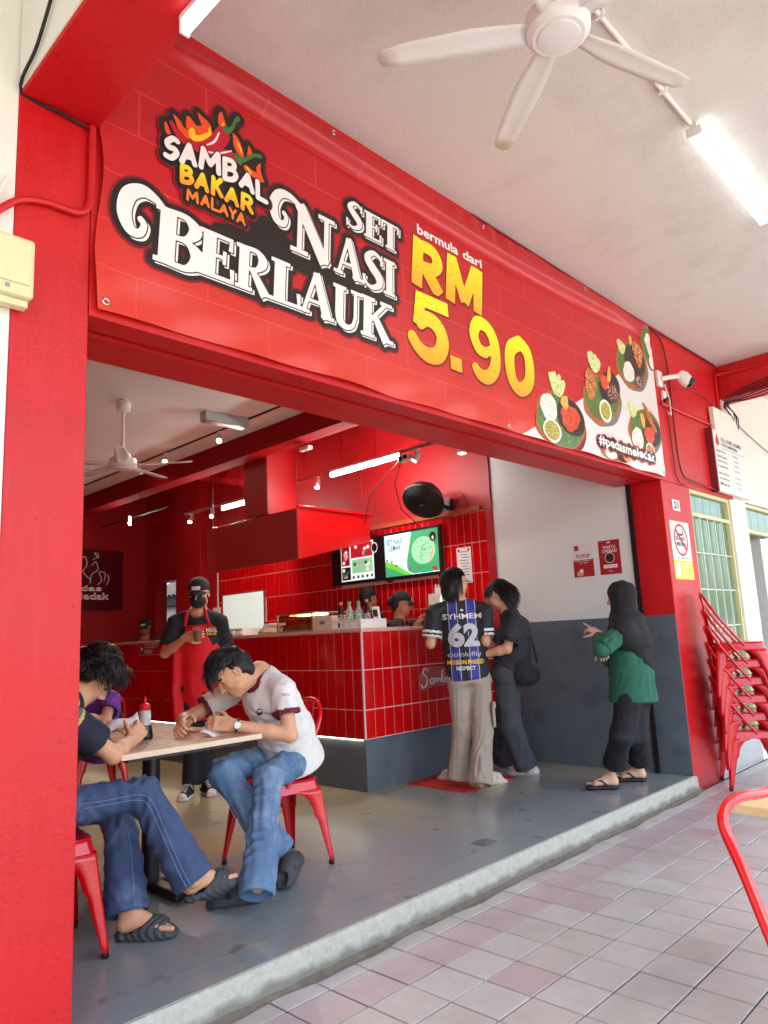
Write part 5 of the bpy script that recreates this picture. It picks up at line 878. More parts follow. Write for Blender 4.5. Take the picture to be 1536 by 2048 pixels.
# ------------------------------------------------------------------ red metal chairs
def bez(P, n=10): return [tuple(q) for q in spline(P, n)]
def make_chair(label, loc, rot, group=None):
    """sheet-metal cafe chair facing local +x"""
    t = thing('metal_chair', label, 'chair', loc, group, rot); HS = 0.175
    def rsq(h, r, z, n=5):
        o = []
        for sx, sy, a0 in ((1,1,0),(-1,1,90),(-1,-1,180),(1,-1,270)):
            for k in range(n+1):
                a = math.radians(a0+90*k/n); o.append((sx*(h-r)+r*math.cos(a), sy*(h-r)+r*math.sin(a), z))
        return o
    rings = [rsq(0.05, 0.04, 0.446), rsq(0.14, 0.06, 0.447), rsq(0.162, 0.06, 0.452), rsq(HS, 0.06, 0.452), rsq(HS+0.005, 0.06, 0.446), rsq(HS+0.002, 0.06, 0.436)]
    g = G(); n_ = len(rings[0]); g.add([q for r in rings for q in r], [(i*n_+j, i*n_+(j+1) % n_, (i+1)*n_+(j+1) % n_, (i+1)*n_+j) for i in range(len(rings)-1) for j in range(n_)]+[tuple(range(n_))[::-1]])
    part('seat', g, 'red_metal', t, True, smooth=True)
    ap = [rsq(HS+0.001, 0.06, 0.437), rsq(HS+0.006, 0.055, 0.41), rsq(HS+0.011, 0.05, 0.388)]
    g = G(); g.add([q for r in ap for q in r], [(i*n_+j, i*n_+(j+1) % n_, (i+1)*n_+(j+1) % n_, (i+1)*n_+j) for i in range(2) for j in range(n_)]); part('apron', g, 'red_metal', t, True, smooth=True, solid=0.003)
    for sx, sy in ((1,1),(-1,1),(-1,-1),(1,-1)):
        P = []
        for i in range(15):
            z = 0.395-0.375*i/14; c_ = HS+0.009+(0.395-z)*0.115
            fl = c_-0.128*math.sqrt(max(0, 1-((z-0.235)/0.16)**2)) if z > 0.235 else c_-0.128+0.0*(0.235-z)
            wd = max(min(fl, c_-0.002), 0.030) if z > 0.235 else 0.058-0.030*(0.235-z)/0.215
            if z > 0.235: wd = max(wd, 0.058)
            b_ = 0.014; P.append([(sx*(c_-wd), sy*c_, z), (sx*(c_-wd*0.5), sy*(c_+0.002), z), (sx*(c_-b_), sy*c_, z), (sx*(c_-b_*0.3), sy*(c_-b_*0.3), z), (sx*c_, sy*(c_-b_), z), (sx*(c_+0.002), sy*(c_-wd*0.5), z), (sx*c_, sy*(c_-wd), z)])
        lg = part('leg', G().sheet(P), 'red_metal', t, True, smooth=2, solid=0.003)
        cf = HS+0.009+0.375*0.115-0.012; part('foot_cap', G().lathe([(0.014, 0.0), (0.016, 0.004), (0.015, 0.024)], (sx*cf, sy*cf, 0), 10), 'black_plastic', lg, True, smooth=True)
    side = [(0.03, HS+0.006, 0.425), (-0.03, HS+0.012, 0.50), (-0.12, HS+0.014, 0.63), (-0.195, HS-0.008, 0.755), (-0.225, HS-0.055, 0.825), (-0.237, 0.055, 0.858)]
    part('back_hoop', G().tube(bez(side+[(x, -y, z) for x, y, z in side[::-1]], 6), 0.0115, 10), 'red_metal', t, True, smooth=True)
    P = []
    for i in range(9):
        q = i/8; x = -HS-0.004-0.058*q; z = 0.43+0.425*q; wd = 0.062-0.016*q; P.append([(x, -wd, z), (x+0.004, -wd*0.86, z), (x-0.006, -wd*0.5, z), (x-0.006, wd*0.5, z), (x+0.004, wd*0.86, z), (x, wd, z)])
    part('back_splat', G().sheet(P), 'red_metal', t, True, smooth=True, solid=0.003)
    return t
ch0 = make_chair('red metal chair of the man in the white jersey', (2.60, 0.965, 0), math.radians(171))
dup(ch0, 'red metal chair of the man crossing his legs at left', None, (1.25, 0.80, 0), math.radians(-8))
dup(ch0, 'red metal chair seen below the elbow of the man at left, farther along the table', None, (1.66, 1.62, 0), math.radians(12))
dup(ch0, 'red metal chair with a black bag on its back, behind the sauce bottle', None, (2.78, 3.62, 0), math.radians(80))
dup(ch0, 'red metal chair just left of the one with the bag, by the red counter', None, (2.42, 3.75, 0), math.radians(85))
for k, w_ in enumerate(('lowest', 'second from the bottom', 'third from the bottom', 'fourth from the bottom', 'second from the top', 'topmost')):
    ck = dup(ch0, '%s red metal chair of the stack by the green window' % w_, 'red chairs in the stack', (6.40+0.003*(k % 2), -0.31+0.003*(k % 3), -0.115+0.137*k), math.radians(-62-1.2*(k % 3)))
    if k:
        for lg in ck.children:
            for fc in list(lg.children): bpy.data.objects.remove(fc)
t = thing('tube_chair', 'red tube-backed chair cut off at the right edge in front of the pine table', 'chair', (2.25, -1.95, -0.115))
lf = [(1.699, -1.916, 0.454), (1.745, -1.872, 0.498), (1.768, -1.847, 0.537), (1.822, -1.794, 0.627), (1.866, -1.751, 0.686), (1.884, -1.735, 0.719), (1.905, -1.731, 0.738), (1.933, -1.737, 0.755), (1.998, -1.747, 0.761), (2.154, -1.760, 0.746)]
lat = V(*lf[-1])-V(*lf[-2]); lat[2] = 0; lat = unit(lat); rgt = [tuple(V(*p_)+lat*0.44) for p_ in lf[:8]][::-1]
part('back_hoop', G().tube(bez(lf+rgt, 4), 0.0135, 12), 'red_metal', t, smooth=True)
sc_ = (V(*lf[0])+V(*rgt[-1]))/2; fw = unit(np.cross(lat, (0,0,1))); fw = fw if fw[1] < 0 else -fw
part('seat', G().obox(V(sc_[0], sc_[1], 0.335)+fw*0.10+lat*0.24, lat, fw, (0,0,1), 0.22, 0.21, 0.012), 'red_metal', t, bevel=0.01)
for a in (-1, 1):
    for b in (-1, 1):
        q_ = V(sc_[0], sc_[1], 0.33)+fw*0.10+lat*(0.24+a*0.19)+fw*b*0.18; part('leg', G().tube([q_, q_+lat*a*0.04+fw*b*0.04-V(0,0,0.445)], 0.0125, 10), 'red_metal', t, smooth=True)
# ------------------------------------------------------------------ tables
m = mat('table_wood', srgb(206, 178, 150), 0.28, var=0.10, vscale=7, stretch=(1.5, 14, 14), rvar=0.05); mat('table_edge', srgb(222, 200, 172), 0.5, var=0.06, vscale=30); mat('pine', srgb(226, 196, 142), 0.45, var=0.14, vscale=9, stretch=(1, 16, 16)); mat('black_metal', srgb(26, 26, 28), 0.4)
t = thing('cafe_table', 'wood-topped cafe table on a black pedestal between the two seated men', 'table', (1.9, 1.2, 0))
part('tabletop', G().box(1.535, 2.275, 0.645, 1.95, 0.724, 0.75), 'table_wood', t, bevel=0.003); part('edge_band', G().box(1.532, 2.278, 0.642, 0.6445, 0.725, 0.749).box(2.2755, 2.2785, 0.642, 1.953, 0.725, 0.749), 'table_edge', t); part('under_frame', G().box(1.60, 2.21, 0.72, 1.88, 0.70, 0.7235), 'black_metal', t)
part('column', G().tube([(1.955, 1.17, 0.02), (1.955, 1.17, 0.715)], 0.045, 20), 'black_metal', t, smooth=True); part('foot', G().box(1.66, 2.25, 1.135, 1.205, 0.008, 0.055), 'black_metal', t, bevel=0.012); part('foot', G().box(1.92, 1.99, 0.86, 1.1345, 0.008, 0.05).box(1.92, 1.99, 1.2055, 1.48, 0.008, 0.05), 'black_metal', t, bevel=0.01)
for x, y in ((1.69, 1.17), (2.22, 1.17)): part('glide', G().lathe([(0.02, 0), (0.022, 0.008)], (x, y, 0), 10), 'black_plastic', t)
t = thing('cafe_table', 'far cafe table glimpsed behind the man at left', 'table', (2.1, 3.2, 0)); part('tabletop', G().box(1.75, 2.45, 2.75, 3.40, 0.724, 0.75), 'table_wood', t, bevel=0.003); part('column', G().tube([(2.1, 3.1, 0), (2.1, 3.1, 0.724)], 0.04, 14), 'black_metal', t, smooth=True); part('foot', G().box(1.8, 2.4, 3.07, 3.13, 0.0, 0.05), 'black_metal', t, bevel=0.01)
t = thing('side_table', 'pale pine table cut off at the right edge behind the red chair', 'table', (2.9, -1.75, -0.115))
part('tabletop', G().prism([(0,0),(0.9,-0.12),(0.82,-0.72),(-0.08,-0.60)], (2.49, -1.50, 0.60), (1,0,0), (0,1,0), (0,0,1), 0.028), 'pine', t, bevel=0.003)
for x, y in ((2.80, -1.70), (3.26, -1.72), (2.74, -2.02), (3.2, -2.12)): part('leg', G().tube([(x, y, -0.115), (x, y, 0.6)], 0.018, 10), 'black_metal', t, smooth=True)
# ------------------------------------------------------------------ on the table
mat('sauce', srgb(34, 26, 30), 0.25); mat('bottle_plastic', srgb(216, 214, 206), 0.3, trans=0.25); mat('cap_red', srgb(206, 20, 30), 0.35)
t = thing('sauce_bottle', 'clear squeeze bottle of dark sauce with a red nozzle', 'bottle', (1.863, 1.064, 0.75)); c = (1.863, 1.064, 0.7503)
part('body', G().lathe([(0.036, 0.0), (0.039, 0.004), (0.039, 0.014), (0.031, 0.065), (0.030, 0.068)], c, 24), 'sauce', t, smooth=True); part('upper_body', G().lathe([(0.0301, 0.0685), (0.028, 0.09), (0.028, 0.138), (0.022, 0.142)], c, 24), 'bottle_plastic', t, smooth=True)
cp = part('cap', G().lathe([(0.025, 0.1425), (0.027, 0.145), (0.027, 0.165), (0.020, 0.17), (0.010, 0.174)], c, 20), 'cap_red', t, smooth=True); part('nozzle', G().lathe([(0.008, 0.174), (0.005, 0.205), (0.003, 0.208)], c, 12), 'cap_red', cp, smooth=True)
part('sticker', G().add([(c[0]+0.0286*math.cos(a), c[1]+0.0286*math.sin(a), c[2]+z) for z in (0.10, 0.125) for a in (-1.5, -1.3, -1.1, -0.9)], [(i, i+1, i+5, i+4) for i in range(3)]), 'paper', t, fix=False)
# ------------------------------------------------------------------ mat and counter goods
mat('mat_red', srgb(196, 52, 34), 0.95, var=0.15, vscale=40, bump=0.6, bscale=240)
t = thing('door_mat', 'rust red rubber-backed mat under the customers at the counter', 'mat', (4.9, 1.5, 0)); part('pile', G().prism([(4.575, 1.80), (4.567, 1.19), (5.23, 1.185), (5.24, 1.80)], (0, 0, 0.001), (1,0,0), (0,1,0), (0,0,1), 0.009), 'mat_red', t, bevel=0.003); part('edging', G().prism([(4.565, 1.81), (4.557, 1.18), (5.24, 1.175), (5.25, 1.81)], (0, 0, 0.0005), (1,0,0), (0,1,0), (0,0,1), 0.004), 'cap_red', t)
part('floor_sticker', G().box(4.74, 4.96, 1.09, 1.13, 0.0005, 0.0012), mat('floor_yellow', srgb(196, 190, 120), 0.6, var=0.15), t)
mat('basket_white', srgb(236, 234, 226), 0.4)
def basket(label, x0, x1, y0, y1, z0, h):
    t = thing('basket', label, 'basket', ((x0+x1)/2, (y0+y1)/2, z0)); th = 0.006
    part('base', G().box(x0, x1, y0, y1, z0+0.0005, z0+0.006), 'basket_white', t); part('end_wall', G().box(x0, x1, y0, y0+th, z0+0.006, z0+h), 'basket_white', t); part('end_wall', G().box(x0, x1, y1-th, y1, z0+0.006, z0+h), 'basket_white', t)
    for X in (x0, x1-th):
        part('rim', G().box(X-0.002, X+th+0.002, y0+th, y1-th, z0+h*0.72, z0+h).box(X, X+th, y0+th, y1-th, z0+0.006, z0+h*0.2), 'basket_white', t); g = G(); n_ = int((y1-y0)/0.016)
        for k in range(n_):
            if k % 8 in (0, 1): continue
            g.box(X, X+th, y0+th+k*(y1-y0-2*th)/n_, y0+th+(k+0.5)*(y1-y0-2*th)/n_, z0+h*0.2, z0+h*0.72)
        part('slotted_side', g, 'basket_white', t)
    return t
basket('white slotted basket holding the drink bottles on the counter corner', 4.17, 4.47, 1.85, 2.20, 1.278, 0.075)
basket('white slotted basket on the counter behind the waiter', 4.20, 4.46, 3.55, 3.82, 1.278, 0.07)
mat('pet_clear', srgb(214, 224, 214), 0.12, trans=0.55, alpha=0.85); mat('pet_cola', srgb(54, 24, 22), 0.15); mat('cap_orange', srgb(236, 120, 60), 0.4); mat('cap_green', srgb(96, 176, 108), 0.4); mat('label_green', srgb(190, 214, 190), 0.5, var=0.3, vscale=60, col2=srgb(70, 130, 84), c2scale=70, c2lo=0.5, c2hi=0.55); mat('label_wine', srgb(150, 84, 84), 0.5, var=0.3, vscale=60, col2=srgb(228, 210, 200), c2scale=60, c2lo=0.5, c2hi=0.55)
def drink(label, x, y, capm, lab, body, fat=0.031, h=0.20):
    t = thing('drink_bottle', label, 'bottle', (x, y, 1.285), 'drink bottles in the basket'); c = (x, y, 1.285)
    part('body', G().lathe([(fat*0.8, 0.0), (fat, 0.008), (fat, 0.05), (fat*0.92, 0.075), (fat, 0.10), (fat*0.96, h-0.07), (0.013, h-0.02), (0.012, h)], c, 20), body, t, smooth=True); part('label', G().lathe([(fat*1.015, 0.052), (fat*0.94+0.0008, 0.075), (fat*1.015, 0.115)], c, 20), lab, t, smooth=True); part('cap', G().lathe([(0.014, h-0.004), (0.0155, h), (0.0155, h+0.018), (0.013, h+0.021)], c, 16), capm, t, smooth=True)
drink('dark drink bottle with orange cap, leftmost in the basket', 4.22, 2.14, 'cap_orange', 'label_wine', 'pet_cola'); drink('clear water bottle with green cap, left of the pair', 4.235, 2.05, 'cap_green', 'label_green', 'pet_clear', 0.036); drink('clear water bottle with green cap, right of the pair', 4.26, 1.965, 'cap_green', 'label_green', 'pet_clear', 0.035); drink('drink bottle with orange cap, rightmost in the basket', 4.285, 1.89, 'cap_orange', 'label_wine', 'pet_cola', 0.033, 0.21)
t = thing('card_reader', 'small white card reader behind the drink bottles', 'card reader', (4.4, 2.2, 1.285)); part('body', G().obox((4.42, 1.91, 1.37), (0.98, 0, 0.17), (0,1,0), (-0.17, 0, 0.98), 0.012, 0.035, 0.085), 'white_plastic', t, bevel=0.005); part('screen', G().obox((4.405, 1.91, 1.40), (0.98, 0, 0.17), (0,1,0), (-0.17, 0, 0.98), 0.003, 0.026, 0.03), 'black_plastic', t)
t = thing('display_case', 'glass warming case of food on the counter', 'display case', (4.4, 2.78, 1.278)); part('base', G().box(4.22, 4.66, 2.52, 3.03, 1.2785, 1.295), 'steel', t, bevel=0.003)
g = G(); [g.box(x, x+0.012, y, y+0.012, 1.296, 1.44) for x in (4.22, 4.648) for y in (2.52, 3.018)]; part('frame', g, 'steel', t); part('top', G().box(4.22, 4.66, 2.52, 3.03, 1.4405, 1.452), 'steel', t); part('glass_pane', G().box(4.221, 4.225, 2.533, 3.017, 1.297, 1.439), mat('case_glass', srgb(120, 90, 60), 0.08, trans=0.8, alpha=0.5), t); part('food_tray', G().box(4.26, 4.62, 2.56, 2.99, 1.296, 1.335), mat('fried_food', srgb(150, 96, 40), 0.6, var=0.5, vscale=30, bump=1.0, bscale=40, emit=srgb(150, 90, 30), estr=0.05), t)
part('heat_lamp', G().box(4.40, 4.48, 2.60, 2.95, 1.425, 1.438), mat('warm_glow', (1, .8, .4), 0.5, emit=(1.0, 0.75, 0.35), estr=3.0), t)
t = thing('tissue_box', 'cream perforated box beside the warming case', 'box', (4.3, 2.35, 1.278)); part('body', G().box(4.20, 4.38, 2.24, 2.49, 1.2785, 1.40), mat('box_cream', srgb(224, 214, 190), 0.5, var=0.1, vscale=40), t, bevel=0.006); part('slot', G().box(4.1985, 4.1995, 2.33, 2.40, 1.33, 1.36), 'ink_grey', t)
for k in range(40): part('perforation', G().box(4.1982, 4.1992, 2.252+0.024*(k % 10), 2.258+0.024*(k % 10), 1.292+0.026*(k//10), 1.298+0.026*(k//10)), 'ink_grey', t) if not (2.32 < 2.252+0.024*(k % 10) < 2.41) else None
t = thing('food_parcel', 'foil and paper parcels piled on the counter by the frosted panel', 'parcel', (4.4, 3.35, 1.278)); part('foil', G().lathe([(0.14, 0.0), (0.15, 0.02), (0.11, 0.06), (0.03, 0.08)], (4.42, 3.35, 1.2785), 14), mat('foil', srgb(170, 150, 120), 0.4, var=0.3, vscale=20, bump=0.8, bscale=30), t, smooth=True); part('paper', G().obox((4.42, 3.33, 1.365), (0.9, 0.3, 0.1), (-0.3, 0.95, 0), (0, 0, 1), 0.07, 0.09, 0.012), 'paper', t)
t = thing('back_shelf', 'steel prep shelf fixed to the tiles behind the cashier', 'shelf', (5.7, 3.2, 1.2)); part('shelf', G().box(5.62, 5.928, 2.45, 3.6, 1.34, 1.37), 'steel', t, bevel=0.004); part('bracket', G().box(5.66, 5.928, 2.6, 2.62, 1.2, 1.34).box(5.66, 5.928, 3.4, 3.42, 1.2, 1.34), 'steel', t)
t = thing('till', 'white till with a bright screen between the two customers', 'till', (5.55, 2.1, 1.278)); part('stand', G().box(5.52, 5.66, 2.02, 2.2, 1.2785, 1.32), 'white_plastic', t, bevel=0.004); part('screen_body', G().obox((5.56, 2.05, 1.46), (1, 0, 0), (0, 0.97, 0.25), (0, -0.25, 0.97), 0.17, 0.014, 0.13), 'white_plastic', t, bevel=0.005); part('screen', G().obox((5.56, 2.034, 1.457), (1, 0, 0), (0, 0.97, 0.25), (0, -0.25, 0.97), 0.155, 0.001, 0.115), 'scr_white', t)
sf = Face(t, V(5.405, 2.0315+0.028, 1.345), (1,0,0), (0,-0.25,0.97), (0,-0.97,-0.25))
for k in range(12): sf.disc('screen_icon', 0.04+0.076*(k % 4), 0.05+0.07*(k//4), 0.028, 0.022, rnd.choice(['scr_lgreen', 'scr_green', 'scr_pink', 'scr_cream']), 0.001, 10)
for k in range(5): part('chiller_bottle', G().lathe([(0.014, 0), (0.014, 0.05), (0.007, 0.07), (0.007, 0.09)], (5.47+0.045*k, 2.12, 1.59), 8), 'white_plastic', t, smooth=True)
part('printer', G().box(5.44, 5.70, 2.08, 2.2, 1.32, 1.59), 'white_plastic', t, bevel=0.006)
t = thing('black_bag', 'black bag hanging on the chair behind the sauce bottle', 'bag', (2.72, 3.4, 0.4)); part('pouch', G().lathe([(0.02, 0.0), (0.12, 0.02), (0.14, 0.14), (0.11, 0.26), (0.05, 0.33)], (2.74, 3.36, 0.48), 16), 'black_cable', t, smooth=True); part('strap', G().tube([(2.66, 3.36, 0.78), (2.70, 3.42, 0.86), (2.80, 3.42, 0.86), (2.84, 3.36, 0.76)], 0.014, 6), 'black_cable', t, smooth=True)
# ------------------------------------------------------------------ implicit-surface figures
def rc(a, b, ra, rb, k=0.02, op='u'): return ('rc', V(*a), V(*b), ra, rb, k, op)
def el(c, ax, rad, k=0.02, op='u'): return ('el', V(*c), np.array(ax, float), np.array(rad, float), k, op)
def ec(a, b, L_, rxa, rya, rxb, ryb, k=0.02, op='u', flat=0.0):
    """elliptic cone a->b; L_ the lateral axis; flat=0 rounded ends, else flat ends with that edge radius"""
    a, b = V(*a), V(*b); ax = unit(b-a); l = unit(V(*L_)-ax*np.dot(L_, ax)); return ('ec', a, b, l, np.cross(ax, l), rxa, rya, rxb, ryb, flat, k, op)
def box_(c, ax, half, r, k=0.01, op='u'): return ('bx', V(*c), np.array(ax, float), np.array(half, float), r, k, op)
def prim_bounds(p):
    if p[0] == 'rc': r = max(p[3], p[4]); return np.minimum(p[1], p[2])-r, np.maximum(p[1], p[2])+r
    if p[0] == 'el': r = p[3].max(); return p[1]-r, p[1]+r
    if p[0] == 'ec': r = max(p[5:9]); return np.minimum(p[1], p[2])-r, np.maximum(p[1], p[2])+r
    r = np.linalg.norm(p[3])+p[4]; return p[1]-r, p[1]+r
def prim_d(p, P):
    if p[0] == 'rc':
        ab = p[2]-p[1]; t = np.clip(((P-p[1])@ab)/(ab@ab+1e-12), 0, 1); return np.linalg.norm(P-p[1]-t[:, None]*ab, axis=1)-(p[3]+(p[4]-p[3])*t)
    if p[0] == 'el':
        q = (P-p[1])@p[2].T/p[3]; n = np.linalg.norm(q, axis=1); n2 = np.linalg.norm(q/p[3], axis=1)+1e-9; return n*(n-1)/n2
    if p[0] == 'ec':
        _, a, b, l, f, rxa, rya, rxb, ryb, flat, k, op = p; ab = b-a; Ln = np.linalg.norm(ab); ax = ab/Ln; w_ = (P-a)@ax; t = np.clip(w_/Ln, 0, 1); q = P-a-(t*Ln)[:, None]*ax
        rx, ry = rxa+(rxb-rxa)*t, rya+(ryb-rya)*t; u, v = q@l, q@f; mn = np.minimum(rx, ry)
        if not flat:
            z = q@ax; kk = np.sqrt((u/rx)**2+(v/ry)**2+(z/mn)**2); g2 = np.sqrt((u/rx**2)**2+(v/ry**2)**2+(z/mn**2)**2)+1e-9; return kk*(kk-1)/g2
        kk = np.sqrt((u/rx)**2+(v/ry)**2); g2 = np.sqrt((u/rx**2)**2+(v/ry**2)**2)+1e-9; rd = np.where(kk > 1e-4, kk*(kk-1)/g2, -mn); cp = np.maximum(-w_, w_-Ln)
        h = np.maximum(flat-np.abs(rd-cp), 0)/flat; return np.maximum(rd, cp)+h*h*flat*0.25
    q = np.abs((P-p[1])@p[2].T)-p[3]; return np.linalg.norm(np.maximum(q, 0), axis=1)+np.minimum(q.max(1), 0)-p[4]
def field(prims, P, disp=None):
    d = np.full(len(P), 0.5)
    for p in prims:
        lo, hi = prim_bounds(p); i = np.nonzero(((P > lo-0.06) & (P < hi+0.06)).all(1))[0]
        if not len(i): continue
        e = prim_d(p, P[i]); k, op = p[-2], p[-1]; a = d[i]
        if op == 'u': h = np.maximum(k-np.abs(a-e), 0)/k; d[i] = np.minimum(a, e)-h*h*k*0.25
        else: h = np.maximum(k-np.abs(a+e), 0)/k; d[i] = np.maximum(a, -e)+h*h*k*0.25
    if disp is not None: d = d+disp(P)
    return d
def nets(prims, h, disp=None):
    """sparse surface nets: coarse pass finds the cells near the surface, fine pass only there"""
    bs = [prim_bounds(p) for p in prims if p[-1] == 'u']; lo = np.min([b[0] for b in bs], 0)-4*h; hi = np.max([b[1] for b in bs], 0)+4*h
    H = 4*h; nc = np.ceil((hi-lo)/H).astype(int)+1
    cx = [lo[a]+(np.arange(nc[a])+0.5)*H-h/2 for a in range(3)]; C = np.stack(np.meshgrid(*cx, indexing='ij'), -1).reshape(-1, 3)
    dc = field(prims, C).reshape(nc); act = np.abs(dc) < H*1.35
    D = np.repeat(np.repeat(np.repeat(np.where(dc < 0, -1.0, 1.0).astype(np.float32), 4, 0), 4, 1), 4, 2)
    ai = np.argwhere(act); off = np.stack(np.meshgrid(*[np.arange(4)]*3, indexing='ij'), -1).reshape(-1, 3); fi = (ai[:, None, :]*4+off[None]).reshape(-1, 3)
    D[fi[:,0], fi[:,1], fi[:,2]] = field(prims, lo+fi*h, disp)
    S = D < 0; n = np.array(S.shape)
    cnt = np.zeros(n-1, np.int8)
    for a in (0, 1):
        for b in (0, 1):
            for c in (0, 1): cnt += S[a:n[0]-1+a, b:n[1]-1+b, c:n[2]-1+c]
    cells = np.argwhere((cnt > 0) & (cnt < 8)); idx = np.full(n-1, -1, np.int64); idx[cells[:,0], cells[:,1], cells[:,2]] = np.arange(len(cells))
    acc = np.zeros((len(cells), 3)); num = np.zeros(len(cells)); cor = [(a, b, c) for a in (0,1) for b in (0,1) for c in (0,1)]
    val = {q: D[cells[:,0]+q[0], cells[:,1]+q[1], cells[:,2]+q[2]] for q in cor}
    for q in cor:
        for ax in range(3):
            if q[ax]: continue
            q2 = list(q); q2[ax] = 1; q2 = tuple(q2); a, b = val[q], val[q2]; m_ = (a < 0) != (b < 0); t = np.where(m_, a/np.where(m_, a-b, 1), 0)
            pt = np.tile(np.array(q, float), (len(cells), 1)); pt[:, ax] += t; acc[m_] += pt[m_]; num[m_] += 1
    Vt = lo+(cells+acc/num[:, None])*h; quads = []
    for ax in range(3):
        sl0 = [slice(1, -1)]*3; sl1 = [slice(1, -1)]*3; sl0[ax] = slice(0, -1); sl1[ax] = slice(1, None)
        A, B = S[tuple(sl0)], S[tuple(sl1)]; e = np.argwhere(A != B); o = np.ones(3, int); o[ax] = 0; e = e+o
        flip = S[e[:,0], e[:,1], e[:,2]]; u, v = (ax+1) % 3, (ax+2) % 3; ids = []
        for du, dv in ((0,0),(-1,0),(-1,-1),(0,-1)):
            c = e.copy(); c[:,u] += du; c[:,v] += dv; ids.append(idx[c[:,0], c[:,1], c[:,2]])
        Q = np.stack(ids, 1); Q[~flip] = Q[~flip][:, ::-1]; quads.append(Q[(Q >= 0).all(1)])
    return Vt, np.concatenate(quads)
def figure(name, prims, h, m, parent, disp=None, paint=None, relax=1):
    Vt, Q = nets(prims, h)
    for _ in range(relax):                                        # light smoothing
        s_ = np.zeros_like(Vt); c = np.zeros(len(Vt))
        for a in range(4): np.add.at(s_, Q[:, a], Vt[Q[:, (a+1) % 4]]+Vt[Q[:, (a+3) % 4]]); np.add.at(c, Q[:, a], 2)
        Vt = Vt*0.5+0.5*s_/np.maximum(c, 1)[:, None]
    if disp is not None:                                          # creases along the normal, fading out at hems and cuffs
        fn = np.cross(Vt[Q[:,2]]-Vt[Q[:,0]], Vt[Q[:,3]]-Vt[Q[:,1]]); N_ = np.zeros_like(Vt)
        for a in range(4): np.add.at(N_, Q[:, a], fn)
        N_ /= np.linalg.norm(N_, axis=1)[:, None]+1e-12; msk = np.ones(len(Vt))
        for p in prims:
            if p[0] == 'ec' and p[9] and p[-1] == 'u':
                axv = unit(p[2]-p[1])
                for e_, r_ in ((p[1], max(p[5], p[6])), (p[2], max(p[7], p[8]))):
                    w_ = (Vt-e_)@axv; rd = np.linalg.norm(Vt-e_-w_[:, None]*axv, axis=1); near = rd < r_*1.25+0.01; msk[near] = np.minimum(msk[near], np.clip((np.abs(w_[near])-0.006)/0.035, 0, 1))
        Vt = Vt+N_*(disp(Vt)*msk)[:, None]
    me = bpy.data.meshes.new(name); me.vertices.add(len(Vt)); me.vertices.foreach_set('co', Vt.astype(np.float32).ravel()); me.loops.add(len(Q)*4); me.loops.foreach_set('vertex_index', Q.astype(np.int32).ravel()); me.polygons.add(len(Q)); me.polygons.foreach_set('loop_start', np.arange(0, len(Q)*4, 4, dtype=np.int32)); me.polygons.foreach_set('loop_total', np.full(len(Q), 4, np.int32))
    me.update(calc_edges=True)
    if paint is not None: me.polygons.foreach_set('material_index', paint(Vt[Q].mean(1)).astype(np.int32))
    me.polygons.foreach_set('use_smooth', [True]*len(Q)); me.update(); me.validate()
    o = link(name, me, m, parent); o['_v'] = 0; del o['_v']
    BVHS[o.name] = BVHTree.FromPolygons([tuple(q) for q in Vt], [tuple(map(int, q)) for q in Q]); return o
BVHS = {}
def folds(seed, amp, freq=26.0, stretch=(1, 1, 0.45)):
    """cloth creases: warped ridges, a few millimetres deep"""
    r_ = np.random.RandomState(seed); A = [unit(r_.normal(size=3)*np.array(stretch)) for _ in range(4)]; ph = r_.uniform(0, 6, 8); S = np.array(stretch)
    def f(P):
        q = P*S*2.6; w1 = np.sin(q@A[0]*freq*0.45+ph[0])*1.6+np.sin(q@A[1]*freq*0.7+ph[1]); a = np.sin(q@A[2]*freq+w1+ph[2]); b = np.sin(q@A[3]*freq*1.7+w1*0.8+ph[3])
        msk = 0.5+0.5*np.sin(q@A[1]*freq*0.31+ph[4]); return amp*(0.65*(1-np.abs(a))*1.4-0.5+0.3*b)*(0.35+0.65*msk)
    return f
def ik(a, b, l1, l2, pole):
    """elbow/knee position between a and b, bent towards pole"""
    a, b, pole = V(*a), V(*b), V(*pole); d = np.linalg.norm(b-a); d = min(d, (l1+l2)*0.999); ax = unit(b-a); t = (l1*l1-l2*l2+d*d)/(2*d); hgt = math.sqrt(max(l1*l1-t*t, 0)); pv = pole-a; pv = unit(pv-ax*np.dot(pv, ax)); return a+ax*t+pv*hgt
def basis(f, up=(0,0,1)):
    f = unit(f); r_ = unit(np.cross(f, up)); return f, r_, np.cross(r_, f)      # forward, right, up
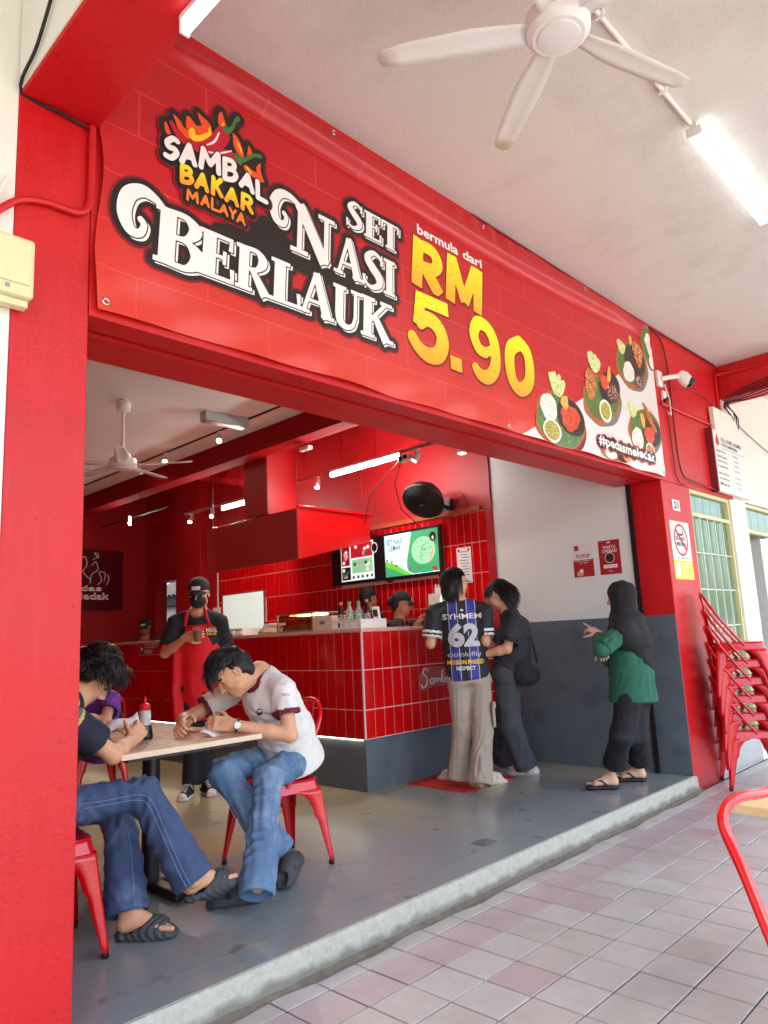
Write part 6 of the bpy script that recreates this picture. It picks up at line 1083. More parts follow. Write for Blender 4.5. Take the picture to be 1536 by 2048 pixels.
def head_prims(c, f, up, s=1.0):
    c = V(*c); f, r_, u = basis(f, up); ax = np.stack([r_, f, u]); q = lambda x, y, z: c+s*(r_*x+f*y+u*z)
    P = [el(q(0, -0.014, 0.03), ax, np.array([0.075, 0.096, 0.088])*s), el(q(0, 0.022, -0.03), ax, np.array([0.062, 0.070, 0.086])*s, 0.03*s), el(q(0, 0.058, -0.092), ax, np.array([0.030, 0.026, 0.024])*s, 0.035*s),
         rc(q(-0.046, 0.03, -0.07), q(0.046, 0.03, -0.07), 0.026*s, 0.026*s, 0.03*s), rc(q(-0.036, 0.072, 0.016), q(0.036, 0.072, 0.016), 0.014*s, 0.014*s, 0.018*s)]
    for e in (-1, 1):
        P += [el(q(0.036*e, 0.060, -0.032), ax, np.array([0.022, 0.020, 0.024])*s, 0.02*s), el(q(0.033*e, 0.094, -0.004), ax, np.array([0.019, 0.012, 0.010])*s, 0.012*s, 's'), el(q(0.033*e, 0.076, -0.005), ax, np.array([0.014, 0.010, 0.010])*s, 0.004*s),
              el(q(0.079*e, -0.008, -0.014), ax, np.array([0.008, 0.020, 0.031])*s, 0.008*s), el(q(0.085*e, -0.002, -0.012), ax, np.array([0.007, 0.010, 0.018])*s, 0.004*s, 's')]
    P += [rc(q(0, 0.088, 0.006), q(0, 0.108, -0.036), 0.008*s, 0.0115*s, 0.012*s), el(q(0.012, 0.098, -0.041), ax, np.array([0.008, 0.009, 0.007])*s, 0.006*s), el(q(-0.012, 0.098, -0.041), ax, np.array([0.008, 0.009, 0.007])*s, 0.006*s),
          rc(q(-0.018, 0.082, -0.066), q(0.018, 0.082, -0.066), 0.008*s, 0.008*s, 0.008*s), rc(q(-0.014, 0.082, -0.076), q(0.014, 0.082, -0.076), 0.008*s, 0.008*s, 0.006*s), rc(q(-0.022, 0.097, -0.071), q(0.022, 0.097, -0.071), 0.002*s, 0.002*s, 0.004*s, 's')]
    return P, q, (f, r_, u)
def face_paint(c, fr, s=1.0, shut=True):
    """0 skin, 1 lips, 2 brows and lashes"""
    c = V(*c); f, r_, u = fr
    def g(X):
        p = (X-c)/s; x, y, z = np.abs(p@r_), p@f, p@u; o = np.zeros(len(X), int)
        o[(y > 0.078) & (x < 0.024) & (z < -0.060) & (z > -0.083)] = 1
        o[(y > 0.05) & (x > 0.016) & (x < 0.052) & (z > 0.012+0.1*(0.03-x)) & (z < 0.0215+0.06*(0.03-x))] = 2
        o[(y > 0.06) & (x > 0.021) & (x < 0.046) & (z > -0.0105) & (z < (-0.0055 if shut else 0.001))] = 2
        return o
    return g
def hand_prims(w_, d, n, th, curl=0.5, s=1.0, spread=0.0, thumb=0.5, fc=None):
    """w_ wrist, d towards fingers, n back-of-hand normal, th = +1/-1 thumb on the side cross(d,n)*th; five separate fingers"""
    w_, d = V(*w_), unit(d); n = unit(V(*n)-d*np.dot(n, d)); t = np.cross(d, n)*th
    P = [box_(w_+d*0.046*s+n*0.0, np.stack([d, t, n]), np.array([0.034, 0.028, 0.004])*s, 0.011*s, 0.015), rc(w_-d*0.02*s, w_+d*0.03*s, 0.025*s, 0.022*s, 0.02)]
    for i, (o, l) in enumerate(((0.031, 0.070), (0.0105, 0.078), (-0.0105, 0.073), (-0.030, 0.058))):
        c_ = curl if fc is None else fc[i]; p = w_+d*0.083*s+t*o*s; a = 0.25*c_; dr = unit(d+t*spread*o*8)
        for j, fr_ in enumerate((0.45, 0.30, 0.25)):
            a += c_*(0.75 if j else 0.35); v = dr*math.cos(a)-n*math.sin(a); q = p+v*l*fr_*s; P.append(rc(p, q, (0.0092-0.0007*j)*s, (0.0086-0.0008*j)*s, 0.0035)); p = q
    p = w_+d*0.022*s+t*0.030*s-n*0.004*s
    for j, (l, r_) in enumerate(((0.038, 0.0125), (0.032, 0.0105), (0.026, 0.009))):
        v = unit(d*(0.55+0.3*j*thumb)+t*(0.75-0.45*j*thumb)-n*(0.35+0.35*thumb*(j > 0))); q = p+v*l*s; P.append(rc(p, q, r_*s, (r_-0.0015)*s, 0.010 if j == 0 else 0.004)); p = q
    return P
def foot_prims(h_, d, up=(0,0,1), L_=0.25, s=1.0):
    """bare foot: h_ heel point on the sole, d toe direction"""
    h_, d = V(*h_), unit(d); up = unit(V(*up)-d*np.dot(up, d)); sd_ = np.cross(d, up); s = s*L_/0.25
    P = [rc(h_+d*0.03*s+up*0.03*s, h_+d*0.05*s+up*0.085*s, 0.030*s, 0.036*s), ec(h_+d*0.04*s+up*0.035*s, h_+d*0.18*s+up*0.022*s, sd_, 0.032*s, 0.032*s, 0.044*s, 0.018*s, 0.03), rc(h_+d*0.06*s+up*0.08*s, h_+d*0.16*s+up*0.03*s, 0.026*s, 0.016*s, 0.03)]
    for i, o in enumerate((0.030, 0.012, -0.004, -0.018, -0.031)):
        P.append(rc(h_+d*0.19*s+sd_*o*s*1.05+up*0.016*s, h_+d*(0.236-0.012*i)*s+sd_*o*s*1.1+up*0.013*s, 0.0125*s if i == 0 else 0.009*s, 0.0115*s if i == 0 else 0.008*s, 0.005))
    return P
def hair_strands(name, parent, m, roots, n, seed, rmin=0.0016, rmax=0.003, seg=5):
    """roots(rng) -> list of seg+1 points of a lock; one joined mesh of tapered locks"""
    g = G(); r_ = np.random.RandomState(seed)
    for _ in range(n):
        pts = roots(r_); k = len(pts); w0 = r_.uniform(rmin, rmax); g.tube(pts, [w0*(1-0.85*(i/(k-1))**2) for i in range(k)], 4, caps=False)
    o = part(name, g, m, parent, smooth=2, fix=False); return o
def scalp(q, fr, tang, ln, rg, lift=0.25, hair_line=0.30):
    """one lock rooted on the skull; tang(v) gives its lie, ln(v) its length"""
    f, r_, u = fr
    while True:
        v = unit(rg.normal(size=3))
        if v[2] < -0.55 or (v[1] > 0.25 and v[2] < hair_line+0.35*max(0, v[1]-0.5)) or (abs(v[0]) > 0.75 and v[2] < -0.05 and v[1] > -0.25): continue
        break
    base = q(0.078*v[0], -0.014+0.099*v[1], 0.03+0.091*v[2]); nrm = unit(r_*v[0]+f*v[1]+u*v[2]); tg = tang(v, rg); tw = r_*tg[0]+f*tg[1]+u*tg[2]; tw = unit(tw-nrm*np.dot(tw, nrm)*0.8); L_ = ln(v, rg)
    return [base+tw*L_*a+nrm*L_*lift*(a*1.6-a*a*1.5)-u*L_*0.25*a*a for a in (0, 0.2, 0.4, 0.6, 0.8, 1.0)]
def drape(name, parent, pts2, o, ax, ay, dirv, bvhs, m, off=0.004, tris=None, maxd=1.0, default=None):
    """project flat points (u,v) in plane o+u*ax+v*ay along dirv onto meshes; returns a mesh object"""
    o, ax, ay, dirv = [V(*q) for q in (o, ax, ay, dirv)]; dirv = unit(dirv); vs = []
    for u, v in pts2:
        p = o+ax*u+ay*v; best = None
        for b in bvhs:
            hit = BVHS[b].ray_cast(Vector(p), Vector(dirv), maxd)
            if hit[0] is not None and (best is None or hit[3] < best): best = hit[3]
        if best is None: best = default if default is not None else 0.0
        vs.append(p+dirv*(best-off))
    return np.array(vs)
def print_on(name, parent, me, o, ax, ay, dirv, bvhs, m, off=0.003, cuts=0.012):
    """wrap a flat lettering mesh onto a garment"""
    bm = bmesh.new(); bm.from_mesh(me); bmesh.ops.triangulate(bm, faces=bm.faces[:])
    for _ in range(4):
        es = [e for e in bm.edges if e.calc_length() > cuts]
        if not es: break
        bmesh.ops.subdivide_edges(bm, edges=es, cuts=1); bmesh.ops.triangulate(bm, faces=bm.faces[:])
    vs = drape(name, parent, [(v.co.x, v.co.y) for v in bm.verts], o, ax, ay, dirv, bvhs, m, off, default=0.2)
    for v, q in zip(bm.verts, vs): v.co = q
    me2 = bpy.data.meshes.new(name); bm.to_mesh(me2); bm.free(); me2.materials.clear(); return link(name, me2, m, parent)
mat('skin', srgb(216, 164, 126), 0.5, var=0.09, vscale=45, bump=0.12, bscale=260, sss=0.12, spec=0.35); mat('skin_dark', srgb(176, 124, 92), 0.5, var=0.06, vscale=30, sss=0.1, spec=0.35); mat('skin_light', srgb(226, 180, 150), 0.5, var=0.05, vscale=30, sss=0.12, spec=0.35)
mat('lips', srgb(176, 104, 88), 0.45); mat('hair', srgb(26, 20, 18), 0.38, var=0.2, vscale=60, spec=0.5); mat('hair_base', srgb(18, 14, 13), 0.6)
# ------------------------------------------------------------------ people
R2, U2, F2 = _r2, _u2, _f
def mixv(a, b, c): return unit(R2*a+U2*b+F2*c)          # a right, b up, c away, as seen by someone standing where the photo was taken
def lerp(a, b, t): return V(*a)*(1-t)+V(*b)*t
def person(label, loc): return thing('person', label, 'person', loc)
def body(t, J, skin='skin', h=0.006, s=1.0, hands=(), feet=(), legs=True, arm=1.0, shut=True):
    P, q, fr = head_prims(J['head'], J['hf'], J['hu'], s); c = V(*J['head']); nk = V(*J['neck'])
    P.append(rc(c-fr[2]*0.075*s-fr[0]*0.018*s, nk, 0.050*s, 0.058*s, 0.03)); ch, pe = V(*J['chest']), V(*J['pel']); sl = unit(V(*J['shR'])-V(*J['shL']))
    P += [ec(pe, lerp(pe, ch, 0.5), J['rl'], 0.13, 0.09, 0.115, 0.085, 0.05), ec(lerp(pe, ch, 0.5), ch, sl, 0.105, 0.078, 0.12, 0.082, 0.04), rc(J['shL'], nk, 0.032, 0.046, 0.03), rc(J['shR'], nk, 0.032, 0.046, 0.03)]
    for k in 'LR': P += [rc(J['sh'+k], J['el'+k], 0.040*arm, 0.037*arm, 0.03), rc(J['el'+k], lerp(J['el'+k], J['wr'+k], 0.35), 0.037*arm, 0.038*arm, 0.02), rc(lerp(J['el'+k], J['wr'+k], 0.35), J['wr'+k], 0.038*arm, 0.025*arm, 0.02)]
    if legs:
        for k in 'LR': P += [rc(J['hip'+k], J['kn'+k], 0.07, 0.05, 0.03), rc(J['kn'+k], J['an'+k], 0.05, 0.032, 0.03)]
    for hd in hands: P += hand_prims(*hd[0], **hd[1])
    for ft in feet: P += foot_prims(*ft[0], **ft[1])
    o = figure('body', P, h, [skin, 'lips', 'hair_base'], t, paint=face_paint(J['head'], fr, s, shut)); return o, q, fr
def tee(t, J, m, h=0.008, hip=(0.165, 0.125), waist=(0.150, 0.118), chest=(0.165, 0.125), sl_r=(0.060, 0.070), slen=0.62, drop=0.12, seed=1, amp=0.005, name='shirt', paint=None, belly=None, neckr=0.066, sleeves='LR', k_=0.05, freq=24):
    ch, pe, nk = V(*J['chest']), V(*J['pel']), V(*J['neck']); sl = unit(V(*J['shR'])-V(*J['shL'])); up = unit(ch-pe); mid = lerp(pe, ch, 0.5)
    if belly is not None: mid = mid+V(*belly)
    P = [ec(pe-up*drop, mid, J['rl'], *hip, *waist, k_, flat=0.02), ec(mid, ch, sl, *waist, *chest, k_), rc(J['shL'], nk-up*0.02, 0.054, 0.058, 0.05), rc(J['shR'], nk-up*0.02, 0.054, 0.058, 0.05), ec(ch, lerp(ch, nk, 0.6), sl, chest[0]*0.9, chest[1]*0.9, 0.10, 0.07, 0.05)]
    if 'hem' in J: P[0] = ec(J['hem'], mid, J['rl'], *hip, *waist, k_, flat=0.02)
    for k in sleeves:
        a, b = V(*J['sh'+k]), V(*J['el'+k]); e = lerp(a, b, slen); d = unit(b-a); P.append(ec(a, e, np.cross(d, (0.3, 0.2, 1)), sl_r[0], sl_r[0], sl_r[1], sl_r[1], 0.035, flat=0.008))
    P.append(rc(nk-up*0.01+unit(V(*J['hf'])*V(1, 1, 0))*0.015, nk+up*0.12, neckr, neckr*1.05, 0.012, 's'))
    for k in sleeves:
        a, b = V(*J['sh'+k]), V(*J['el'+k]); e = lerp(a, b, slen); d = unit(b-a); P.append(ec(e-d*0.035, e+d*0.05, np.cross(d, (0.3, 0.2, 1)), sl_r[1]-0.009, sl_r[1]-0.009, sl_r[1]-0.007, sl_r[1]-0.007, 0.004, 's', flat=0.004))
    return figure(name, P, h, m, t, folds(seed, amp, freq, (1, 1, 0.6)), paint)
def trousers(t, J, m, h=0.008, th=(0.092, 0.078), sh=(0.078, 0.085), top=0.08, hipr=(0.165, 0.128), seed=2, amp=0.006, aend=(0, 0), name='trousers', paint=None, freq=20, sit=False, stretch=(1, 1, 0.5)):
    pe = V(*J['pel']); up = unit(V(*J['chest'])-pe) if not sit else unit(V(*J['chest'])-pe); P = [ec(pe-up*(0.06 if not sit else 0.03), pe+up*top, J['rl'], *hipr, hipr[0]*0.93, hipr[1]*0.93, 0.05, flat=0.02)]
    if sit: P.append(el(pe+V(0, 0, -0.02), np.eye(3), (0.15, 0.15, 0.095), 0.05))
    for i, k in enumerate('LR'):
        hp, kn, an = V(*J['hip'+k]), V(*J['kn'+k]), V(*J['an'+k]); ax = unit(an-kn); en = an+ax*aend[i]
        P += [rc(hp, kn, *th, 0.05), ec(kn-ax*0.02, en, np.cross(ax, (0.7, -0.7, 0.1)), sh[0], sh[0], sh[1], sh[1]*1.08, 0.045, flat=0.014)]
    for i, k in enumerate('LR'):
        kn, an = V(*J['kn'+k]), V(*J['an'+k]); ax = unit(an-kn); en = an+ax*aend[i]; P.append(ec(en-ax*0.03, en+ax*0.05, np.cross(ax, (0.7, -0.7, 0.1)), sh[1]-0.017, sh[1]*1.08-0.017, sh[1]-0.015, sh[1]*1.08-0.015, 0.004, 's', flat=0.004))
    return figure(name, P, h, m, t, folds(seed, amp, freq, stretch), paint)
def sandal(t, h_, d, m, up=(0,0,1), kind='slide', L_=0.285, name='slide', hh=0.005, w_=1.0):
    """chunky foam slide: thick sole with a rolled lip, domed upper, open heel"""
    h_, d = V(*h_), unit(d); up = unit(V(*up)-d*np.dot(up, d)); sd_ = np.cross(d, up); s = L_/0.28
    P = [ec(h_+d*0.045*s+up*0.017, h_+d*0.225*s+up*0.017, sd_, 0.040*s*w_, 0.019, 0.050*s*w_, 0.018, 0.02), rc(h_+d*0.035*s+up*0.018, h_+d*0.05*s+up*0.018, 0.034*s, 0.034*s, 0.01)]
    P[1] = ec(h_+d*0.03*s+sd_*0.012+up*0.017, h_+d*0.05*s-sd_*0.012+up*0.017, d, 0.028*s, 0.018, 0.028*s, 0.018, 0.02)
    P.append(ec(h_+d*0.235*s+sd_*0.022+up*0.016, h_+d*0.235*s-sd_*0.022+up*0.016, d, 0.034*s, 0.017, 0.034*s, 0.017, 0.02))
    if kind != 'flip':
        P.append(el(h_+d*0.155*s+up*0.032, np.stack([d, sd_, up]), (0.098*s, 0.051*s*w_, 0.060*s), 0.02)); P.append(el(h_+d*0.10*s+up*0.055, np.stack([d, sd_, up]), (0.085*s, 0.037*s, 0.045*s), 0.008, 's')) if kind == 'slide' else None
        if kind == 'clog': P.append(rc(h_+d*0.05*s+up*0.03, h_+d*0.12*s+up*0.055, 0.042*s, 0.045*s, 0.03))
        P.append(rc(h_+d*0.235*s+up*0.050, h_+d*0.30*s+up*0.042, 0.024*s, 0.028*s, 0.008, 's'))
        for e in (-1, 1): P.append(rc(h_+d*0.16*s+sd_*e*0.06*s+up*0.05, h_+d*0.175*s+sd_*e*0.04*s+up*0.05, 0.010, 0.010, 0.006, 's')) if kind == 'clog' else None
        gr = (lambda X: 0.0022*np.sin(((X-h_)@d)*190+6*np.sin(((X-h_)@up)*40)+((X-h_)@sd_)*50)) if kind == 'slide' else None
    else: gr = None
    return figure(name, P, hh, m, t, gr)
def sneaker(t, h_, d, hh=0.005):
    h_, d = V(*h_), unit(d); sd_ = np.cross(d, (0,0,1)); up = V(0,0,1); A = np.stack([d, sd_, up])
    P = [ec(h_+d*0.045+up*0.036, h_+d*0.215+up*0.030, sd_, 0.034, 0.030, 0.042, 0.024, 0.03), rc(h_+d*0.045+up*0.04, h_+d*0.04+up*0.085, 0.036, 0.036, 0.03), rc(h_+d*0.08+up*0.075, h_+d*0.19+up*0.045, 0.028, 0.026, 0.03)]
    def paint(X):
        q = X-h_; u, z = q@d, q@up; o = np.zeros(len(X), int); o[(u > 0.215) | (z < 0.022)] = 1; return o
    sh_ = figure('sneaker', P+[ec(h_+d*0.04+up*0.012, h_+d*0.225+up*0.012, sd_, 0.038, 0.012, 0.046, 0.012, 0.006)], hh, ['shoe_black', 'shoe_white'], t, paint=paint)
    g = G()
    for k in range(5):
        c = h_+d*(0.185-0.024*k)+up*(0.072+0.011*k); g.tube([c-sd_*0.022-up*0.006, c+up*0.004, c+sd_*0.022-up*0.006+d*0.01], 0.0035, 5); g.tube([c+sd_*0.022-up*0.006, c+up*0.006, c-sd_*0.022-up*0.006+d*0.01], 0.0035, 5)
    g.tube([h_+d*0.09+up*0.118, h_+d*0.08+sd_*0.04+up*0.10, h_+d*0.10+sd_*0.055+up*0.06], 0.003, 5); g.tube([h_+d*0.09+up*0.118, h_+d*0.11-sd_*0.03+up*0.11, h_+d*0.10-sd_*0.05+up*0.07], 0.003, 5)
    part('laces', g, 'shoe_white', sh_, smooth=2)
def hair_cap(t, q, fr, s, m='hair_base', inflate=0.010, cut=0.045, low=-0.06, h=0.006, extra=()):
    """hair mass: swollen skull minus the face"""
    f, r_, u = fr; ax = np.stack([r_, f, u]); P = [el(q(0, -0.016, 0.035), ax, (np.array([0.075, 0.096, 0.088])+inflate)*s, 0.02), el(q(0, -0.05, -0.02), ax, (np.array([0.066, 0.055, 0.075])+inflate*0.6)*s, 0.03)]+list(extra)
    P += [box_(q(0, 0.105, -0.06), ax, np.array([0.12, 0.075, 0.088])*s, 0.012, 0.02, 's'), box_(q(0, 0.02, -0.13), ax, np.array([0.14, 0.05, 0.07])*s, 0.01, 0.02, 's')]
    return figure('hair', P, h, m, t, folds(11, 0.003, 40, (1, 1, 1)))
def cap(t, q, fr, s, front=True):
    f, r_, u = fr; ax = np.stack([r_, f, u]); cr = figure('cap', [el(q(0, -0.008, 0.048), ax, np.array([0.088, 0.106, 0.085])*s, 0.02), box_(q(0, 0, -0.02), ax, np.array([0.2, 0.2, 0.045])*s, 0.004, 0.006, 's')], 0.006, 'cap_black', t)
    P = []
    for i in range(7):
        e = i/6*2-1; row = []
        for j in range(6):
            w_ = j/5; row.append(q(0.078*e*(1-0.12*w_), 0.078*math.sqrt(max(0, 1-0.55*e*e))+0.012+w_*(0.072-0.030*e*e), 0.030-0.016*e*e-0.020*w_))
        P.append(row)
    part('peak', G().sheet(P), 'cap_black', cr, smooth=2, solid=0.004)
    if front:
        P = [[q(0.036*e, 0.098*math.sqrt(1-(0.036*e/0.088)**2)-0.010*k+0.004, 0.040+0.030*k) for e in (-1, -0.5, 0, 0.5, 1)] for k in (0, 0.5, 1.0)]
        vs = np.array([p_ for row in P for p_ in row]); part('cap_badge', G().add(vs+fr[0]*0.008, [(i*5+j, i*5+j+1, (i+1)*5+j+1, (i+1)*5+j) for i in range(2) for j in range(4)]), 'badge_white', cr, fix=False)
    return cr
mat('denim', srgb(90, 120, 152), 0.85, var=0.14, vscale=5, bump=0.3, bscale=400, col2=srgb(150, 174, 194), c2scale=4.5, c2lo=0.5, c2hi=0.75); mat('denim_dark', srgb(60, 80, 114), 0.85, var=0.14, vscale=5, bump=0.3, bscale=400, col2=srgb(112, 136, 164), c2scale=4.5, c2lo=0.52, c2hi=0.78)
def seam(t, tr, pts, m='denim_seam', r=0.0013):
    """stitched seam laid on a garment along sight lines from the walkway"""
    out = []
    for p_ in spline([(*p_, 0) for p_ in pts], 8)[:, :3]:
        d = unit(p_-CAM); hit = BVHS[tr.name].ray_cast(Vector(CAM), Vector(d), 20)
        if hit[0] is not None: out.append(np.array(hit[0])-d*0.0015)
    if len(out) > 3: part('seam', G().tube(out, r, 5), m, tr, smooth=2)
mat('denim_seam', srgb(126, 150, 184), 0.9)
mat('jersey_white', srgb(226, 224, 216), 0.75, var=0.03, bump=0.15, bscale=300); mat('maroon_cloth', srgb(112, 24, 48), 0.75); mat('navy_cloth', srgb(28, 34, 48), 0.8, var=0.08, bump=0.1, bscale=300); mat('green_cloth', srgb(78, 108, 104), 0.8); mat('gold_cloth', srgb(206, 172, 96), 0.7)
mat('tee_black', srgb(34, 34, 36), 0.85, var=0.1, vscale=12, bump=0.15, bscale=300); mat('tee_charcoal', srgb(44, 45, 50), 0.85, var=0.1, vscale=12, bump=0.15, bscale=300); mat('apron_red', srgb(226, 14, 28), 0.7, var=0.05, vscale=10, bump=0.15, bscale=350); mat('strap_red', srgb(196, 24, 36), 0.7); mat('trouser_black', srgb(26, 27, 34), 0.8, var=0.1, vscale=10); mat('cargo', srgb(168, 156, 140), 0.85, var=0.07, vscale=7, bump=0.15, bscale=250); mat('trouser_grey', srgb(66, 68, 74), 0.85, var=0.12, vscale=6); mat('hijab', srgb(26, 25, 27), 0.85, var=0.08, vscale=10); mat('top_green', srgb(34, 96, 74), 0.8, var=0.06, vscale=10); mat('purple', srgb(110, 54, 150), 0.8, var=0.08)
mat('slide_grey', srgb(62, 64, 66), 0.7, var=0.06); mat('slide_white', srgb(206, 206, 200), 0.6, var=0.05); mat('slide_cream', srgb(212, 204, 182), 0.6, var=0.06); mat('flip_black', srgb(38, 36, 36), 0.7); mat('shoe_black', srgb(30, 30, 32), 0.8); mat('shoe_white', srgb(226, 222, 214), 0.6); mat('cap_black', srgb(28, 27, 28), 0.8, bump=0.2, bscale=200); mat('badge_white', srgb(214, 214, 206), 0.7, var=0.5, vscale=70); mat('mask_black', srgb(32, 33, 36), 0.8); mat('glasses', srgb(70, 66, 64), 0.3, metal=0.6); mat('sock', srgb(140, 140, 146), 0.9); mat('watch_steel', srgb(196, 194, 186), 0.3, metal=0.8)
def legs_of(J, w_=0.09):
    rl = unit(J['rl']); J['hipL'] = V(*J['pel'])-rl*w_-V(0, 0, 0.02); J['hipR'] = V(*J['pel'])+rl*w_-V(0, 0, 0.02); return J
# ---- man in the white jersey, seated, reading a slip of paper
t = person('man in white jersey and blue jeans bent over the table reading a slip', (2.6, 0.95, 0))
J = dict(pel=(2.665, 0.915, 0.575), chest=(2.467, 0.827, 0.904), neck=(2.409, 0.838, 1.041), head=(2.262, 0.872, 1.051), hf=mixv(-0.62, -0.60, -0.42), hu=mixv(-0.62, 0.72, 0.1), shL=(2.421, 0.652, 0.971), shR=(2.412, 1.115, 0.922), elL=(2.418, 0.599, 0.726), wrL=(2.173, 0.764, 0.799), elR=(2.16, 1.20, 0.80), wrR=(2.04, 0.98, 0.815), rl=(0.156, 0.988, 0), knL=(2.338, 0.685, 0.520), knR=(2.215, 0.915, 0.555), anL=(2.092, 0.449, 0.115), anR=(2.43, 0.735, 0.15), hem=(2.685, 0.91, 0.525))
legs_of(J)
L_h = [((J['wrL'], mixv(-0.93, 0.1, -0.1), mixv(0.1, 0.55, -0.75), 1), dict(curl=0.75, thumb=0.7)), ((J['wrR'], mixv(-0.1, 0.05, -1.0), mixv(-0.75, 0.6, 0.1), -1), dict(curl=0.85, thumb=0.7))]
o_b, q, fr = body(t, J, 'skin', 0.005, 1.0, hands=L_h, shut=True)
def sleeve_cuff(J, slen, w_):
    def f(X):
        o = np.zeros(len(X), int)
        for k in 'LR':
            a, b = V(*J['sh'+k]), V(*J['el'+k]); d = unit(b-a); Ln = np.linalg.norm(b-a); u = (X-a)@d; r_ = np.linalg.norm(X-a-u[:, None]*d, axis=1); o[(u > Ln*slen-w_) & (r_ < 0.11) & (u < Ln*slen+0.02)] = 1
        return o
    return f
def white_paint(X):
    o = sleeve_cuff(J, 0.60, 0.028)(X); nk = V(*J['neck']); r_ = np.linalg.norm((X-nk-unit(V(*J['hf'])*V(1,1,0))*0.02-V(0, 0, -0.02)), axis=1); o[r_ < 0.095] = 1; return o
sh_ = tee(t, J, ['jersey_white', 'maroon_cloth'], 0.007, hip=(0.195, 0.178), waist=(0.165, 0.14), chest=(0.17, 0.125), sl_r=(0.062, 0.074), slen=0.60, seed=5, amp=0.011, paint=white_paint, belly=(0.02, 0, 0.01), neckr=0.068)
dj = trousers(t, J, 'denim', 0.007, th=(0.088, 0.070), sh=(0.066, 0.078), sit=True, seed=8, amp=0.013, aend=(0.045, 0.03), top=0.03, freq=27)
seam(t, dj, [(1.322, -0.813, 0.856), (1.292, -0.773, 0.824), (1.285, -0.753, 0.770), (1.287, -0.728, 0.662), (1.286, -0.697, 0.541)]); seam(t, dj, [(1.232, -0.717, 0.848), (1.193, -0.665, 0.804), (1.194, -0.656, 0.763), (1.227, -0.673, 0.693), (1.250, -0.687, 0.651)])
sandal(t, (2.215, 0.562, 0.000), V(*(2.035, 0.678, 0.000))-V(*(2.215, 0.562, 0.000)), 'slide_grey', kind='clog', name='clog'); sandal(t, (2.55, 0.72, 0.075), (-0.25, -0.17, -0.075), 'slide_grey', up=(-0.3, 0, 1), kind='clog', name='clog')
hair_cap(t, q, fr, 1.0, inflate=0.006)
f, r_, u = fr
def lock1(rg): return scalp(q, fr, lambda v, g_: (0.25*v[0]+0.55*math.sin(13*v[0]+7*v[1]+3)+g_.normal()*0.12, 0.9 if v[2] > 0.2 else -0.35, 0.15+0.4*math.sin(11*v[1]+9*v[0]) if v[2] > 0.2 else -0.9), lambda v, g_: (0.075+0.035*math.sin(17*v[0]+12*v[1]))*g_.uniform(0.75, 1.15) if v[2] > 0.35 else g_.uniform(0.018, 0.035), rg, 0.62, 0.34)
hair_strands('hair_locks', t, 'hair', lock1, 2600, 3, 0.0016, 0.0034)
# watch, receipt, jersey prints
wc = lerp(J['wrL'], J['elL'], 0.10); d = unit(V(*J['elL'])-V(*J['wrL'])); n_ = unit(mixv(0.0, 0.35, -0.9)-d*np.dot(mixv(0.0, 0.35, -0.9), d)); s_ = np.cross(d, n_)
wt = thing('wrist_watch', 'steel wrist watch with white dial on the jersey man', 'watch', tuple(wc)); part('strap', G().tube([wc+0.031*(n_*math.cos(a*math.pi/8)+s_*math.sin(a*math.pi/8)) for a in range(16)], 0.007, 6, closed=True), 'black_cable', wt, smooth=True); part('case', G().lathe([(0.019, 0.026), (0.020, 0.030), (0.020, 0.037), (0.017, 0.040)], wc, 24, n_), 'watch_steel', wt, smooth=True); part('dial', G().lathe([(0.0165, 0.0402), (0.001, 0.0405)], wc, 24, n_), 'paper', wt)
pt = thing('receipt', 'small white slip held in the hands of the jersey man', 'paper slip', (2.0, 0.9, 0.77)); part('slip', G().sheet([[V(*(2.035, 0.840, 0.777))+R2*0.10*i/4+F2*(0.05*j-0.02)+U2*(0.012*math.sin(i)-0.03*i/4) for i in range(5)] for j in range(3)]), 'paper', pt, smooth=2, solid=0.0006)
# prints on the jersey
me = text_mesh('TOTO', 1, 0.02, fit=(0.045, 0.014)); c0 = V(*(2.113, 0.244, 0.955)); print_on('sleeve_lettering', sh_, me, c0-R2*0.02, R2, U2, unit(c0-CAM), [sh_.name], 'pr_green', 0.004)
g = G(); g.add([(0.024*math.cos(k*math.pi/12), 0.026*math.sin(k*math.pi/12), 0) for k in range(24)], [tuple(range(24))]); print_on('sleeve_patch', sh_, g.mesh('p', fix=False), c0+U2*0.006, R2, U2, unit(c0-CAM), [sh_.name], 'paper', 0.0025)
g = G(); g.add([(0.017*math.cos(k*math.pi/12), 0.019*math.sin(k*math.pi/12), 0) for k in range(24)], [tuple(range(24))]); c1 = V(*(2.039, 0.338, 0.889)); print_on('crest', sh_, g.mesh('p', fix=False), c1, R2, U2, unit(c1-CAM), [sh_.name], 'maroon_cloth', 0.0025); g = G(); g.add([(0.013*math.cos(k*math.pi/8), 0.004+0.007*math.sin(k*math.pi/8), 0) for k in range(16)], [tuple(range(16))]); print_on('crest_stripe', sh_, g.mesh('p', fix=False), c1, R2, U2, unit(c1-CAM), [sh_.name], 'paper', 0.0035)
g = G(); g.add([(-0.02, 0.004, 0), (0, 0.0, 0), (0.012, 0.006, 0), (0.016, 0.014, 0), (0.004, 0.006, 0)], [(0,1,2,3,4)]); print_on('sleeve_mark', sh_, g.mesh('p', fix=False), V(*(2.106, 0.240, 1.003)), R2, U2, unit(V(*(2.106, 0.240, 1.003))-CAM), [sh_.name], 'gold_cloth', 0.0025)
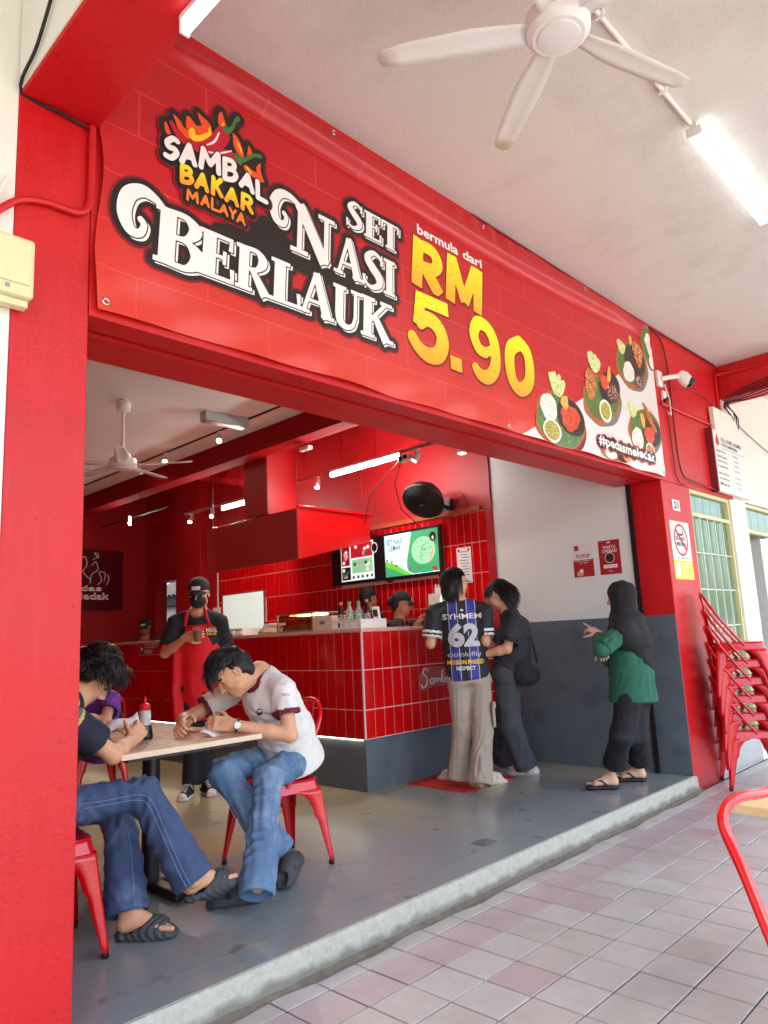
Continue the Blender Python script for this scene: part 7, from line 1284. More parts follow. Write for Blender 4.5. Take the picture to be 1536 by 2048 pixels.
# ---- man at left, seated with crossed legs
t = person('man in dark jersey and jeans at left sitting with legs crossed', (1.25, 0.85, 0))
J = dict(pel=(1.19, 0.83, 0.575), chest=(1.22, 0.84, 0.93), neck=(1.404, 0.828, 1.000), head=(1.484, 0.840, 1.087), hf=mixv(0.62, -0.74, 0.22), hu=mixv(0.76, 0.62, 0.1), shR=(1.23, 0.66, 0.985), shL=(1.25, 1.02, 0.985), elR=(1.510, 0.676, 0.752), wrR=(1.658, 0.807, 0.787), elL=(1.551, 1.163, 0.808), wrL=(1.714, 1.164, 0.826), rl=(0, -1, 0), knR=(1.617, 0.617, 0.585), knL=(1.63, 0.86, 0.50), anR=(1.774, 0.462, 0.215), anL=(1.575, 0.665, 0.115))
legs_of(J)
HP, HT = V(*(1.774, 0.542, 0.140)), V(*(2.043, 0.522, 0.165))
body(t, J, 'skin', 0.005, 1.0, hands=[((J['wrR'], mixv(0.25, 0.35, 0.9), mixv(0.75, 0.45, -0.2), -1), dict(curl=0.8, thumb=0.8)), ((J['wrL'], mixv(0.8, 0.1, -0.3), mixv(-0.1, 0.9, -0.3), 1), dict(curl=0.7, thumb=0.8))], feet=[((HP, HT-HP), dict(L_=0.25)), (((1.548, 0.69, 0.03), (0.19, -0.184, 0)), dict(L_=0.25))])
P_, q, fr = head_prims(J['head'], J['hf'], J['hu'])
def left_paint(X):
    o = np.zeros(len(X), int); a, b = V(*J['shR']), V(*J['elR']); d = unit(b-a); Ln = np.linalg.norm(b-a); u = (X-a)@d; o[u > Ln*0.30] = 1; o[(u > Ln*0.30) & (u < Ln*0.30+0.014)] = 2; o[np.linalg.norm(X-V(*J['neck']), axis=1) < 0.10] = 1; return o
tee(t, J, ['navy_cloth', 'green_cloth', 'gold_cloth'], 0.008, seed=9, paint=lambda X: (lambda o: np.where(o == 1, 0, np.where(o == 2, 2, 1)))(left_paint(X)), slen=0.74, sl_r=(0.064, 0.078), drop=0.10, sleeves='LR')
dj = trousers(t, J, 'denim_dark', 0.008, th=(0.086, 0.070), sh=(0.066, 0.086), sit=True, seed=12, amp=0.013, aend=(0.02, 0.0), top=0.08, freq=26)
seam(t, dj, [(0.918, -0.372, 0.785), (0.970, -0.429, 0.792), (1.026, -0.490, 0.802), (1.052, -0.512, 0.780), (1.083, -0.525, 0.703), (1.127, -0.543, 0.592), (1.150, -0.555, 0.543)]); seam(t, dj, [(0.919, -0.370, 0.771), (0.976, -0.432, 0.781), (1.023, -0.483, 0.788), (1.046, -0.502, 0.771), (1.076, -0.516, 0.697), (1.117, -0.533, 0.593), (1.139, -0.543, 0.544)]); seam(t, dj, [(1.004, -0.450, 0.736), (1.023, -0.449, 0.653), (1.038, -0.438, 0.544), (1.050, -0.430, 0.462)])
sandal(t, HP-V(0.01, 0, 0.033), HT-HP, 'slide_grey', kind='slide'); sandal(t, (1.535, 0.705, 0), (0.19, -0.184, 0), 'slide_grey', kind='slide')
hair_cap(t, q, fr, 1.0, inflate=0.007, extra=[el(q(0, 0.055, 0.105), np.stack([fr[1], fr[0], fr[2]]), (0.062, 0.05, 0.03), 0.03)])
f, r_, u = fr
def lock2(rg): return scalp(q, fr, lambda v, g_: (0.8*math.sin(12*v[0]+9*v[1]+1)+g_.normal()*0.15, 0.75 if v[2] > 0.15 else -0.45, 0.25+0.5*math.sin(13*v[1]+6*v[0]) if v[2] > 0.15 else -0.8), lambda v, g_: (0.07+0.03*math.sin(15*v[0]+14*v[1]))*g_.uniform(0.75, 1.15) if v[2] > 0.2 else g_.uniform(0.03, 0.055), rg, 0.75, 0.34)
hair_strands('hair_locks', t, 'hair', lock2, 2600, 5, 0.0016, 0.0034)
pt = thing('receipt', 'long white receipt in the hands of the man at left', 'paper slip', (1.8, 1.0, 0.8)); a0, a1 = V(*(1.605, 0.985, 0.825)), V(*(1.751, 0.928, 0.912)); part('slip', G().sheet([[a0*(1-i/8)+a1*i/8+U2*0.02*math.sin(i*0.7)+(mixv(0.3, -0.75, -0.4))*0.045*j for i in range(9)] for j in range(2)]), 'paper', pt, smooth=2, solid=0.0006)
# ---- masked waiter holding a cup of tea
t = person('waiter in black cap, mask and red apron holding a cup of tea', (3.37, 3.06, 0))
FW = unit(-F2*V(1, 1, 0)+R2*0.05)
RW = unit(np.cross(FW, (0,0,1)))
J = dict(pel=(3.356, 2.975, 0.869), chest=(3.343, 2.952, 1.255), neck=(3.316, 2.907, 1.485), head=(3.281, 2.849, 1.631), hf=mixv(0.02, -0.05, -1), hu=(0, 0, 1), shR=(3.189, 3.057, 1.420), shL=(3.453, 2.812, 1.408), elR=(3.108, 3.091, 1.149), wrR=(3.120, 2.784, 1.269), elL=(3.602, 2.886, 1.075), wrL=(3.500, 2.811, 0.859), rl=RW, knR=(3.296, 2.987, 0.482), knL=(3.376, 2.950, 0.474), anR=(3.284, 3.000, 0.100), anL=(3.410, 3.023, 0.100))
legs_of(J, 0.085)
o_b, q, fr = body(t, J, 'skin', 0.006, 1.0, hands=[((J['wrR'], mixv(0.85, 0.25, -0.25), mixv(0.1, 0.1, -1), 1), dict(curl=0.55, thumb=0.9)), ((J['wrL'], mixv(-0.25, -0.9, -0.2), mixv(0.5, 0, -0.85), -1), dict(curl=0.35))], shut=False)
tee(t, J, 'tee_black', 0.008, seed=21, sl_r=(0.060, 0.072), slen=0.78, drop=0.02, amp=0.009, hip=(0.16, 0.12), waist=(0.15, 0.115), chest=(0.17, 0.125))
trousers(t, J, 'trouser_black', 0.009, th=(0.088, 0.066), sh=(0.062, 0.060), seed=22, aend=(0.005, 0.005), amp=0.006)
sneaker(t, V(*J['anR'])*V(1,1,0)-unit(FW-RW*0.1)*0.05, FW+RW*0.10); sneaker(t, V(*J['anL'])*V(1,1,0)-FW*0.05, FW-RW*0.55)
hair_cap(t, q, fr, 1.0, inflate=0.004); cap(t, q, fr, 1.0)
f, r_, u = fr
mk = figure('face_mask', [el(q(0, 0.044, -0.056), np.stack([r_, f, u]), (0.071, 0.078, 0.062), 0.02), box_(q(0, -0.01, -0.05), np.stack([r_, f, u]), (0.1, 0.05, 0.09), 0.005, 0.01, 's'), box_(q(0, 0.06, -0.002-0.03+0.055), np.stack([r_, f, u]), (0.1, 0.1, 0.030), 0.003, 0.006, 's')], 0.005, 'mask_black', t, lambda X: 0.0015*np.sin(((X-V(*J['head']))@u)*420))
g = G(); [g.tube([q(0.062*e, 0.04, -0.03), q(0.078*e, 0.012, -0.012), q(0.084*e, -0.012, -0.005)], 0.002, 5) for e in (-1, 1)]; [g.tube([q(0.062*e, 0.04, -0.07), q(0.076*e, 0.012, -0.045), q(0.084*e, -0.012, -0.03)], 0.002, 5) for e in (-1, 1)]; part('ear_loops', g, 'mask_black', mk)
g = G()
for e in (-1, 1): g.tube([q(0.034*e+0.026*math.cos(a*math.pi/9), 0.104-0.25*abs(0.034*e+0.026*math.cos(a*math.pi/9))**1.3, -0.006+0.021*math.sin(a*math.pi/9)) for a in range(18)], 0.0016, 5, closed=True); g.tube([q(0.060*e, 0.092, 0.0), q(0.078*e, 0.03, 0.004), q(0.084*e, -0.01, 0.0)], 0.0016, 5)
g.tube([q(-0.009, 0.104, 0.0), q(0, 0.108, 0.003), q(0.009, 0.104, 0.0)], 0.0016, 5); part('eyeglasses', g, 'glasses', t, smooth=2)
# apron: draped on the shirt and hanging in front of the legs
pel, chv = V(*J['pel']), V(*J['chest']); up = V(0, 0, 1); names = [o.name for o in t.children if o.name.split('.')[0] in ('shirt', 'trousers')]
rows = 34; cols = 19; top = chv[2]+0.115; bot = 0.60; o0 = V(chv[0], chv[1], 0)+FW*0.6; pts = []; 
for i in range(rows):
    z = top+(bot-top)*i/(rows-1); hw = 0.118+0.075*min(1, max(0, (top-z)/0.22))**1.3 if z > pel[2]+0.06 else 0.19-0.03*max(0, (pel[2]-0.05-z))
    for j in range(cols): pts.append(((j/(cols-1)*2-1)*hw+(pel-chv)@RW*min(1, (top-z)/0.4), z))
vs = drape('apron', t, pts, o0, RW, up, -FW, names, None, 0.014, default=0.50).reshape(rows, cols, 3)
dep = (o0-vs)@(-FW)*-1; dep = ((vs-o0)@(-FW))
for i in range(1, rows):                                     # cloth hangs: depth never falls back quickly, smoothed
    dep[i] = np.minimum(dep[i], dep[i-1]+0.010)
for _ in range(6): dep[1:-1, 1:-1] = np.minimum(dep[1:-1, 1:-1], 0.25*(dep[:-2, 1:-1]+dep[2:, 1:-1]+dep[1:-1, :-2]+dep[1:-1, 2:])+0.001)
for i in range(rows):
    for j in range(cols):
        e = j/(cols-1)*2-1; k = max(0, (i-12)/(rows-12)); dep[i, j] += 0.020*e*e+0.014*k*math.sin(e*7+i*0.16)+0.006*math.sin(i*0.9+e*3)*k; P0 = o0+RW*pts[i*cols+j][0]+up*pts[i*cols+j][1]; vs[i, j] = P0-FW*dep[i, j]
ap = part('apron', G().sheet([[tuple(vs[i, j]) for j in range(cols)] for i in range(rows)]), 'apron_red', t, smooth=2, solid=0.003)
BVHS['apron_w'] = BVHTree.FromPolygons([tuple(p_) for p_ in vs.reshape(-1, 3)], [(i*cols+j, i*cols+j+1, (i+1)*cols+j+1, (i+1)*cols+j) for i in range(rows-1) for j in range(cols-1)])
for e in (-1, 1):
    pp = []
    for i in range(9):
        a = i/8; z = top-0.01+(V(*J['neck'])[2]+0.055-top)*a; x = e*(0.103-0.045*a); dd = drape('s', t, [(x, z)], o0, RW, up, -FW, names+[o_b.name], None, 0.010, default=0.62)[0]; pp.append(dd if a < 0.95 else dd-FW*0.06)
    part('neck_strap', G().sheet([[p_-RW*0.016, p_+RW*0.016] for p_ in pp]), 'strap_red', ap, smooth=2, solid=0.002)
me = text_mesh('MBAL', 1, 0.03, fit=(0.085, 0.032)); c0 = V(*(2.864, 2.172, 1.264)); print_on('apron_lettering', ap, me, c0, R2, U2, F2, ['apron_w'], 'paper', 0.006); me = text_mesh('BAKAR', 1, 0.03, fit=(0.075, 0.022)); print_on('apron_lettering', ap, me, c0+R2*0.004-U2*0.024, R2, U2, F2, ['apron_w'], 'pr_yellow', 0.006)
g = G(); g.add([(0.048*math.cos(k*math.pi/12), 0.045*math.sin(k*math.pi/12), 0) for k in range(24)], [tuple(range(24))]); print_on('apron_emblem', ap, g.mesh('p', fix=False), c0+R2*0.036+U2*0.006, R2, U2, F2, ['apron_w'], 'pr_black', 0.0045); g = G(); g.add([(-0.025, 0.025, 0), (-0.012, 0.048, 0), (-0.004, 0.034, 0), (0.008, 0.055, 0), (0.016, 0.034, 0), (0.03, 0.046, 0), (0.03, 0.025, 0)], [(0,1,2,3,4,5,6)]); print_on('apron_flame', ap, g.mesh('p', fix=False), c0+R2*0.036+U2*0.002, R2, U2, F2, ['apron_w'], 'pr_flame', 0.006)
cp = V(*(3.131, 2.631, 1.252)); ct = thing('plastic_cup', 'clear cup of brown tea in the hand of the waiter', 'cup', tuple(cp)); part('cup', G().lathe([(0.024, 0.0), (0.026, 0.002), (0.037, 0.105), (0.038, 0.107)], cp-V(0, 0, 0.02), 24), mat('cup_clear', srgb(226, 206, 196), 0.1, trans=0.7, alpha=0.5), ct, smooth=True); part('tea', G().lathe([(0.0235, 0.003), (0.034, 0.085), (0.001, 0.0855)], cp-V(0, 0, 0.02), 24), mat('tea', srgb(150, 66, 34), 0.15), ct, smooth=True); part('lid', G().lathe([(0.0395, 0.104), (0.0395, 0.110), (0.03, 0.112), (0.001, 0.1125)], cp-V(0, 0, 0.02), 24), 'cup_clear', ct, smooth=True)
# ---- customer in the blue striped football shirt
t = person('customer in blue and black striped shirt numbered 62 facing the counter', (4.8, 1.3, 0))
FW = unit((0.70, 0.71, 0)); RW = unit(np.cross(FW, (0,0,1)))
J = dict(pel=(4.806, 1.269, 0.852), chest=(4.789, 1.304, 1.257), neck=(4.761, 1.298, 1.458), head=(4.740, 1.294, 1.618), hf=mixv(0.86, -0.05, 0.5), hu=(-0.03, 0, 1), shL=(4.617, 1.451, 1.390), shR=(4.881, 1.117, 1.385), elL=(4.588, 1.474, 1.123), wrL=(4.764, 1.579, 1.203), elR=(4.875, 1.131, 1.119), wrR=(5.010, 1.290, 1.210), rl=RW, knL=(4.744, 1.322, 0.432), knR=(4.773, 1.145, 0.430), anL=(4.688, 1.353, 0.070), anR=(4.623, 1.080, 0.070))
legs_of(J, 0.09)
o_b, q, fr = body(t, J, 'skin', 0.006, 1.0, hands=[((J['wrL'], F2*V(1,1,0)+RW*0.3, (0,0,1), -1), dict(curl=0.4)), ((J['wrR'], F2*V(1,1,0)-RW*0.4, (0,0,1), 1), dict(curl=0.4))])
m = mat('jersey_stripe', srgb(60, 62, 140), 0.7, bump=0.1, bscale=300); n = m.node_tree; N = n.nodes; L = n.links; tc = [k for k in N if k.type == 'TEX_COORD'][0]
vm = N.new('ShaderNodeVectorMath'); vm.operation = 'DOT_PRODUCT'; L.new(tc.outputs['Object'], vm.inputs[0]); vm.inputs[1].default_value = tuple(RW)
ma = N.new('ShaderNodeMath'); ma.operation = 'MULTIPLY_ADD'; L.new(vm.outputs['Value'], ma.inputs[0]); ma.inputs[1].default_value = 1/0.148; ma.inputs[2].default_value = -float(V(*J['chest'])@RW)/0.148+0.25+10; fr_ = N.new('ShaderNodeMath'); fr_.operation = 'FRACT'; L.new(ma.outputs[0], fr_.inputs[0])
rp = N.new('ShaderNodeValToRGB'); L.new(fr_.outputs[0], rp.inputs[0]); rp.color_ramp.interpolation = 'CONSTANT'; E = rp.color_ramp.elements; E[0].position = 0.0; E[0].color = (*srgb(30, 33, 36), 1); E[1].position = 0.49; E[1].color = (*srgb(190, 190, 210), 1); e = E.new(0.53); e.color = (*srgb(58, 58, 148), 1); e = E.new(0.96); e.color = (*srgb(190, 190, 210), 1)
L.new(rp.outputs[0], N['Principled BSDF'].inputs['Base Color'])
mat('jersey_dark', srgb(30, 33, 36), 0.7, bump=0.1, bscale=300)
def j62(X):
    o = np.zeros(len(X), int)
    for k in 'LR':
        a, b = V(*J['sh'+k]), V(*J['el'+k]); d = unit(b-a); Ln = np.linalg.norm(b-a); uu = (X-a)@d; rr = np.linalg.norm(X-a-uu[:, None]*d, axis=1); side = ((X-V(*J['chest']))@RW)*(1 if k == 'R' else -1); sl = (rr < 0.11) & (side > 0.165); o[sl] = 1
        e = Ln*0.80; o[sl & (((uu > e-0.022) & (uu < e+0.03)) | ((uu > e-0.058) & (uu < e-0.038)))] = 2
    return o
sh_ = tee(t, J, ['jersey_stripe', 'jersey_dark', 'paper'], 0.007, seed=31, slen=0.80, sl_r=(0.062, 0.074), drop=0.03, hip=(0.185, 0.13), waist=(0.172, 0.125), chest=(0.178, 0.125), amp=0.006, paint=j62, freq=18)
def pr62(s_, px, w_, h, m, b=0.02, off=0.004, mesh=None): print_on('back_lettering', sh_, mesh or text_mesh(s_, 1, b, fit=(w_, h)), V(*px), RW, (0,0,1), FW, [sh_.name], m, off, 0.015)
B = V(*J['chest'])-FW*0.6
mat('shirt_silver', srgb(196, 196, 200), 0.6, var=0.08, vscale=30)
pr62('SYHMEM', B-RW*0.155+V(0,0,0.055), 0.31, 0.045, 'paper', 0.02)
pr62('62', B-RW*0.130+V(0,0,-0.175), 0.265, 0.205, 'ink', 0.085, 0.0035); pr62('62', B-RW*0.125+V(0,0,-0.17), 0.255, 0.195, 'shirt_silver', 0.05, 0.006)
pr62('ejololoffty', B-RW*0.135+V(0,0,-0.255), 0.27, 0.05, 'shirt_silver', 0.0); pr62('MISSION PASSED', B-RW*0.14+V(0,0,-0.305), 0.29, 0.035, 'pr_yellow', 0.03); pr62('RESPECT', B-RW*0.075+V(0,0,-0.352), 0.155, 0.032, 'paper', 0.03)
g = G(); g.add([(-0.018, 0, 0), (0.018, 0, 0), (0.0, 0.02, 0)], [(0,1,2)]); pr62('', B+V(0,0,0.12), 0, 0, 'paper', mesh=g.mesh('p', fix=False))
tr = trousers(t, J, 'cargo', 0.008, th=(0.092, 0.078), sh=(0.076, 0.082), hipr=(0.160, 0.112), seed=33, amp=0.012, aend=(0.02, 0.02), freq=24, stretch=(1, 1, 0.35))
pk = lerp(J['hipR'], J['knR'], 0.72)+RW*0.085-FW*0.02; part('cargo_pocket', G().obox(pk, FW, V(0,0,1), RW, 0.06, 0.085, 0.012).obox(pk+V(0,0,0.085)+RW*0.008, FW, V(0,0,1), RW, 0.063, 0.025, 0.012), 'cargo', tr, bevel=0.006)
sandal(t, V(*(4.819, 1.300, 0.000)), RW*0.9+FW*0.05, 'slide_cream', kind='clog', name='slide', w_=0.95); sandal(t, V(*(4.902, 1.430, 0.000)), -RW*0.75+FW*0.55, 'slide_cream', kind='clog', name='slide', w_=0.95)
hair_cap(t, q, fr, 1.0, inflate=0.006, low=-0.12, extra=[el(q(0, -0.075, -0.075), np.stack([fr[1], fr[0], fr[2]]), (0.078, 0.055, 0.085), 0.04)])
f, r_, u = fr
def lock3(rg): return scalp(q, fr, lambda v, g_: (0.5*v[0]+g_.normal()*0.1, -0.5 if v[2] > 0.2 else -0.05, -0.3 if v[2] > 0.3 else -1.0), lambda v, g_: g_.uniform(0.10, 0.15) if v[2] < 0.1 else g_.uniform(0.05, 0.085), rg, 0.10, 0.42)
hair_strands('hair_locks', t, 'hair', lock3, 2000, 7, 0.0015, 0.0032)
g = G(); [g.tube([q(0.034*e+0.026*math.cos(a*math.pi/8), 0.104, -0.006+0.02*math.sin(a*math.pi/8)) for a in range(16)], 0.002, 5, closed=True) for e in (-1, 1)]; [g.tube([q(0.060*e, 0.10, 0), q(0.082*e, 0.03, 0.002), q(0.086*e, -0.01, -0.004)], 0.002, 5) for e in (-1, 1)]; part('eyeglasses', g, 'black_plastic', t, smooth=2)
# ---- customer in black t-shirt with shoulder bag
t = person('customer in black t-shirt and wide grey trousers with a shoulder bag', (5.35, 1.2, 0))
FW = unit((-R2*0.80+F2*0.6)*V(1, 1, 0)); RW = unit(np.cross(FW, (0,0,1)))
J = dict(pel=(5.138, 1.094, 0.870), chest=(5.162, 1.030, 1.204), neck=(5.115, 1.054, 1.363), head=(5.053, 1.098, 1.507), hf=mixv(-0.88, -0.18, 0.25), hu=mixv(-0.10, 0.98, 0), shL=(5.026, 0.931, 1.284), shR=(5.275, 1.140, 1.290), elL=(4.943, 0.973, 1.056), wrL=(4.887, 1.143, 1.022), elR=(5.243, 1.280, 1.041), wrR=(5.111, 1.342, 1.048), rl=RW, knL=(5.092, 1.102, 0.441), knR=(5.215, 1.268, 0.439), anL=(5.232, 1.066, 0.070), anR=(5.369, 1.388, 0.070))
legs_of(J, 0.085)
o_b, q, fr = body(t, J, 'skin', 0.006, 1.0, hands=[((J['wrL'], mixv(-0.9, -0.1, 0.2), (0,0,1), -1), dict(curl=0.5)), ((J['wrR'], mixv(-0.9, 0, 0.2), (0,0,1), 1), dict(curl=0.5))])
tee(t, J, 'tee_charcoal', 0.008, seed=41, slen=0.80, sl_r=(0.064, 0.082), drop=0.04, hip=(0.18, 0.15), waist=(0.165, 0.14), chest=(0.165, 0.13), amp=0.010)
trousers(t, J, 'trouser_grey', 0.009, th=(0.100, 0.090), sh=(0.088, 0.088), seed=42, amp=0.012, aend=(-0.02, -0.02), freq=20, stretch=(1, 1, 0.3))
sandal(t, V(*(5.458, 1.091, 0.000)), -R2*V(1,1,0)*0.9+F2*V(1,1,0)*0.15, 'slide_white', kind='clog', name='slide'); sandal(t, V(*(5.605, 1.441, 0.000)), -R2*V(1,1,0)*0.8+F2*V(1,1,0)*0.35, 'slide_white', kind='clog', name='slide')
hair_cap(t, q, fr, 1.0, inflate=0.006, extra=[el(q(0, -0.088, -0.085), np.stack([fr[1], fr[0], fr[2]]), (0.064, 0.045, 0.105), 0.04)])
f, r_, u = fr
def lock4(rg): return scalp(q, fr, lambda v, g_: (0.4*v[0]+g_.normal()*0.12, 0.5 if v[1] > 0.2 else -0.4, -0.8), lambda v, g_: g_.uniform(0.11, 0.16) if v[1] < 0 else g_.uniform(0.06, 0.10), rg, 0.10, 0.30)
hair_strands('hair_locks', t, 'hair', lock4, 1700, 9, 0.0015, 0.0032)
bt = thing('shoulder_bag', 'slouchy black shoulder bag at the hip of the black-shirted customer', 'bag', tuple(V(*(5.111, 0.922, 0.848)))); bc = V(*(5.096, 0.929, 0.880)); R3 = unit(R2*V(1,1,0)); F3 = unit(F2*V(1,1,0))
figure('pouch', [ec(bc+R3*0.03-V(0,0,0.05), bc-V(0,0,0.0)+V(0,0,0.07)-R3*0.03, R3, 0.10, 0.055, 0.055, 0.035, 0.04), el(bc+R3*0.02-V(0,0,0.05), np.stack([R3, F3, V(0,0,1)]), (0.11, 0.06, 0.075), 0.04)], 0.008, 'tee_black', bt, folds(44, 0.007, 26))
st = spline([(*(5.185, 0.852, 0.934), 0), (*(5.192, 0.907, 1.157), 0), (*(5.154, 0.965, 1.316), 0), (*(5.049, 0.981, 1.343), 0)], 5); part('strap', G().tube([tuple(p_[:3]) for p_ in st], 0.011, 6), 'tee_black', bt, smooth=True)
# ---- woman in hijab
t = person('woman in black headscarf and green top using her phone by the wall', (5.2, 0.33, 0))
FW = unit((-R2*0.80+F2*0.55)*V(1, 1, 0)); RW = unit(np.cross(FW, (0,0,1)))
J = dict(pel=(5.224, 0.080, 0.688), chest=(5.231, 0.098, 1.053), neck=(5.223, 0.089, 1.246), head=(5.193, 0.081, 1.403), hf=mixv(-0.80, -0.15, 0.55), hu=mixv(-0.05, 1, 0), shL=(5.070, 0.036, 1.159), shR=(5.362, 0.200, 1.157), elL=(4.891, 0.122, 1.032), wrL=(5.064, 0.221, 1.144), elR=(5.323, 0.295, 0.940), wrR=(5.128, 0.226, 1.031), rl=RW, knL=(5.104, 0.141, 0.414), knR=(5.261, 0.099, 0.397), anL=(5.212, 0.281, 0.170), anR=(5.527, 0.232, 0.170))
legs_of(J, 0.09)
fL, fR = unit((-R2*0.95+F2*0.1)*V(1,1,0)), unit((-R2*0.93+F2*0.2)*V(1,1,0)); hL, hR = V(*(5.250, 0.279, 0.000)), V(*(5.600, 0.224, 0.000))
o_b, q, fr = body(t, J, 'skin_light', 0.006, 0.97, hands=[((J['wrL'], mixv(-0.55, 0.35, 0.7), mixv(0.1, 0.8, -0.5), -1), dict(curl=0.8, s=0.90)), ((J['wrR'], mixv(-0.3, -0.2, -0.9), mixv(-0.3, 0.6, -0.2), 1), dict(curl=0.6, s=0.92))], feet=[((hL+V(0,0,0.024), fL), dict(L_=0.235)), ((hR+V(0,0,0.024), fR), dict(L_=0.235))])
tee(t, J, 'top_green', 0.008, seed=51, slen=0.94, sl_r=(0.072, 0.066), drop=0.05, hip=(0.186, 0.176), waist=(0.166, 0.152), chest=(0.160, 0.132), amp=0.009, belly=tuple(FW*-0.01))
g_f = [rc(J['elL'], lerp(J['elL'], J['wrL'], 0.78), 0.060, 0.044), rc(J['elR'], lerp(J['elR'], J['wrR'], 0.75), 0.056, 0.042)]
figure('sleeves', g_f[:1], 0.007, 'top_green', t, folds(52, 0.005, 30)); figure('sleeves', g_f[1:], 0.007, 'top_green', t, folds(53, 0.005, 30))
trousers(t, J, 'trouser_black', 0.008, th=(0.098, 0.080), sh=(0.074, 0.084), hipr=(0.155, 0.140), seed=54, amp=0.008, aend=(-0.01, -0.01), freq=20, stretch=(1, 1, 0.25))
f, r_, u = fr; A = np.stack([r_, f, u]); hd = V(*J['head']); nk, ch, shl, shr = V(*J['neck']), V(*J['chest']), V(*J['shL']), V(*J['shR']); BK = -FW
hj = [el(q(0, -0.012, 0.03), A, (0.090, 0.112, 0.104), 0.03), el(q(0, -0.01, -0.05), A, (0.076, 0.092, 0.09), 0.04), rc(hd-u*0.07, nk+V(0,0,0.0)+BK*0.02, 0.075, 0.105, 0.05), rc(shl+V(0,0,-0.01), nk, 0.098, 0.09, 0.05), rc(shr+V(0,0,-0.01), nk, 0.098, 0.09, 0.05),
      ec(nk+BK*0.03, ch+BK*0.06-V(0,0,0.0), RW, 0.16, 0.11, 0.185, 0.13, 0.06, flat=0.02), ec(ch+BK*0.06, ch+BK*0.155-V(0,0,0.20), RW, 0.175, 0.125, 0.05, 0.045, 0.06, flat=0.02), ec(ch+FW*0.06, ch+FW*0.13-V(0,0,0.17), RW, 0.11, 0.06, 0.05, 0.02, 0.05, flat=0.01),
      el(q(0, 0.12, -0.02), A, (0.058, 0.075, 0.078), 0.012, 's')]
figure('headscarf', hj, 0.007, 'hijab', t, folds(55, 0.005, 18, (1, 1, 0.35)))
for h_, d_ in ((hL, fL), (hR, fR)):
    sl_ = sandal(t, h_-d_*0.012, d_, 'flip_black', kind='flip', L_=0.265, name='flip_flop'); sd_ = np.cross(d_, (0,0,1)); g = G()
    for e in (-1, 1): g.tube([tuple(p_[:3]) for p_ in spline([(*(h_+d_*0.175+sd_*0.018+V(0,0,0.045)), 0), (*(h_+d_*0.13+sd_*e*0.032+V(0,0,0.068)), 0), (*(h_+d_*0.085+sd_*e*0.042+V(0,0,0.03)), 0)], 5)], 0.009, 6, flat=0.6)
    part('toe_strap', g, 'flip_black', sl_, smooth=2)
PH = V(*(5.091, 0.294, 1.213)); pt = thing('phone', 'phone held up by the woman in the headscarf', 'phone', tuple(PH)); pa = mixv(-0.3, 0.25, 0.92); pb = unit(np.cross(pa, mixv(0.5, 0.8, -0.35))); pn = np.cross(pb, pa); part('case', G().obox(PH-U2*0.02, pa, pb, pn, 0.065, 0.034, 0.004), 'white_plastic', pt, bevel=0.003); part('screen', G().obox(PH-U2*0.02+pn*0.0046, pa, pb, pn, 0.061, 0.030, 0.0005), 'scr_black', pt)
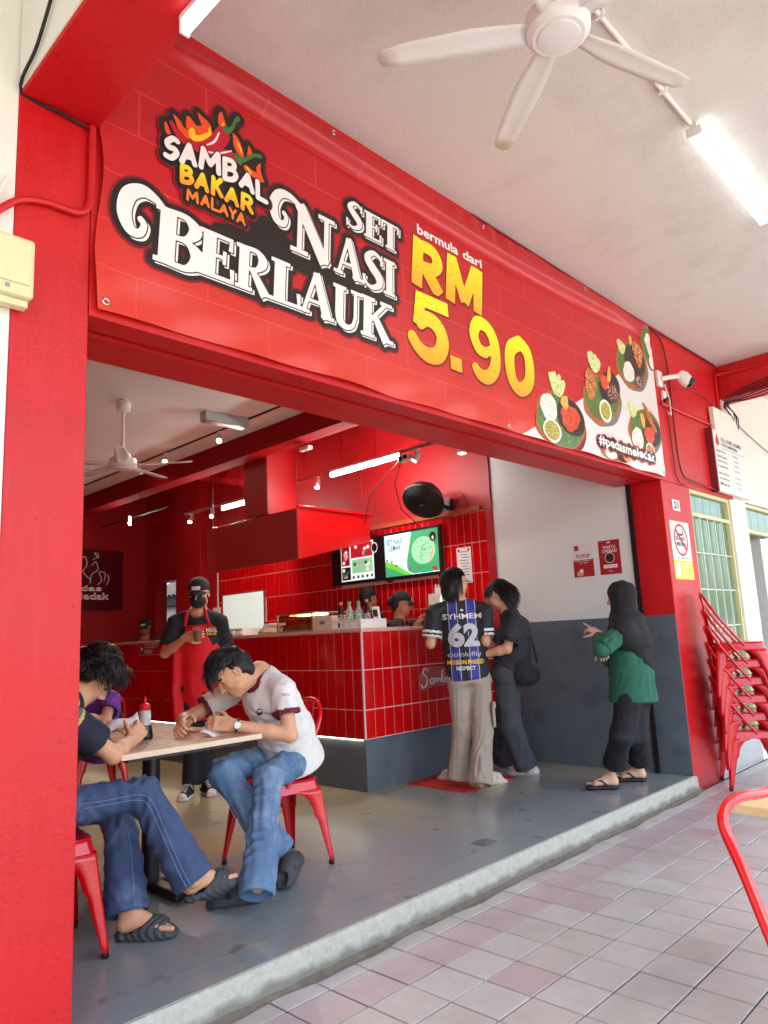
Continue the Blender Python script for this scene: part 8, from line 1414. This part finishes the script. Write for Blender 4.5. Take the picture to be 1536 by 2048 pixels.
# ---- cashier and two more staff behind the counter, and a guest at the far table
def staff(label, loc, head, hf, fw, skin, seed, ponytail=False, raise_hand=None, capfront=True, h=0.008, gl=False):
    t = person(label, loc); fw = unit(V(*fw)*V(1,1,0)); rw = unit(np.cross(fw, (0,0,1))); hd = V(*head); nk = hd-V(0,0,0.165)-fw*0.03; ch = nk-V(0,0,0.16)-fw*0.01; pe = V(ch[0], ch[1], ch[2]-0.37); J = dict(pel=pe, chest=ch, neck=nk, head=hd, hf=hf, hu=(0,0,1), shL=nk-rw*0.17-V(0,0,0.05), shR=nk+rw*0.17-V(0,0,0.05), rl=rw)
    for k, e in (('L', -1), ('R', 1)): J['el'+k] = J['sh'+k]+rw*e*0.05-V(0,0,0.26)+fw*0.03; J['wr'+k] = J['el'+k]+fw*0.2+V(0,0,-0.02)-rw*e*0.05
    if raise_hand is not None: J['elR'] = ik(J['shR'], raise_hand, 0.28, 0.25, J['shR']-V(0,0,1)); J['wrR'] = V(*raise_hand)
    legs_of(J); zf = hd[2]-1.0
    for k, e in (('L', -1), ('R', 1)): J['kn'+k] = J['hip'+k]*V(1,1,0)+V(0,0,0.48)+fw*0.02; J['an'+k] = J['hip'+k]*V(1,1,0)+V(0,0,0.09)
    o_b, q, fr = body(t, J, skin, h, 0.96, hands=[((J['wrR'], (fw*0.5+V(0,0,0.8)) if raise_hand is not None else fw, -fw if raise_hand is not None else V(0,0,1), 1), dict(curl=0.5)), ((J['wrL'], fw, (0,0,1), -1), dict(curl=0.5))], feet=[((J['anL']*V(1,1,0)-fw*0.05, fw), {}), ((J['anR']*V(1,1,0)-fw*0.05, fw), {})], shut=False)
    sh_ = tee(t, J, 'tee_black', 0.010, seed=seed, slen=0.8); trousers(t, J, 'trouser_black', 0.012, seed=seed+1)
    hair_cap(t, q, fr, 0.96, inflate=0.006, h=0.008, extra=[el(q(0, -0.125, 0.0), np.stack([fr[1], fr[0], fr[2]]), (0.035, 0.03, 0.04), 0.02)] if ponytail else ()); cap(t, q, fr, 0.96, capfront)
    for e in (-1, 1):
        pp = []
        for i in range(8):
            a = i/7; o1 = ch+fw*0.5+rw*e*(0.075-0.01*a); p_ = drape('s', t, [(0, -0.10+(nk[2]-ch[2]+0.12)*a)], o1, rw, (0,0,1), -fw, [sh_.name, o_b.name], None, 0.008, default=0.45)[0]; pp.append(p_-fw*(0.05 if i == 7 else 0))
        part('apron_strap', G().sheet([[p_-rw*0.016, p_+rw*0.016] for p_ in pp]), 'strap_red', t, smooth=2, solid=0.002)
    P = []
    for i in range(8):
        z = -0.10-0.06*i; P.append([drape('s', t, [(x, z)], ch+fw*0.5, rw, (0,0,1), -fw, [sh_.name], None, 0.010, default=0.40)[0] for x in (-0.14, -0.07, 0, 0.07, 0.14)])
    part('apron', G().sheet(P), 'apron_red', t, smooth=2, solid=0.002)
    if gl: g = G(); [g.tube([q(0.033*e+0.024*math.cos(a*math.pi/8), 0.10, -0.006+0.018*math.sin(a*math.pi/8)) for a in range(16)], 0.002, 5, closed=True) for e in (-1, 1)]; [g.tube([q(0.057*e, 0.097, 0), q(0.08*e, 0.03, 0.002)], 0.002, 5) for e in (-1, 1)]; part('eyeglasses', g, 'glasses', t, smooth=2)
    return t
staff('cashier in black cap and glasses facing right behind the counter', (5.2, 2.7, 0), (5.371, 2.495, 1.519), mixv(0.95, -0.1, -0.1), mixv(0.85, 0, -0.3), 'skin_dark', 61, True, (5.309, 2.249, 1.297), True, gl=True)
staff('staff member in black cap turned away behind the drink bottles', (5.3, 3.6, 0), (5.738, 3.330, 1.635), mixv(0.75, 0, 0.6), mixv(0.7, 0, 0.7), 'skin_dark', 63, False, None, False)
staff('staff member in black cap standing deep behind the collect counter', (5.0, 7.6, 0), (5.470, 7.901, 1.517), mixv(0.05, -0.05, -1), mixv(0.05, 0, -1), 'skin_dark', 65)
t = person('guest in purple top at the far table behind the man at left', (2.0, 2.7, 0)); c = V(*(2.282, 2.530, 0.800)); fw = unit((-0.75, -0.3, 0)); rw = unit(np.cross(fw, (0,0,1)))
J = dict(pel=c+V(0.05, 0.10, -0.20), chest=c+V(0, 0, 0.02), neck=c+V(-0.09, -0.05, 0.11), head=c+V(-0.20, -0.10, 0.20), hf=(-0.8, -0.3, -0.5), hu=(-0.3, 0, 1), shL=c+V(-0.03, -0.02, 0.08)-rw*0.15, shR=c+V(-0.03, -0.02, 0.08)+rw*0.15, elL=c+V(-0.15, -0.1, -0.06)-rw*0.2, elR=c+V(-0.15, -0.1, -0.06)+rw*0.2, wrL=c+V(-0.32, -0.12, 0.0)-rw*0.08, wrR=c+V(-0.32, -0.12, 0.0)+rw*0.08, rl=rw)
legs_of(J)
for k, e in (('L', -1), ('R', 1)): J['kn'+k] = J['hip'+k]+fw*0.38; J['an'+k] = J['kn'+k]*V(1,1,0)+V(0,0,0.09)
o_b, q, fr = body(t, J, 'skin', 0.009, 0.92, hands=[((J['wrL'], fw, (0,0,1), -1), {}), ((J['wrR'], fw, (0,0,1), 1), {})], feet=[((J['anL']*V(1,1,0)-fw*0.05, fw), {}), ((J['anR']*V(1,1,0)-fw*0.05, fw), {})]); tee(t, J, 'purple', 0.010, seed=71, slen=0.6); trousers(t, J, 'trouser_black', 0.012, sit=True, seed=72); hair_cap(t, q, fr, 0.92, inflate=0.01, h=0.009)
